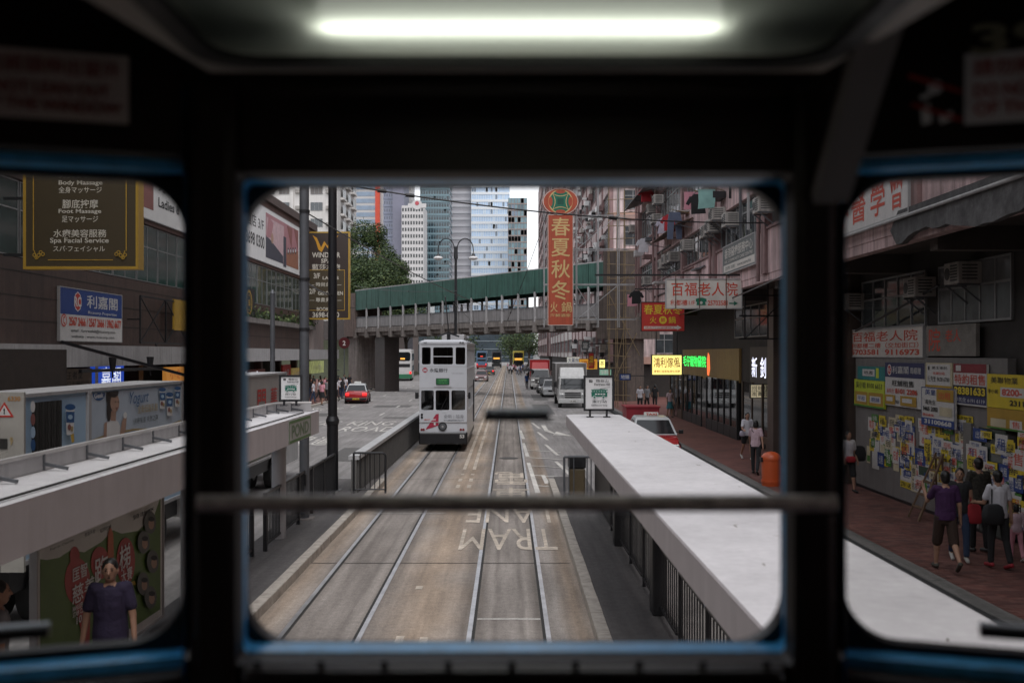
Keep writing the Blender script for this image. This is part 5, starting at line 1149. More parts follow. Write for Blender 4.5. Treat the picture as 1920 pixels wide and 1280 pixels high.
# litter bin, orange
ob = thing('litter_bin', 'orange rounded litter bin standing at the kerb of the brick pavement', 'bin', (PX(1446,27.5), 27.5, .15))
ORB = M('orange plastic', (.50,.085,.022), .4, var=.08)
MB().mat(ORB).cyl((0,0,0),(0,0,.12),.25,.265,20).cyl((0,0,.14),(0,0,.72),.255,.265,20).build('body', None, ob, auto=40)
MB().ell((0,0,.74),(.28,.28,.2),18,8).build('dome', ORB, ob, auto=60); MB().bx(-.30,.02,-.1,.1,.66,.78).bx(.12,.29,-.09,.09,.6,.75).build('opening', BLACK, ob); MB().cyl((0,0,.1),(0,0,.16),.275,n=20).build('band', ORB, ob, auto=40)
# bamboo scaffold
bs = thing('bamboo_scaffold', 'bamboo scaffold of lashed poles standing on the right pavement before the bridge', 'scaffold', (PX(1160,67), 67, .14))
BAM = M('dry bamboo', (.19,.135,.07), .6, var=.25, scale=6)
for x in (-.6,-.1,.45):
    for y in (0,.9): MB().tube([(x+random.uniform(-.1,.1),y,0),(x+random.uniform(-.06,.06),y,7),(x+random.uniform(-.12,.12),y,15.5)], .032, 6).build('upright', BAM, bs)
for k in range(17):
    z = .9+k*.87; MB().cyl((-.8,-.06,z+random.uniform(-.1,.1)),(.8+(.9 if k > 8 else 0),-.06,z+random.uniform(-.1,.1)),.03,n=6).build('ledger', BAM, bs)
for a, b in (((-.7,-.1,1),(1.2,-.1,5)),((1.4,-.1,3.5),(-.6,-.1,7.5)),((-.6,.95,0),(.6,.95,6)),((-.2,-.1,8),(2.4,-.1,10.5))): MB().cyl(a,b,.03,n=6).build('brace', BAM, bs)

# small signs crowding the pavement beyond the scaffold
ORL = M('lit orange sign', (.75,.36,.04), .5, var=.1, emit=.25); PALEL = M('lit pale sign', (.75,.75,.68), .5, var=0, emit=.2)
for Y, pxa, pxb, pya, pyb, m, ink, tx, lb in ((84,1063,1087,669,681,PALEL,SBLUE,'大藥房','small white sign with blue characters above the parked lorries'),(83,1086,1120,673,692,ORL,SRED2,'酒樓','orange lit sign beyond the bamboo scaffold'),(82,1104,1113,662,690,SRED,SYEL,'押','narrow red sign in front of the orange one'),
    (74,1124,1134,674,689,LITY,INK,'茶','tiny lit yellow box sign left of the bamboo'),(75,1124,1146,692,703,M('pale green sign', (.2,.4,.3), .5, var=0, emit=.15),PWH,'停車場','pale green arrow shaped parking sign by the scaffold'),(64,1162,1182,701,712,SBLUE,PWH,'地鐵','small blue sign right of the bamboo scaffold'),(80,1092,1103,640,655,SGREY,PWH,'當','dark square sign below the bridge deck')):
    x0, x1, z0, z1 = PX(pxa,Y), PX(pxb,Y), PZ(pyb,Y), PZ(pya,Y); S = Sign((x0,Y,z0)); w, h = x1-x0, z1-z0; S.text(tx, w*.1,h*.15,w*.9,h*.85, ink)
    t = S.make('projecting_sign', lb, 'sign', w, h, .15, m, None, DKGREY); MB().bar((w,.08,h*.7),(w+(8.4-x1 if Y > 76 else 1.0),.08,h*.7),.05).build('bracket', DKGREY, t)
sf = thing('steel_rack', 'dark steel rack with no sign, hung under the arcade', 'frame', (8.2, 34.6, 4.3)); 
for x in (0,.8,1.5): MB().bar((x,0,0),(x,0,1.9),.05).build('upright', BLACK, sf)
for z in (0,.8,1.5): MB().bar((-.2,0,z),(1.6,0,z),.05).build('crossbar', BLACK, sf)
MB().bar((0,0,0),(1.5,0,1.5),.035).build('brace', BLACK, sf)

# ------------------------------------------------------------------ signs on the left
BROWNS = M('brown gold sign face', (.062,.045,.022), .45, var=.12, scale=.4); BROWND = M('dark brown sign face', (.04,.026,.02), .45, var=.1); PALE_L = M('pale lettering', (.6,.56,.48), .5, var=0); GOLDP = M('gold print', (.5,.31,.05), .4, .3, var=.05)
Y = 35; x0, x1, z0, z1 = PX(45,Y), PX(258,Y), PZ(503,Y), PZ(170,Y); w, h = x1-x0, z1-z0
S = Sign((x0,Y,z0)); sc = Y/F
S.rect(.05,.05,w-.05,h-.05,BROWNS); S.frame(0,0,w,h,.07,GOLDP)
def vy(py): return PZ(py,Y)-z0
def vx(px): return PX(px,Y)-x0
for tx, pa, pb, xa, xb in (('男女賓按摩',320,334,110,190),('Body Massage',338,349,110,192),('全身マッサージ',350,362,110,191),('腳底按摩',374,391,117,184),('Foot Massage',392,402,110,190),('足マッサージ',405,417,116,184),('水療美容服務',430,445,100,200),('Spa Facial Service',446,458,94,204),('スパ·フェイシャル',461,472,100,197),('溫莎水療',270,290,100,200),('WINDSOR SPA',295,306,100,200)):
    S.text(tx, vx(xa), vy(pb), vx(xb), vy(pa), PALE_L, .015)
for a0,b0,a1,b1 in ((vx(90),vy(488),vx(212),vy(486.5)),(vx(62),vy(470),vx(64),h-.3),(vx(236),vy(470),vx(238),h-.3)): S.rect(a0,b0,a1,b1,GOLDP)
for cx_ in (68, 232):
    s_ = 1 if cx_ < 100 else -1
    for k in range(5): S.disc(vx(cx_+s_*(k*4-3)), vy(478+5*math.sin(k*1.5)), .07, GOLDP); S.disc(vx(cx_+s_*(k*4-3)), vy(478+5*math.sin(k*1.5)), .04, BROWNS)
    S.poly([(vx(cx_-s_*4),vy(470)),(vx(cx_-s_*2),vy(470)),(vx(cx_+s_*3),vy(486)),(vx(cx_+s_*1),vy(486))], GOLDP)
bmz = S.make('blade_sign', 'large brown and gold massage menu sign projecting from the left wall', 'sign', w, h, .5, BROWND, None, GOLDP)
for z in (.5, 2.5, 4.5): MB().bar((.1,.3,z),(LX-x0+.1,.3,z),.1).build('bracket', DKGREY, bmz)
Y = 88; x0, x1, z0, z1 = PX(573,Y), PX(655,Y), PZ(598,Y), PZ(435,Y); w, h = x1-x0, z1-z0
S = Sign((x0,Y,z0)); S.frame(0,0,w,h,.09,GOLDP); S.rect(.2,.95,w-.5,4.3,BROWNS)
S.poly([(vx(586),vy(441)),(vx(594),vy(446)),(vx(602),vy(464)),(vx(608),vy(452)),(vx(614),vy(461)),(vx(622),vy(448)),(vx(635),vy(441)),(vx(626),vy(452)),(vx(617),vy(469)),(vx(610),vy(459)),(vx(603),vy(473)),(vx(597),vy(468)),(vx(592),vy(452))], M('amber logo', (.62,.3,.03), .4, .2, var=0))
for tx, pa, pb, xa, xb in (('WINDSOR',473,483,585,638),('SPA',485,493,602,622),('藍莎水療',495,506,585,638),('3/F',512,522,588,600),('LADIES',518,524,605,635),('— 時尚女士 —',529,537,580,640),('2/F',541,551,580,592),('GENTLEMEN',546,553,596,643),('— 尊貴男士 —',558,566,580,640),('BOOKING',576,583,594,630),('3698-0300',585,595,586,636)):
    S.text(tx, vx(xa), vy(pb), vx(xb), vy(pa), PALE_L, .02)
S.frame(.16,.75,w-.4,4.35,.05,GOLDP)
ws2 = S.make('blade_sign', 'brown spa sign with an amber winged logo beyond the black pole', 'sign', w, h, .5, BROWND, None, GOLDP)
for z in (1, 4, 7): MB().bar((-.1,.3,z),(LX-x0-.2,.3,z),.12).build('bracket', DKGREY, ws2); MB().bar((w,.2,z),(w+.5,.2,z),.05).build('stub_bar', DKGREY, ws2)
# billboards high on the brown block
PPINK = M('printed pink', (.42,.2,.22), .6, var=.1); PROSE = M('printed rose brown', (.26,.1,.09), .6, var=.1); PSLATE = M('printed slate', (.06,.06,.08), .6)
S = Sign((LX+.15, 67.5, 10.45), (0,1,0)); 
S.text('酒店 3/F', .2,2.2,5.0,3.1,INK,.03); S.text('3698 0300', .1,.9,5.2,1.8,INK,.02)
S.rect(5.6,.4,16.9,3.7,PPINK); S.rect(5.8,.5,11.5,3.4,M('printed pale pink', (.55,.38,.4), .6, var=.15)); S.poly([(5.6,.4),(5.6,2.0),(7.2,1.8),(11.2,1.0),(11.2,.4)], PSLATE); S.poly([(5.8,1.9),(7.3,2.0),(8.0,3.2),(6.4,3.5)], PPINK); S.disc(7.6,2.0,.4,PSK)
S.rect(11.3,.2,12.3,2.6,PSLATE); S.poly([(12.4,.4),(16.9,.4),(16.9,2.0),(12.4,1.4)], M('printed wood', (.3,.13,.08), .6)); S.poly([(12.5,3.6),(14.2,1.9),(14.6,3.6)], PROSE); S.poly([(15.0,3.7),(16.8,2.0),(16.8,3.7)], PROSE)
for i in range(4): S.disc(13.0+i*.9,1.6+.1*i,.28,PSLATE); S.disc(13.0+i*.9,1.6+.1*i,.15,WHITE)
S.make('billboard', 'long white billboard with a floor number and a pink lounge photograph', 'billboard', 17.4, 4.0, .12, WHITE, None, LTGREY)
S = Sign((LX+.15, 44.5, 10.45), (0,1,0)); S.rect(.3,.5,5.5,3.8,M('printed cream', (.55,.42,.32), .6)); S.poly([(.3,.5),(3.2,.5),(2.2,2.2),(1.6,3.6),(.3,2.0)], INK); S.poly([(3.4,.5),(5.5,.5),(5.5,3.4),(4.6,2.6)], PROSE); S.text('男士', 6.2,1.6,8.6,2.6,INK,.02); S.text('Ladies 8', 6.2,.8,9.4,1.3,INK); S.text('女士 3/F', 10,1.6,14,2.6,INK,.02)
S.make('billboard', 'white billboard with dark figures above the green windows by the massage sign', 'billboard', 15.0, 4.0, .12, WHITE, None, LTGREY)
# property agency wall sign
def lsign(pxa, pxb, z0, z1, X): 
    ya, yb = X*F/(pxa-954), X*F/(pxb-954); return Sign((X, ya, z0), (0,1,0)), yb-ya, z1-z0
S, w, h = lsign(112,228,4.32,6.45,LX+.1); S.rect(0,h*.5,w,h,SBLUE); S.disc(w*.26,h*.76,.36,PWH,.42,8); S.disc(w*.26,h*.76,.31,SRED,.37,8); S.text('RC',w*.205,h*.66,w*.315,h*.86,PWH,.04); S.text('利嘉閣',w*.4,h*.66,w*.92,h*.92,PWH,.03); S.text('Ricacorp Properties',w*.42,h*.53,w*.9,h*.6,PWH,.01)
S.disc(.35,h*.38,.26,SRED2); S.disc(.35,h*.38,.2,PWH); S.text('C',.26,h*.3,.44,h*.46,SRED2,.04); S.text('2567 2466 / 2567 2666 / 3962 6677',.8,h*.28,w-.1,h*.46,SRED2,.03); S.text('email : fortresshill@ricacorp.com',1.0,h*.15,w-.8,h*.23,INK,.01); S.text('website : www.ricacorp.com',1.0,h*.04,w-.9,h*.11,INK,.01)
S.make('wall_sign', 'blue and white property agency sign with telephone numbers on the brown wall', 'sign', w, h, .1, PWH, None, LTGREY)
LITB = M('lit blue sign face', (.02,.075,.5), .5, var=0, emit=.55); LITW = M('lit white lettering', (.75,.8,.9), .5, var=0, emit=.7)
S, w, h = lsign(178,232,2.3,3.32,LX+1.2); S.text('嘉閣',.6,.12,w-.35,h-.1,LITW,.04); S.rect(.0,.0,.3,h,PWH)
S.make('lightbox_sign', 'lit blue sign with two white characters under the pale canopy', 'sign', w, h, .2, LITB)
S, w, h = lsign(88,172,2.3,3.2,LX+1.3); S.text('王者堂',1.6,.5,3.0,.8,INK,.02); S.text('跌打中醫診所',1.2,.28,3.6,.42,INK,.01); S.text('骨傷 針灸 推拿',.9,.08,4.0,.2,SRED2,.01); S.rect(.1,.2,.3,.85,SRED)
S.make('fascia_sign', 'brown shop sign with dark characters left of the lit blue one', 'sign', w, h, .12, M('tan brown sign', (.2,.16,.12), .6, var=.1))
S, w, h = lsign(312,345,2.35,3.1,LX+1.0); S.text('小食',.5,.15,w-.5,h-.12,M('lit sign red', (.5,.1,.02), .5, var=0, emit=.2),.03)
S.make('lightbox_sign', 'lit orange snack sign at the right end of the pale canopy', 'sign', w, h, .2, M('lit orange face', (.7,.3,.06), .5, var=0, emit=.35))
S, w, h = lsign(455,497,2.0,2.75,LX+1.6); S.text('Kummings:',.2,.1,w-.2,h-.08,LITW,.04)
S.make('shop_fascia', 'red brown shop fascia with white neon lettering under the canopy', 'sign', w, h, .15, M('red brown fascia', (.13,.03,.02), .5))
for pxa, pxb, z0, z1, m, lb in ((530,545,1.8,2.9,SRED,'small red shop sign under the far canopy'),(548,565,1.6,2.6,M('lit tan face', (.4,.3,.1), .5, var=.2, emit=.15),'tan lit shop panel under the far canopy'),(582,607,2.0,3.1,M('lit lime picture', (.45,.5,.2), .5, var=.6, scale=2, emit=.2),'pale green lit picture panel under the far canopy')):
    S, w, h = lsign(pxa,pxb,z0,z1,LX+.6); S.text('小店',w*.2,h*.3,w*.8,h*.7,PWH,.02); S.make('shop_sign', lb, 'sign', w, h, .12, m)
tr = thing('sign_truss', 'black steel truss for a missing sign on the brown wall', 'truss', (LX+.6, 47, 4.3))
ln_ = MB(); q = MB()
for z in (0,2.2): q.bar((0,0,z),(0,11,z),.08)
for y in (0,3.5,7,10.8): q.bar((0,y,0),(0,y,2.2),.07)
for a in (0,3.5,7): q.bar((0,a,0),(0,a+3.5,2.2),.05).bar((0,a+3.5,0),(0,a,2.2),.05)
q.bar((0,2,0),(.0,3.5,-1.2),.06).bar((0,9,0),(0,7.5,-1.0),.06)
q.build('frame', BLACK, tr)
for y in (0,7): MB().bar((0,y,1.1),(-.6,y,1.1),.06).build('bracket', BLACK, tr)
S, w, h = lsign(327,352,5.0,6.6,LX+.65); S.make('blank_sign', 'blank mustard panel at the end of the steel truss', 'sign', w, h, .1, PBRO)
S, w, h = lsign(455,478,6.0,8.2,LX+.5); S.disc(w/2,h*.55,.85,GOLDP); S.disc(w/2,h*.55,.68,INK); S.disc(w/2,h*.55,.56,GOLDP); S.disc(w/2,h*.55,.5,INK); S.text('SB',w/2-.3,h*.45,w/2+.3,h*.64,GOLDP,.03)
S.make('round_logo_sign', 'black sign with a gold ring logo on the brown block', 'sign', w, h, .2, INK)
ab = thing('awning_box', 'dark brown boxy shop awning at the far left under the massage sign', 'awning', (-12.5, 22.5, 2.9))
MB().bx(-4,.6,0,4.3,0,1.0).build('valance', M('dark brown canvas', (.045,.033,.028), .8, var=.15), ab); MB().bar((.5,4.2,1.2),(2.9,7.5,.2),.08).build('stay', BLACK, ab)
rig = thing('awning_rail', 'dark horizontal rail with two lamps hung in front of the canopy', 'rail', (-15.2, 40, 3.15))
MB().bar((-.3,-4,0),(.2,3,0),.12).build('bar', BLACK, rig)
for y in (-1.8,2.2): MB().cyl((0,y,0),(0,y,.5),.1,.16,8).bar((0,y,-.3),(0,y,0),.05).build('lamp', BLACK, rig)

# ------------------------------------------------------------------ overhead wires
def wire(p0, p1, sag, r, label, n=14, clamps=()):
    p0, p1 = Vector(p0), Vector(p1); t = thing('overhead_wire', label, 'wire', p0)
    pts = [p0.lerp(p1, i/n)-Vector((0,0,sag*4*(i/n)*(1-i/n)))-p0 for i in range(n+1)]
    MB().tube(pts, r, 6).build('cable', BLACK, t)
    for c in clamps: a = p0.lerp(p1, c)-Vector((0,0,sag*4*c*(1-c)))-p0; d = (p1-p0).normalized(); MB().cyl(a-d*.12, a+d*.12, r*2.4, n=8).build('clamp', BLACK, t)
wire((PX(626,26.6),26.6,8.35),(7.7,30,7.72),.28,.022,'thick span wire sagging across the street from the black pole to the tenement',18,(.1,.16,.62))
wire((PX(571,22),22,5.4),(PX(623,26.6),26.6,5.35),.05,.018,'short stay wire between the grey pole and the black pole')
wire((PX(575,22),22,6.9),(-.2,60,6.3),.3,.015,'thin wire from the grey pole out over the tracks')
for c, lb in ((-2.53,'tram contact wire above the left track'),(0,'tram contact wire above our own track')): wire((c,45,6.1),(c,290,6.1),.4,.012,lb,24)
wire((PX(665,97),97,PZ(536,97)),(PX(858,70),70,PZ(545,70)),.25,.02,'dark wire across the green fascia of the footbridge',12,(.6,))
wire((2.3,60,12.2),(-.1,70,6.1),.2,.02,'steep stay wire from the vertical sign down to the tracks',10,(.9,))
wire((FX-.3,24,6.1),(FX-.2,60,5.9),.5,.02,'black cable sagging under the tenement soffit')
wire((9.5,22,5.3),(9.4,27,4.4),.02,.03,'slanting black cable across the dark mezzanine')

# ------------------------------------------------------------------ vehicles
TAXIR = M('taxi red', (.42,.018,.022), .25, var=.04, coat=.6); SILVER = M('taxi silver', (.55,.56,.56), .3, var=.03, coat=.4)
LAMPG = M('headlamp glass', (.6,.62,.62), .12, .3, var=0); TAILR = M('tail lamp lit red', (.75,.02,.02), .3, var=0, emit=1.2); PLATEW = M('number plate white', (.7,.7,.66), .5, var=0); PLATEY = M('number plate yellow', (.7,.5,.03), .5, var=0)
def inset(q, a, b, c, d, m, u=.06, v=.08, off=.012):
    """panel inset in the face a b c d (a,b lower edge, c,d upper edge b->c), standing slightly proud"""
    a, b, c, d = map(Vector, (a,b,c,d)); n = (b-a).cross(d-a).normalized()*off
    def bl(s, t): return (a.lerp(b,s)).lerp(d.lerp(c,s),t)+n
    return q.mat(m).quad(bl(u,v), bl(1-u,v), bl(1-u,1-v), bl(u,1-v))
def wheel(t, x, y, r=.31, w=.2):
    s = 1 if x > 0 else -1
    o = MB().cyl((x-w/2*s,y,r),(x+w/2*s,y,r),r,n=18).build('wheel', TYRE, t, auto=40)
    MB().cyl((x+w/2*s-.01*s,y,r),(x+w/2*s+.012*s,y,r),r*.6,r*.5,14).build('rim', ALLOY, o, auto=40)
def car(name, label, loc, rz, body, top, taxi=False, lit=False, group=None):
    t = thing(name, label, 'taxi' if taxi else 'car', loc, rz, group)
    st = [(-2.34,.66,.34,.60),(-2.26,.79,.24,.70),(-2.0,.835,.2,.78),(-1.15,.85,.19,.90),(0,.852,.18,.93),(1.6,.85,.19,.96),(2.1,.82,.22,.94),(2.28,.78,.28,.88),(2.34,.7,.38,.76)]
    def sec(y,w,a,b): return [(-w*.9,y,a),(-w,y,a+(b-a)*.25),(-w*.995,y,b-(b-a)*.3),(-w*.9,y,b-.015),(-w*.55,y,b+.012),(w*.55,y,b+.012),(w*.9,y,b-.015),(w*.995,y,b-(b-a)*.3),(w,y,a+(b-a)*.25),(w*.9,y,a)]
    MB().loft([sec(*s) for s in st]).build('body', body, t, auto=35)
    r = [(.905,.80,-1.22,1.82),(1.40,.62,-.48,1.22),(1.465,.56,-.36,1.08),(1.48,.4,-.2,.9)]
    rings = [[(-w,a,z),(w,a,z),(w,b,z),(-w,b,z)] for z,w,a,b in r]
    MB().loft(rings).build('cabin_roof', top, t, auto=25)
    A, B2 = rings[0], rings[1]
    inset(MB(), A[0],A[1],B2[1],B2[0], DKGLASS, .05,.05).build('windscreen', None, t)
    inset(MB(), A[2],A[3],B2[3],B2[2], DKGLASS, .04,.06).build('rear_window', None, t)
    for i, j in ((1,2),(3,0)):
        a, b, c, d = map(Vector, (A[i],A[j],B2[j],B2[i]))
        for s0, s1 in ((.10,.44),(.50,.84)):
            inset(MB(), a.lerp(b,s0), a.lerp(b,s1), d.lerp(c,s1*.86+.08), d.lerp(c,s0*.86+.08), DKGLASS, .02,.12).build('side_window', None, t)
    for x in (-.8,.8):
        for y in (-1.42,1.38): wheel(t, x, y)
    for s in (-1,1):
        MB().rbx(s*.42,s*.74,-2.35,-2.2,.50,.66,.02).build('headlight', LAMPG, t); MB().rbx(s*.5,s*.78,2.22,2.35,.62,.82,.02).build('tail_light', TAILR if lit else M('tail lamp red', (.4,.02,.02), .3, var=0), t)
        MB().bar((s*.78,-.92,.98),(s*.95,-.95,1.0),.03).rbx(s*.88,s*1.04,-1.0,-.9,.93,1.07,.02).build('wing_mirror', BLACK, t)
    MB().rbx(-.36,.36,-2.36,-2.22,.48,.64,.02).build('grille', BLACK, t); MB().rbx(-.78,.78,-2.40,-2.2,.24,.42,.03).build('front_bumper', DKGREY if taxi else body, t); MB().rbx(-.78,.78,2.2,2.40,.28,.46,.03).build('rear_bumper', DKGREY if taxi else body, t)
    S = Sign((-.25,-2.41,.28)); S.rect(0,0,.5,.12,PLATEW); S.text('HK 3581',.03,.02,.47,.1,INK,.02); S.make('','','',0,0,0,None,parent=t,print_name='number_plate') if False else None
    S.b.build('number_plate', None, t)
    S = Sign((.25,2.41,.32),(-1,0,0)); S.rect(0,0,.5,.12,PLATEY); S.text('HK 3581',.03,.02,.47,.1,INK,.02); S.b.build('number_plate', None, t)
    if taxi:
        sg = MB().rbx(-.26,.26,.1,.3,1.485,1.62,.02).build('roof_sign', PLATEW, t)
        S = Sign((-.2,.094,1.51)); S.text('TAXI',0,0,.4,.09,SRED2,.03); S.b.build('lettering', None, sg)
        MB().bar((-.3,-.9,1.03),(.45,-.72,1.16),.015).build('wiper', BLACK, t)
    return t
car('taxi', 'red taxi with a silver roof parked behind the white shelter, front towards the tram', (5.25, 36.6, 0), R(-3), TAXIR, SILVER, True)
car('taxi', 'red taxi with lit tail lights driving away on the left carriageway', (PX(671,77), 77, 0), R(185), TAXIR, SILVER, True, True)
car('saloon_car', 'dusky red car standing just past the oncoming tram', (PX(903,135), 135, 0), 0, M('dusky red paint', (.2,.11,.11), .3, var=.03, coat=.4), M('dusky red roof', (.2,.12,.12), .3, var=.03))
car('saloon_car', 'dark car with lit brake lights at the street end', (PX(918,175), 175, 0), R(180), M('black car paint', (.02,.022,.025), .25, var=0, coat=.5), BLACK, False, True)
car('saloon_car', 'silver car squeezed between the red lorry and the white lorry', (3.75, 88, 0), 0, SILVER, SILVER)
car('saloon_car', 'dark car nose-to-tail behind the silver car by the red lorry', (3.6, 96, 0), 0, M('grey car paint', (.08,.085,.09), .3, var=0, coat=.4), DKGREY)
def box_lorry(label, loc, rz, cabm, boxm, fair, L=6.6, top=3.0, ad=None):
    """lorry, cab towards -y"""
    t = thing('box_lorry', label, 'lorry', loc, rz); w = 1.0
    MB().loft([[(-w*.93,-.02,.5),(w*.93,-.02,.5),(w,.1,.5),(w,1.7,.5),(-w,1.7,.5),(-w,.1,.5)],[(-w*.95,-.04,1.25),(w*.95,-.04,1.25),(w,.1,1.25),(w,1.7,1.25),(-w,1.7,1.25),(-w,.1,1.25)],[(-w*.86,.22,2.08),(w*.86,.22,2.08),(w*.92,.36,2.08),(w*.92,1.7,2.08),(-w*.92,1.7,2.08),(-w*.92,.36,2.08)],[(-w*.8,.4,2.16),(w*.8,.4,2.16),(w*.85,.5,2.16),(w*.85,1.65,2.16),(-w*.85,1.65,2.16),(-w*.85,.5,2.16)]]).build('cab', cabm, t, auto=30)
    inset(MB(), (-w*.95,-.04,1.25),(w*.95,-.04,1.25),(w*.86,.22,2.08),(-w*.86,.22,2.08), DKGLASS, .04,.06,.015).build('windscreen', None, t)
    for s in (-1,1):
        f = ((w,.12,1.25),(w,1.6,1.25),(w*.92,1.6,2.08),(w*.92,.4,2.08)); g = [(x*s,y,z) for x,y,z in (f if s > 0 else (f[1],f[0],f[3],f[2]))]
        inset(MB(), *g, DKGLASS, .08,.08,.015).build('side_window', None, t)
        MB().rbx(s*.62,s*.93,-.09,.02,.82,1.0,.02).build('headlight', LAMPG, t); MB().rbx(s*.55,s*.8,-.13,-.02,.44,.54,.01).build('fog_light', M('amber lamp', (.55,.25,.03), .3, var=0), t)
        MB().bar((s*.95,.1,1.9),(s*1.22,-.05,1.85),.03).rbx(s*1.14,s*1.30,-.1,-.02,1.45,1.85,.02).build('wing_mirror', BLACK, t)
        for y in (.85, L-1.7): wheel(t, s*.85, y, .40, .24)
    for z in (.72,.88,1.02): MB().bx(-.55,.55,-.075,-.02,z,z+.07).build('grille_bar', DKGREY, t)
    MB().rbx(-w,w,-.14,.1,.34,.62,.03).build('bumper', cabm, t)
    MB().bar((-.5,-.06,1.33),(.1,.06,1.52),.02).bar((.1,-.06,1.33),(.65,.06,1.52),.02).build('wiper', BLACK, t)
    MB().loft([[(-.85,.42,2.17),(.85,.42,2.17),(.9,1.7,2.17),(-.9,1.7,2.17)],[(-.8,1.0,top-.25),(.8,1.0,top-.25),(.85,1.75,top-.25),(-.85,1.75,top-.25)]]).build('wind_deflector', fair, t, auto=30)
    b = MB().bx(-1.08,1.08,1.85,L,.95,top).build('box_body', boxm, t)
    MB().bx(-1.1,1.1,1.83,L+.02,top,top+.05).bx(-1.1,1.1,1.83,L+.02,.9,.95).bx(-1.1,-1.04,1.82,1.88,.9,top).bx(1.04,1.1,1.82,1.88,.9,top).build('box_trim', LTGREY, b)
    for s in (-1,1):
        for k in range(6): MB().bx(s*1.08,s*1.1,1.9+k*(L-2)/6,1.93+k*(L-2)/6,.95,top).build('box_seam', DKGREY, b)
    MB().bx(-.9,.9,1.0,L-.1,.55,.9).build('chassis', BLACK, t)
    S = Sign((-.25,-.15,.42)); S.rect(0,0,.5,.13,PLATEW); S.text('LK 682',.03,.02,.47,.11,INK,.02); S.b.build('number_plate', None, t)
    S = Sign((-.45,.99,top-.42)); S.text('永發貨運',0,0,.9,.12,SRED2,.02); 
    S.b.build('lettering', None, t)
    return t
LW = M('lorry white', (.60,.60,.59), .4, var=.05, streak=.12); LGB = M('lorry box grey', (.17,.16,.155), .5, var=.08, streak=.2); LRED = M('lorry red', (.5,.03,.035), .4, var=.05)
box_lorry('white box lorry with a wind deflector parked behind the right stop sign', (PX(1074,69), 69, 0), R(0), LW, LGB, LW, 8.2, 3.05)
box_lorry('lorry with a bright red box and deflector parked behind the white one', (PX(1013,104), 104, 0), 0, LW, LRED, LRED, 7, 3.1)
def side_ad_lorry(label, y0, L, face, top, zb=1.0):
    """lorry box standing on the left carriageway; we look at its right side"""
    t = thing('advert_lorry', label, 'lorry', (-7.7, y0, 0)); b = MB().bx(.25,1.15,0,L,zb,top).build('box_body', face, t)
    MB().bx(.22,1.19,-.02,L+.02,top,top+.05).bx(1.14,1.19,L-.05,L+.03,zb,top).bx(1.14,1.19,-.03,.05,zb,top).bx(.22,1.19,-.02,L+.02,zb-.06,zb).build('box_trim', LTGREY, b)
    for s in (.4,1):
        for y in (1.2, L-1.0): wheel(t, s*.95, y, .45, .2)
    MB().bx(.3,1.0,.3,L+.3,.55,zb-.07).build('chassis', BLACK, t)
    MB().loft([[(-.7,L+.2,.5),(1.1,L+.2,.5),(1.1,L+2.0,.5),(-.7,L+2.0,.5)],[(-.7,L+.2,1.4),(1.1,L+.2,1.4),(1.1,L+2.0,1.4),(-.7,L+2.0,1.4)],[(-.6,L+.2,2.3),(1.0,L+.2,2.3),(1.0,L+1.6,2.3),(-.6,L+1.6,2.3)]]).build('cab', LW, t, auto=30)
    inset(MB(), (1.1,L+.4,1.4),(1.1,L+1.8,1.4),(1.0,L+1.5,2.3),(1.0,L+.4,2.3), DKGLASS, .06,.06,.015).build('side_window', None, t)
    return t
PBLUE = M('printed pale blue', (.40,.56,.72), .45, var=.08, scale=.8); PDBLUE = M('printed deep blue', (.015,.09,.25), .45, var=.05); PGREYB = M('printed grey blue', (.48,.55,.63), .45, var=.06); PHAIR = M('printed dark hair', (.03,.022,.02), .6, var=0); PGOLD = M('printed dull gold', (.4,.3,.14), .5, var=0)
lo = side_ad_lorry('lorry with a pale blue yogurt advertisement and its rear door open behind the left shelter', 13.05, 6.85, PBLUE, 3.2)
S = Sign((1.157, 0, 0), (0,1,0))
def ap(px, py): Yp = 6.543*F/(954-px); return (min(max(Yp-13.05, .03), 6.82), min(max(PZ(py, Yp), 1.05), 3.17))
def APOLY(m, *pts): S.poly([ap(*p) for p in pts], m)
def AELL(m, x, y, rx, ry): APOLY(m, *[(x+rx*math.cos(R(t)), y+ry*math.sin(R(t))) for t in range(0,360,15)])
def ATXT(tx, x0, y0, x1, y1, m, bold=.02, shear=0):
    (a0, b1), (a1, b0) = ap(x0, y0), ap(x1, y1); S.text(tx, a0, (ap(x0,y1)[1]+b0)/2, a1, (b1+ap(x1,y0)[1])/2, m, bold, shear=shear)
APOLY(PGREYB, (167,700),(340,700),(340,870),(167,900))
APOLY(PGOLD, (167,826),(200,813),(250,803),(300,802),(340,786),(340,870),(167,900)); APOLY(PDBLUE, (167,832),(200,818),(250,807),(300,805),(340,791),(340,870),(167,900))
AELL(WHITE, 184, 738, 13, 14); AELL(PDBLUE, 184, 738, 12, 13); ATXT('Gesk', 175,735,193,746, WHITE, .03); ATXT('NEW', 180,728,188,732, WHITE)
APOLY(WHITE, (193,822),(196,795),(203,786),(217,787),(223,796),(226,818),(224,826)); APOLY(PSK, (192,822),(194,793),(199,790),(198,822)); APOLY(PSK, (205,770),(216,770),(215,789),(206,788)); AELL(PHAIR, 208, 745, 11, 20); AELL(PHAIR, 202, 768, 4, 22); AELL(PSK, 213, 755, 8.5, 17); AELL(PHAIR, 211, 735, 9, 10)
APOLY(PSK, (222,815),(226,790),(231,780),(235,783),(233,806),(227,820)); AELL(WHITE, 232, 778, 3.5, 6); AELL(INK, 214, 753, 1, 1); AELL(INK, 219, 753, 1, 1); APOLY(PROSE, (213,764),(219,763),(216,767))
ATXT('Yogurt', 240,733,276,762, PDBLUE, 0, .3); ATXT('全新低脂乳酪', 255,757,293,772, PGOLD); ATXT('健康味道 天然之選', 247,780,293,791, SGREY, .01)
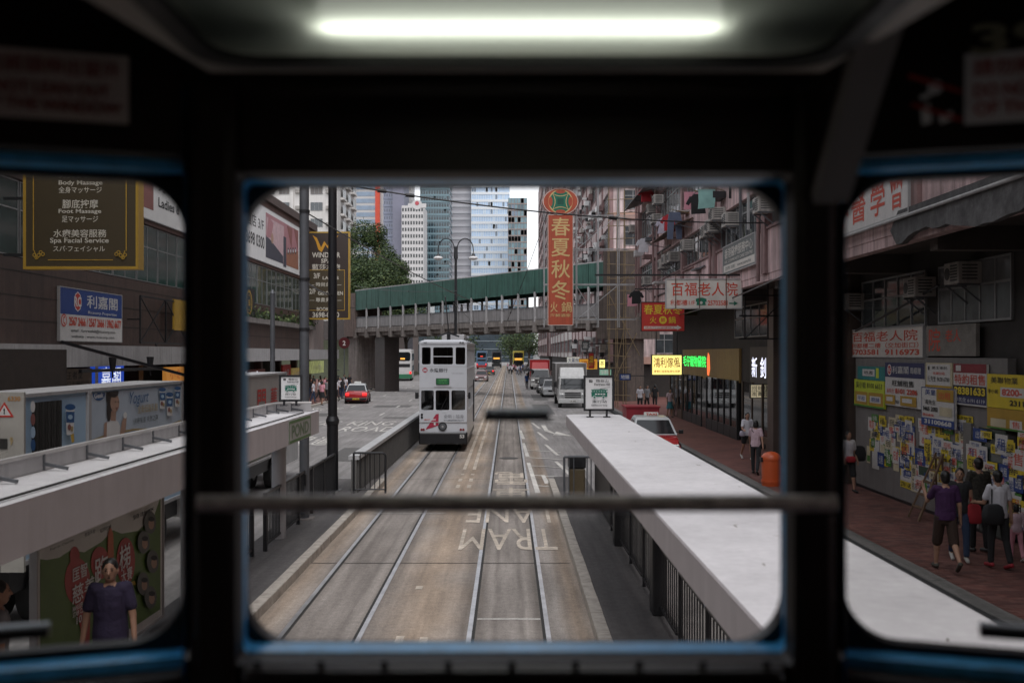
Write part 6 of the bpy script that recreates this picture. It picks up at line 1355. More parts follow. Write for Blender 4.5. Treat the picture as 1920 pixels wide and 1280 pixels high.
def tub(x, y, w, h):
    APOLY(WHITE, (x-w*.42,y-h*.38),(x+w*.42,y-h*.38),(x+w*.34,y+h*.5),(x-w*.34,y+h*.5)); AELL(PDBLUE, x, y-h*.4, w*.5, h*.1); APOLY(PDBLUE, (x-w*.4,y-h*.25),(x+w*.4,y-h*.25),(x+w*.37,y+h*.1),(x-w*.37,y+h*.1)); AELL(PBLUE, x, y-h*.08, w*.22, h*.08); AELL(PROSE, x-w*.1, y+h*.25, w*.16, h*.1); AELL(PGOLD, x+w*.14, y+h*.3, w*.13, h*.09)
tub(301, 746, 13, 40); tub(314, 757, 14, 44); tub(328, 743, 12, 38)
ATXT('美味 Answers 新煮意', 116,733,151,743, SGREY, .01); tub(124, 786, 20, 58); APOLY(PY, (124,815),(130,812),(131,828),(126,830))
for k in range(5): AELL((PDBLUE,WHITE,PROSE,PBLUE,PDBLUE)[k], 52, 738+k*24, 4.5, 11)
S.b.build('advert_print', None, lo)
q = MB(); 
for i in range(14): q.bx(1.13,1.175+.02*math.sin(i*2.1),.62+i*.06,.67+i*.06,1.05,3.12)
q.build('side_curtain', M('dark side curtain', (.028,.026,.024), .8, var=.2), lo)
MB().bx(1.15,1.2,2.36,2.46,1.0,3.2).build('box_pillar', LTGREY, lo)
dr = MB().bx(.79,1.61,-.55,-.5,1.05,3.31).bx(1.14,1.2,-.5,.0,1.0,3.2).build('rear_door', M('cream lorry door', (.42,.40,.36), .6, var=.1, dirt=.2), lo)
S = Sign((.79,-.552,1.05)); S.text('6330',.62,2.15,.78,2.21,M('faded orange print', (.45,.2,.04), .6),.02)
S.poly([(.46,1.95),(.70,1.95),(.58,2.14)], SRED); S.poly([(.50,1.97),(.66,1.97),(.58,2.1)], PWH); S.text('!',.57,1.985,.59,2.06,INK,.05); S.rect(.52,1.55,.62,1.68,GROOVE); S.text('9',.65,1.6,.69,1.7,PGOLD)
S.b.build('lettering', None, dr)
lo2 = side_ad_lorry('lorry with a cream side panel showing red figures and green hills', 23.2, 6.0, M('cream panel', (.36,.335,.31), .5, var=.06), 3.2)
S = Sign((1.157, 0, 0), (0,1,0)); HG = M('printed hill green', (.05,.13,.03), .5, var=.1); HG2 = M('printed dark hill', (.02,.06,.04), .5)
S.poly([(2.9,1.05),(5.95,1.05),(5.95,1.7),(5.5,2.15),(4.9,2.25),(4.1,1.9)], HG); S.poly([(3.6,1.05),(5.95,1.05),(5.95,1.6),(5.3,2.0),(4.6,1.7)], HG2); S.poly([(.1,1.05),(3.2,1.05),(2.6,1.6),(1.7,2.0),(.7,1.75),(.1,1.5)], HG)
S.text('門',2.7,2.1,3.6,2.85,SRED,.04); S.poly([(2.7,2.1),(2.95,2.1),(3.05,1.5),(2.75,1.4)], SRED); S.text('韮',4.1,2.45,4.9,2.85,SRED,.02); S.text('工程',4.3,2.15,4.8,2.35,SRED,.01)
S.b.build('advert_print', None, lo2)
# double deck buses
def double_decker(label, loc, rz, body, low, lit, back=True, s=1.0, sideart=None):
    t = thing('double_decker_bus', label, 'bus', loc, rz); w = 1.25
    MB().loft([[(x,y,.35) for x,y in rrect(-w,w,0,11,.18,3)],[(x,y,4.1) for x,y in rrect(-w,w,0,11,.18,3)],[(x*.94,y*.99+.05,4.35) for x,y in rrect(-w,w,0,11,.18,3)]]).build('body', body, t, auto=40)
    m_ = plate([rrect(-1.05,1.05,2.75,3.95,.3)], .04); MB().mesh(moved(m_, Matrix.Translation((0,-.01,0)))).build('upper_window', DKGLASS, t)
    if back: MB().bx(-1.0,1.0,-.03,0,1.9,2.35).build('vent_panel', BLACK, t); MB().bx(-.3,.3,-.05,-.01,2.95,3.15).build('route_display', lit, t)
    else:
        MB().bx(-1.1,1.1,-.03,0,.95,2.1).build('windscreen', DKGLASS, t); MB().bx(-.8,.8,-.04,-.01,2.25,2.65).build('route_display', lit, t)
    MB().rbx(-w-.01,w+.01,-.05,.3,.34,.95,.04).build('bumper', low, t)
    for x in (-1.05,1.05): MB().bx(x-.12,x+.12,-.06,-.02,.98,1.3).build('lamp', TAILR if back else LAMPG, t)
    for sx in (-1,1):
        for k in range(6): MB().bx(sx*(w-.005),sx*(w+.012),.5+k*1.7,2.0+k*1.7,2.8,3.75).build('side_window', DKGLASS, t); MB().bx(sx*(w-.005),sx*(w+.012),.5+k*1.7,2.0+k*1.7,1.35,2.1).build('side_window', DKGLASS, t)
        for y in (2.5,8.6): wheel(t, sx*1.08, y, .48, .28)
    return t
AMB = M('amber display', (.8,.35,.05), .5, var=0, emit=.8)
double_decker('white double-deck bus seen from behind on the left carriageway', (PX(755,136), 136, 0), R(4), M('bus cream', (.55,.54,.53), .4, var=.05), M('bus green skirt', (.03,.16,.08), .5), AMB)
double_decker('dark-fronted double-deck bus with a yellow panel at the far junction', (PX(972,228), 228, 0), 0, M('bus yellow', (.5,.4,.06), .4), BLACK, AMB, False)
double_decker('blue and red bus far down the street beside the oncoming tram', (PX(903,240), 240, 0), 0, M('bus blue grey', (.12,.2,.32), .4), M('bus red skirt', (.4,.03,.03), .5), M('red display', (.8,.06,.04), .5, var=0, emit=.8))
double_decker('second dark bus waiting at the far junction', (PX(931,262), 262, 0), 0, M('bus dark', (.05,.05,.06), .4), BLACK, AMB, False)
rc = thing('red_skip', 'plain red metal skip at the kerb behind the parked taxi', 'skip', (PX(1203,45), 44.6, 0))
RM = M('red metal', (.33,.03,.045), .5, var=.08, streak=.15)
MB().loft([[(-.7,0,.35),(.7,0,.35),(.7,1.5,.35),(-.7,1.5,.35)],[(-.74,-.05,1.36),(.74,-.05,1.36),(.74,1.55,1.36),(-.74,1.55,1.36)]],cap=True).build('tub', RM, rc); MB().bx(-.78,.78,-.09,1.6,1.36,1.43).build('lid', RM, rc)
for x in (-.55,.55):
    for y in (.2,1.3): MB().cyl((x-.05,y,.17),(x+.05,y,.17),.17,n=12).bar((x,y,.17),(x,y,.4),.06).build('castor', TYRE, rc)

# ------------------------------------------------------------------ oncoming double-deck tram
TRAMG = glass('tram front glass', (.42,.44,.44), .012)
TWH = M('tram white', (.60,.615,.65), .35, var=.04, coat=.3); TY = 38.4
tm = thing('oncoming_tram', 'white double-deck tram with a red kite shaped advert coming towards us on the left track', 'tram', (-2.53, TY, 0)); hw = .915
holes_u = [(-.82,-.48,3.37,4.03),(-.386,.378,3.37,4.03),(.48,.85,3.37,4.03)]; holes_l = [(-.85,-.36,1.61,2.37),(-.29,.24,1.61,2.37),(.32,.85,1.61,2.37)]
fp = plate([rrect(-hw,hw,.75,4.16,.03)]+[rrect(a,b,c,d,.06,5) for a,b,c,d in holes_u+holes_l], .06)
MB().mesh(fp).build('front_panel', TWH, tm)
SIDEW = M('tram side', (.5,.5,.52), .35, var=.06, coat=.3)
for s in (-1,1):
    sp = plate([rrect(.0,8.6,.5,4.16,.02)]+[rrect(.3+k*1.15,1.3+k*1.15,3.2,3.95,.05,3) for k in range(7)]+[rrect(1.6+k*1.15,2.6+k*1.15,1.55,2.4,.05,3) for k in range(6)], .05)
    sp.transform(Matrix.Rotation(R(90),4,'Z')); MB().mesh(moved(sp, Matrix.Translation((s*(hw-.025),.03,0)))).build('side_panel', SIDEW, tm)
    for k in range(7): MB().bx(s*(hw-.06),s*(hw-.05),.33+k*1.15,1.33+k*1.15,3.2,3.95).build('side_window', GLASSP, tm)
    for k in range(6): MB().bx(s*(hw-.06),s*(hw-.05),1.6+k*1.15,2.6+k*1.15,1.55,2.4).build('side_window', GLASSP, tm)
MB().loft([[(x,y,4.16) for x,y in rrect(-hw-.03,hw+.03,-.06,8.7,.15,4)],[(x,y,4.24) for x,y in rrect(-hw-.03,hw+.03,-.06,8.7,.15,4)],[(x*.8,y*.98+.08,4.32) for x,y in rrect(-hw,hw,0,8.6,.15,4)]]).build('roof', TWH, tm, auto=30)
MB().bx(-hw+.05,hw-.05,.1,8.5,4.08,4.13).build('added_dark_liner', BLACK, tm); MB().bx(-hw+.04,hw-.04,.1,8.5,2.75,2.82).bx(-hw+.04,hw-.04,8.4,8.55,.6,4.15).build('deck_floor', DKGREY, tm); MB().bx(-hw+.05,hw-.05,.08,8.5,.55,.8).build('floor', BLACK, tm)  # black sheet under the roof added to darken the upper windows
MB().bx(-.3,.85,1.4,1.46,.8,2.74).bx(-.85,-.55,1.9,1.95,.8,2.6).build('cab_partition', M('tram cab partition', (.10,.09,.07), .7), tm)
for a,b,c,d in holes_u: o = MB().bx(a+.005,b-.005,.0,.008,c+.005,d-.005).build('front_window', TRAMG, tm)
for a,b,c,d in holes_l: o = MB().bx(a+.005,b-.005,.0,.008,c+.005,d-.005).build('front_window', glass('cab glass', (.3,.31,.28), .11) if 'cab glass' not in MATS else MATS['cab glass'], tm)
MB().bx(-.386,.378,-.005,.02,3.66,3.69).build('window_bar', TWH, tm)
for k in range(5):
    for x in (-.55,.5): MB().rbx(x-.3,x+.3,1.0+k*1.3,1.08+k*1.3,2.83,3.55,.03).build('seat_back', M('tram seat', (.07,.05,.03), .6), tm)
MB().rbx(-hw-.02,hw+.02,-.12,.25,.30,.76,.05).build('skirt', BLACK, tm); MB().bx(-hw-.01,hw+.01,-.055,0,1.13,1.16).build('ledge', LTGREY, tm)
MB().bx(-hw+.02,hw-.02,.3,8.6,.28,.55).build('undercarriage', BLACK, tm)
for y in (1.6, 6.8):
    for s in (-1,1): MB().cyl((s*.5,y,.39),(s*.62,y,.39),.38,n=18).build('wheel', DKGREY, tm, auto=40)
S = Sign((0,-.031,0)); LGB2 = M('pale grey lettering', (.3,.31,.33), .6, var=0)
S.disc(-.70,3.15,.10,M('bank red', (.42,.03,.05), .5, var=0)); S.text('M',-.76,3.09,-.64,3.19,TWH,.06); S.text('永隆銀行',-.52,3.07,.17,3.22,INK,.04); S.text('WING BANK SERVICE',.33,3.01,.78,3.04,LGB2)
S.text('全新 | 隨身',.02,1.27,.80,1.44,LGB2,.02); S.text('手機流動理財服務 即刻下載',.02,1.19,.80,1.24,INK,.02)
S.poly([(-.68,.86),(-.18,1.02),(-.17,1.47),(-.28,1.45)], M('kite red', (.40,.025,.06), .5, var=.05)); S.text('1',-.36,1.03,-.29,1.14,WHITE,.05); S.text('NEW',-.44,1.2,-.28,1.28,WHITE,.02); S.text('SMART',-.74,1.22,-.5,1.27,SRED2,.01)
S.text('Tel 2309 5555',-.05,1.5,.12,1.52,LGB2)
S.b.build('advert_print', None, tm)
S = Sign((0,-.066,0)); S.text('NO',-.74,4.18,-.62,4.235,INK,.03); S.text('53',.62,4.175,.8,4.24,INK,.04); S.b.build('roof_number', None, tm)
S = Sign((0,-.125,0)); S.text('53',.64,.54,.82,.68,PWH,.04); S.b.build('fleet_number', None, tm)
dg = MB().rbx(-.28,.24,-.06,.0,2.58,2.84,.03).build('destination_box', DKGREY, tm)
S = Sign((-.26,-.062,2.6)); S.rect(0,0,.48,.22,M('destination green', (.02,.14,.05), .5, var=.05)); S.text('石塘咀',.08,.11,.4,.2,M('destination lettering', (.12,.4,.12), .5, var=0),.03); S.text('Shek Tong Tsui',.08,.02,.4,.08,MATS['destination lettering'],.01); S.b.build('destination_blind', None, dg)
MB().bx(-.35,.32,-.05,-.03,2.49,2.515).build('handrail', LTGREY, tm)
MB().mat(DKGREY).cyl((-.02,-.06,.98),(-.02,-.03,.98),.17,n=24).mat(GREYM).cyl((-.02,-.075,.98),(-.02,-.055,.98),.12,n=20).mat(LTGREY).cyl((-.02,-.085,.98),(-.02,-.07,.98),.04,n=10).build('headlight', None, tm)
for x in (-.83,-.75,.68,.78): MB().cyl((x,-.05,.86),(x,-.02,.86),.045,n=10).build('marker_lamp', M('dark red lamp', (.2,.02,.02), .3, var=0), tm)
for z in (1.33,1.43): MB().cyl((-.82,-.05,z),(-.82,-.02,z),.045,n=10).build('marker_lamp', BLACK, tm)
for s in (-1,1): MB().bar((s*hw,.1,2.15),(s*(hw+.1),-.02,2.18),.025).rbx(s*(hw+.05),s*(hw+.14),-.1,-.02,2.05,2.3,.02).build('wing_mirror', BLACK, tm)
for z in (2.45, 3.28): MB().bx(-hw+.01,hw-.01,-.034,-.028,z,z+.012).build('panel_seam', LTGREY, tm)
MB().bar((-.1,-.05,1.62),(.12,-.05,2.05),.02).build('wiper', BLACK, tm)
for x in (-.3,.1,.3,-.6): MB().cyl((x,.9,2.85),(x,.9,4.05),.018,n=6).build('grab_pole', M('tram pole', (.5,.5,.48), .4), tm)
MB().cyl((hw+.02,6.9,.7),(hw+.02,6.9,2.6),.025,n=8).build('door_pole', BLACK, tm)
MB().bar((.0,3.5,4.32),(.0,3.5,4.7),.15).tube([(-.45,3.2,4.5),(0,3.0,4.65),(.45,3.2,4.5)],.04,6).tube([(0,3.5,4.7),(0,1.2,6.05)],.025,6).build('trolley_mast', BLACK, tm)
MB().rbx(-.4,.6,5,6.6,4.3,4.62,.03).build('roof_box', LTGREY, tm); MB().tube([(-.8,.3,4.36),(-.8,7.8,4.36)],.025,6).tube([(.8,.3,4.36),(.8,7.8,4.36)],.025,6).build('roof_rail', BLACK, tm)

ps = thing('person', 'passenger in red at the right upper window of the oncoming tram', 'person', (-2.53+.6, TY+.55, 2.83))
MB().loft([[(x*.2,y*.13,0) for x,y in rrect(-1,1,-1,1,.6,3)],[(x*.21,y*.13,.45) for x,y in rrect(-1,1,-1,1,.6,3)],[(x*.12,y*.1,.62) for x,y in rrect(-1,1,-1,1,.6,3)]]).build('shirt', M('cloth bright red', (.5,.03,.06), .8), ps, smooth=True)
MB().cap((0,0,.58),.055,(0,-.01,.7),.05).ell((0,-.02,.82),(.075,.09,.11)).cap((-.1,-.1,.4),.045,(-.05,-.2,.72),.035).build('body', M('skin', (.36,.20,.135), .55, var=.05), ps, smooth=True)
MB().ell((0,.02,.85),(.085,.095,.1)).build('hair', BLACK, ps, smooth=True)

# ------------------------------------------------------------------ people: one continuous skinned body each, clothing and hair as children
SKIN = M('skin', (.30,.165,.11), .55, var=.05); HAIR = M('black hair', (.012,.010,.009), .45, var=0)
def cloth(name, c): return M('cloth '+name, c, .85, var=.18, scale=9, bump=.9, bscale=11)
def remesh(q, vox, smooth=3):
    o = q.build('shape', None, link=False)
    md = o.modifiers.new('r', 'REMESH'); md.mode = 'VOXEL'; md.voxel_size = vox; md.use_smooth_shade = True
    if smooth: sm = o.modifiers.new('s', 'SMOOTH'); sm.iterations = smooth; sm.factor = .5
    return bake(o)
def rotx(v, a): c, s = math.cos(R(a)), math.sin(R(a)); return Vector((v[0], v[1]*c-v[2]*s, v[1]*s+v[2]*c))
def roty(v, a): c, s = math.cos(R(a)), math.sin(R(a)); return Vector((v[0]*c+v[2]*s, v[1], -v[0]*s+v[2]*c))
def person(label, loc, face, H=1.65, female=False, arms=((8,8,12),(-8,8,12)), legs=((14,8),(-12,20)), top=None, bottom=None, shoes=None, sleeve='short', leg='long', hair='short', vox=.011, fem_w=None, group=None, hands=True, head_turn=0, skirt=False, lean=3):
    """arms/legs: (left, right), left = person's left = +x when facing +y is -x.
    arm = (swing forward, out, elbow bend), leg = (thigh swing forward, knee bend). face = heading in degrees, 0 = +y"""
    k = H/1.70; t = thing('person', label, 'person', loc, R(-face), group)
    w = .93 if female else 1.0
    body, topq, botq, shoq, hairq = MB(), MB(), MB(), MB(), MB()
    V = lambda x, y, z: Vector((x, y, z))
    hip = V(0, 0, .90); ch = V(0, .0+lean*.004, 1.30); nk = V(0, lean*.006, 1.44)
    hd = V(0, .015+lean*.008, 1.585)
    # torso rings
    def ring(c, rx, ry, n=14): return [V(c[0]+rx*math.cos(2*math.pi*i/n), c[1]+ry*math.sin(2*math.pi*i/n), c[2]) for i in range(n)]
    wa = .118 if female else .138
    tor = [(.84,.11,.085,0),(.92,.158*w,.112,0),(1.08,wa,.095,.0),(1.22,.152*w,.108,lean*.003),(1.34,.165*w,.10,lean*.005),(1.41,.12*w,.075,lean*.006),(1.45,.06,.055,lean*.007)]
    body.loft([ring((0,y,z),rx,ry) for z,rx,ry,y in tor])
    body.cap((0,nk.y-.01,1.40),.058,(0,hd.y-.012,1.53),.05)
    mt = Matrix.Rotation(R(-head_turn),3,'Z')
    def hp(x,y,z): return hd+mt @ V(x,y,z)
    body.ell(hd,(.073,.092,.112),14,10,mt); body.ell(hp(0,.025,-.055),(.052,.06,.06),10,8,mt)
    body.cap(hp(0,.085,.015),.010,hp(0,.104,-.02),.015,6)
    for s in (-1,1): body.ell(hp(s*.074,-.005,-.01),(.014,.022,.032),8,6,mt)
    joints = {}
    for s, (sw, ou, el) in zip((-1,1), arms):
        sh = V(s*.175*w, lean*.006, 1.385)
        d = rotx(roty(V(0,0,-1), -s*ou), sw); e = sh+d*.285
        d2 = rotx(roty(V(0,0,-1), -s*ou*.6), sw+el); wr = e+d2*.245
        body.cap(sh,.052,e,.040); body.cap(e,.040,wr,.028)
        side = d2.cross(V(s,0,0)).normalized(); inn = V(-s,0,0)
        pc = wr+d2*.075
        body.cap(wr,.027,wr+d2*.05,.026,8); 
        if hands:
            fw = V(0,1,0)-d2*d2.y; fw = fw.normalized() if fw.length > .1 else V(1,0,0)
            body.loft([[c-fw*.036-inn*.012, c+fw*.036-inn*.012, c+fw*.036+inn*.012, c-fw*.036+inn*.012] for c in (wr+d2*.02, wr+d2*.09)])
            for i, L in enumerate((.068,.078,.072,.056)):
                b0 = wr+d2*.085+fw*(.030-.020*i); m0 = b0+d2*L*.5+inn*.008; m1 = m0+d2*L*.42+inn*.026
                body.cap(b0,.0085,m0,.008,6); body.cap(m0,.008,m1,.007,6)
            th = wr+d2*.03+fw*.034; body.cap(th,.011,th+d2*.04+fw*.022,.010,6); body.cap(th+d2*.04+fw*.022,.010,th+d2*.07+fw*.018+inn*.012,.008,6)
        else: body.cap(wr+d2*.03,.03,wr+d2*.13,.022,8)
        joints['L' if s < 0 else 'R'] = (sh, e, wr, wr+d2*.12)
        Ls = {'short': .62, 'long': 1.9, 'none': .12}[sleeve]
        if Ls <= 1: topq.cap(sh+V(-s*.02,0,.004),.078,sh+d*.285*Ls,.064); topq.ell(sh+V(-s*.06,0,.0),(.11,.088,.072),10,8)
        else: topq.cap(sh,.067,e,.054); topq.cap(e,.054,e+d2*.235,.043)
    feet = []
    for s, (sw, kn) in zip((-1,1), legs):
        h = V(s*.088, 0, .90); d = rotx(V(s*.04,0,-1).normalized(), sw); kp = h+d*.42; d2 = rotx(V(0,0,-1), sw-kn); an = kp+d2*.41
        body.cap(h,.082,kp,.054); body.cap(kp,.052,kp+d2*.14,.055); body.cap(kp+d2*.14,.055,an,.034)
        fd = rotx(V(0,1,-.12), (sw-kn)*.8 if sw-kn < -10 else 0).normalized(); toe = an+fd*.14+V(0,0,-.045)
        body.cap(an+V(0,-.03,-.04),.036,toe,.028)
        shoq.cap(an+V(0,-.035,-.042)-fd*.01,.044,toe+fd*.03,.036)
        feet.append(min(an.z-.085, toe.z-.045))
        if not skirt:
            if leg == 'long': botq.cap(h,.100,kp,.070); botq.cap(kp,.070,an+V(0,0,.03),.055)
            elif leg == 'knee': botq.cap(h,.105,kp+d*.02,.088)
            else: botq.cap(h,.103,h+d*.27,.095)
    if skirt: botq.loft([ring((0,0,.93),.16,.12),ring((0,0,.75),.19,.15),ring((0,.02,.5),.24,.19)])
    botq.loft([ring((0,y,z),rx+.014,ry+.014) for z,rx,ry,y in ((.80,.10,.085,0),(.92,.158*w,.112,0),(1.02,wa+.012,.10,0))])
    zt_ = .93 if not skirt else .98
    topq.loft([ring((0,y,z),rx+.02,ry+.02) for z,rx,ry,y in [(zt_-.06,.160*w,.112,0),(.95,.160*w,.114,0),(1.08,wa+.012,.10,0)]+tor[3:6]]); topq.loft([ring((0,lean*.0065,1.40),.10,.08),ring((0,lean*.007,1.44),.068,.062)])
    # hair
    if hair != 'none':
        hairq.ell(hp(0,-.018,.03),(.083,.094,.098),14,10,mt); hairq.ell(hp(0,-.045,-.02),(.076,.06,.09),12,8,mt)
        if hair == 'long': hairq.cap(hp(0,-.055,-.0),.07,hp(0,-.085,-.22),.055); 
        if hair == 'bob': hairq.ell(hp(0,-.03,-.04),(.093,.085,.10),12,8,mt)
        if hair == 'tail': hairq.ell(hp(0,-.11,.02),(.03,.035,.035),8,6,mt); hairq.cap(hp(0,-.13,0),.028,hp(0,-.15,-.15),.014)
    dz = -min(feet)
    T = Matrix.Scale(k, 4) @ Matrix.Translation((0,0,dz))
    def put(q, nm, mat, vx, sm=3, extra=None):
        me = remesh(q, vx, sm); me.transform(T); me.materials.clear(); me.materials.append(mat); me.shade_smooth()
        if extra:
            bm = bmesh.new(); bm.from_mesh(me)
            for c, r in extra:
                ret = bmesh.ops.create_icosphere(bm, subdivisions=1, radius=1.0, matrix=T @ Matrix.Translation(c) @ Matrix.Diagonal((r[0],r[1],r[2],1)))
                for v in ret['verts']:
                    for f in v.link_faces: f.material_index = 1
            bm.to_mesh(me); bm.free(); me.materials.append(INK)
        o = bpy.data.objects.new(nm, me); COL.objects.link(o); o.parent = t; return o
    ex = [(hp(s*.03,.084,.012),(.013,.008,.006)) for s in (-1,1)]+[(hp(s*.03,.086,.034),(.018,.007,.004)) for s in (-1,1)]+[(hp(0,.083,-.062),(.02,.008,.005))]
    put(body, 'body', SKIN, vox*.8 if hands else vox, 2, ex if vox < .02 else None)
    put(topq, 'shirt', top, vox); put(botq, 'skirt' if skirt else 'trousers' if leg == 'long' else 'shorts', bottom, vox)
    if shoes: put(shoq, 'shoes', shoes, vox)
    if hair != 'none': put(hairq, 'hair', HAIR, vox, 2)
    t['_j'] = 0; del t['_j']
    M3 = Matrix.Translation(loc) @ Matrix.Rotation(R(-face), 4, 'Z') @ T
    return t, {n: [M3 @ p for p in js] for n, js in joints.items()}, M3
def bag(name, label, M3, c, r, m, strap=None):
    t = thing(name, label, 'bag', M3 @ Vector(c)); q = MB(); e = M3.to_3x3().normalized()
    q.loft([[e @ Vector((x*f,y*f,z)) for x,y in rrect(-r[0],r[0],-r[1],r[1],min(r[0],r[1])*.6,3)] for z,f in ((-r[2],.7),(-r[2]*.85,.95),(0,1.05),(r[2]*.8,.85),(r[2],.55))]); q.build('pouch', m, t, smooth=True)
    if strap: MB().tube([(M3 @ Vector(p))-(M3 @ Vector(c)) for p in strap], .012, 5).build('strap', m, t)
    return t
C_PURP = cloth('purple', (.045,.012,.06)); C_BLK = cloth('black', (.012,.012,.014)); C_JEAN = cloth('jeans', (.03,.05,.10)); C_WHT = cloth('white', (.62,.62,.64)); C_PNK = cloth('pink', (.42,.2,.25)); C_BRN = cloth('dark brown', (.035,.018,.012)); C_GRY = cloth('grey', (.2,.2,.21)); C_PALEP = cloth('pale pink', (.5,.36,.4)); C_BLUE = cloth('blue', (.03,.07,.2)); C_RED = cloth('red', (.4,.03,.04)); C_LIL = cloth('dusky purple', (.03,.022,.055))
SHRED = M('red shoe', (.3,.02,.03), .6); SHBLK = M('black shoe', (.02,.02,.02), .5); SHWHT = M('pale shoe', (.45,.43,.4), .6); SAND = M('flip-flop sole', (.06,.055,.045), .7)
def at(px, py, z=.152): Y = (3.8-z)*F/(py-662); return (PX(px,Y), Y, z)
# right pavement, near
person('man in a dark purple T-shirt and dark shorts walking away with one hand raised', at(1773,1070), 8, 1.66, False, ((38,14,112),(-6,10,14)), ((16,6),(-16,34)), C_PURP, C_BRN, SAND, 'short', 'knee', 'short', .009)
_, _, m3 = person('woman with long dark hair in a black top and blue jeans facing the tram', at(1799,1052), 196, 1.6, True, ((-6,8,10),(10,8,16)), ((10,4),(-10,12)), C_BLK, C_JEAN, SHWHT, 'none', 'long', 'long', .009, head_turn=8)
bag('shoulder_bag', 'red patterned bag at the side of the woman in jeans', m3, (-.24,.03,.86), (.13,.05,.17), C_RED, [(-.2,.03,1.0),(-.17,.02,1.42),(-.15,-.06,1.4),(-.2,-.03,1.0)])
person('man in a dark patterned shirt and black trousers standing with his back to the tram', at(1836,1036), -6, 1.7, False, ((4,10,20),(12,12,60)), ((3,2),(-3,4)), M('dark patterned shirt', (.03,.026,.02), .85, var=.9, scale=25), C_BLK, SHBLK, 'short', 'long', 'short', .009)
_, _, m3 = person('person in a white T-shirt and black trousers walking away in red shoes', at(1872,1066), -4, 1.62, True, ((16,10,70),(-10,8,10)), ((6,4),(-8,12)), C_WHT, C_BLK, SHRED, 'short', 'long', 'short', .009)
bag('shoulder_bag', 'big black shoulder bag on the back of the person in the white T-shirt', m3, (-.19,-.16,.95), (.17,.08,.17), C_BLK, [(-.2,-.14,1.05),(-.17,-.09,1.25),(-.13,-.02,1.47),(-.14,.08,1.3)])
person('small child in a pale pink top and pink trousers holding a hand', at(1906,1052), 10, .98, True, ((60,20,20),(-10,10,10)), ((12,6),(-12,14)), C_PALEP, C_PNK, SHWHT, 'long', 'long', 'bob', .009)
_, _, m3 = person('woman in a white top and black leggings beside the pale shop post', at(1590,922), 170, 1.58, True, ((-4,8,30),(14,10,20)), ((14,6),(-14,20)), C_WHT, C_BLK, SHBLK, 'short', 'knee', 'tail', .010)
bag('rubbish_bag', 'bulging black bag slung from the shoulder of the woman in white', m3, (-.36,-.06,1.06), (.17,.13,.2), C_BLK, [(-.3,-.04,1.22),(-.18,-.04,1.42)])
bag('waist_bag', 'dark red waist bag worn by the woman with the black bag', m3, (.0,.15,.92), (.13,.05,.08), C_RED)
# right pavement, middle distance
_, _, m3 = person('woman in a pink blouse and black trousers walking along the kerb by the orange bin', at(1417,889), 24, 1.6, True, ((24,10,16),(-24,12,10)), ((12,4),(-14,18)), C_PALEP, C_BLK, SHBLK, 'short', 'long', 'bob', .010)
bag('cross_body_bag', 'small dark bag with a strap across the pink blouse', m3, (.2,.1,.88), (.09,.04,.08), C_BLK, [(.19,.08,.98),(-.1,-.13,1.4),(-.12,.0,1.46)])
_, _, m3 = person('woman in a white top behind the woman in pink, coming towards the tram', at(1401,862), 176, 1.6, True, ((6,8,40),(22,10,60)), ((14,6),(-16,22)), C_WHT, C_BLK, SHWHT, 'short', 'short', 'long', .011)
bag('shoulder_bag', 'small lilac bag carried by the woman in the white top', m3, (.22,.12,.95), (.09,.04,.09), CLO['lilac'])
person('man in dark clothes standing in the shop doorway under the neon', at(1455,842), 200, 1.7, False, ((0,8,20),(6,8,40)), ((2,2),(-2,4)), C_BLK, cloth('dark grey', (.05,.05,.055)), SHBLK, 'short', 'long', 'short', .012)
# people farther along the arcade
for px, py, fc, tp, bt, lb, kw in ((1200,772,180,C_WHT,C_BLK,'woman in a white blouse standing behind the red skip',{}),(1213,771,150,C_GRY,C_BLK,'person in grey beside the white blouse behind the skip',{}),(1256,783,160,C_PALEP,cloth('teal skirt', (.04,.16,.2)),'woman in a pale top and teal skirt at the arcade shopfront',dict(skirt=True)),(1228,768,20,C_BLK,C_BLK,'person all in black under the lit yellow sign',{})):
    person(lb, at(px,py), fc, 1.6, True, ((4,8,20),(-4,8,20)), ((6,4),(-6,8)), tp, bt, SHBLK, 'short', 'long', 'bob', .016, hands=False, **kw)
# left platform
person('man in a dusky purple T-shirt in front of the charity run poster', (-3.90, 9.75, .15), 166, 1.60, False, ((6,10,14),(-2,12,16)), ((6,3),(-8,10)), C_LIL, C_BLK, SHBLK, 'short', 'long', 'short', .009)
person('man in a grey shirt at the far left under the shelter', (-4.52, 8.75, .15), 60, 1.62, False, ((4,6,10),(4,6,14)), ((2,2),(-2,4)), C_GRY, C_BLK, SHBLK, 'short', 'long', 'short', .010)
# on the footbridge and far down the road
_b = A.lerp(B, .475); person('lone figure crossing the footbridge behind the parapet', (_b.x+.3, _b.y+.8, 6.55), 70, 1.65, False, ((8,8,12),(-8,8,12)), ((10,6),(-10,14)), C_GRY, C_BLK, SHBLK, 'short', 'long', 'short', .02, hands=False)
w_, j_, m3 = person('man in a blue shirt walking up the road under a black umbrella', at(988,730,.0), 190, 1.7, False, ((30,8,80),(-6,8,10)), ((16,6),(-14,22)), C_BLUE, C_BLK, SHBLK, 'short', 'long', 'short', .02, hands=False)
um = thing('umbrella', 'open black umbrella held over the man in the blue shirt', 'umbrella', m3 @ Vector((-.2,.3,1.2)))
q = MB(); n = 10
q.loft([[Vector((r*math.cos(2*math.pi*i/n), r*math.sin(2*math.pi*i/n), z)) for i in range(n)] for r, z in ((.62,.72),(.5,.86),(.28,.97),(.04,1.02))], cap=False); q.build('canopy', C_BLK, um); MB().cyl((0,0,-.1),(0,0,1.05),.012,n=6).build('shaft', BLACK, um)
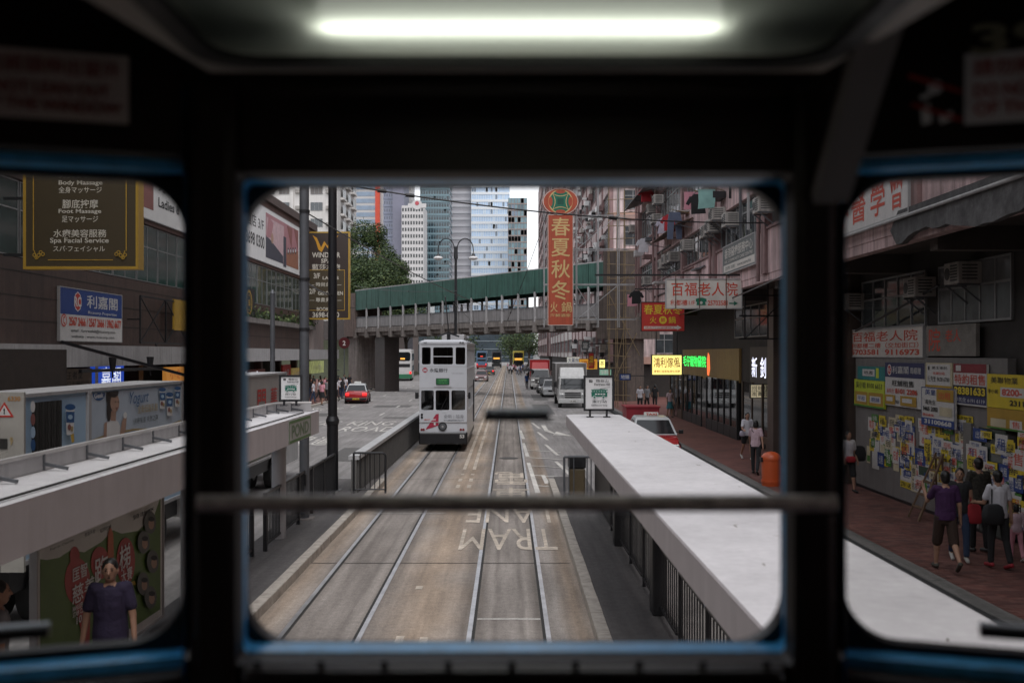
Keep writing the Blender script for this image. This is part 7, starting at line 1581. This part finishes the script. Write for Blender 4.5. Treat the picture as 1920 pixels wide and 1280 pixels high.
# crowds: a few figures, copied
protos = []
for i, (tp, bt, lg, sk) in enumerate(((C_WHT,C_BLK,((12,6),(-12,18)),False),(C_BLK,C_JEAN,((4,2),(-4,6)),False),(C_GRY,C_BLK,((16,8),(-14,22)),False),(C_BLUE,C_BRN,((8,4),(-10,14)),False),(C_PNK,C_BLK,((6,4),(-8,12)),True),(C_WHT,C_JEAN,((10,4),(-8,10)),False))):
    protos.append(person('x', (0,0,0), 0, 1.66-.06*(i%2), i%2 == 1, ((10,8,20),(-10,8,15)), lg, tp, bt, SHBLK, 'short', 'long', ('short','long','short','bob','tail','short')[i], .026, group='passers-by on the left pavement', hands=False, skirt=sk)[0])
used = [0]*len(protos); names = ['white top, black trousers','black top, jeans','grey top, black trousers','blue top, brown trousers','pink top, black skirt','white shirt, jeans']
ORD = 'leftmost second third fourth fifth sixth seventh eighth ninth tenth eleventh twelfth thirteenth fourteenth fifteenth sixteenth'.split()
def crowd(lst, where, group):
    lst = sorted(lst, key=lambda l: l[0]/l[1])
    for i, (x, y, z, f) in enumerate(lst):
        k = (i*5+int(abs(y)))%len(protos); o = ORD[i] if i == 0 else 'rightmost' if i == len(lst)-1 else ORD[i]+' from the left'
        lb = 'pedestrian in %s, %s %s' % (names[k], o, where); p = protos[k]
        if not used[k]: used[k] = 1; p.location = (x,y,z); p.rotation_euler = (0,0,R(f)); p['label'] = lb; p['group'] = group
        else: dup(p, (x,y,z), R(f), lb, group)
rnd = random.Random(5); L_ = []
for px, py in ((583,748),(587,756),(598,752),(604,760),(609,745),(613,752),(634,738),(638,745),(642,748),(645,735),(648,742),(630,752),(588,739),(601,738),(625,735),(655,734)): x, y, z = at(px, py, .148); L_.append((x,y,z,rnd.uniform(0,360)))
crowd(L_, 'waiting by the grey pole', 'people on the left pavement before the bridge')
L_ = []
for px, py in ((664,723),(668,726),(672,722),(677,724),(682,723),(670,720),(706,713),(712,711),(718,711),(722,710),(727,709),(700,714),(736,707),(741,708)): x, y, z = at(px, py, .148); L_.append((x,y,z,rnd.uniform(0,360)))
crowd(L_, 'past the bridge pier', 'people on the left pavement beyond the bridge')
L_ = []
for i in range(15): y = rnd.uniform(168,215); L_.append((PX(952+i*2.6,y), y, 0.0, rnd.uniform(0,360)))
crowd(L_, 'crossing at the far junction', 'people crossing at the far junction')
L_ = [(rnd.uniform(7.3,8.2), y, .148, rnd.uniform(0,360)) for y in (86,93,99,106,114,121)]
crowd(L_, 'past the right bridge pier', 'people on the right pavement past the bridge')

for sc_ in [s for s in bpy.data.scenes if s.name == 'workbench']: bpy.data.scenes.remove(sc_)
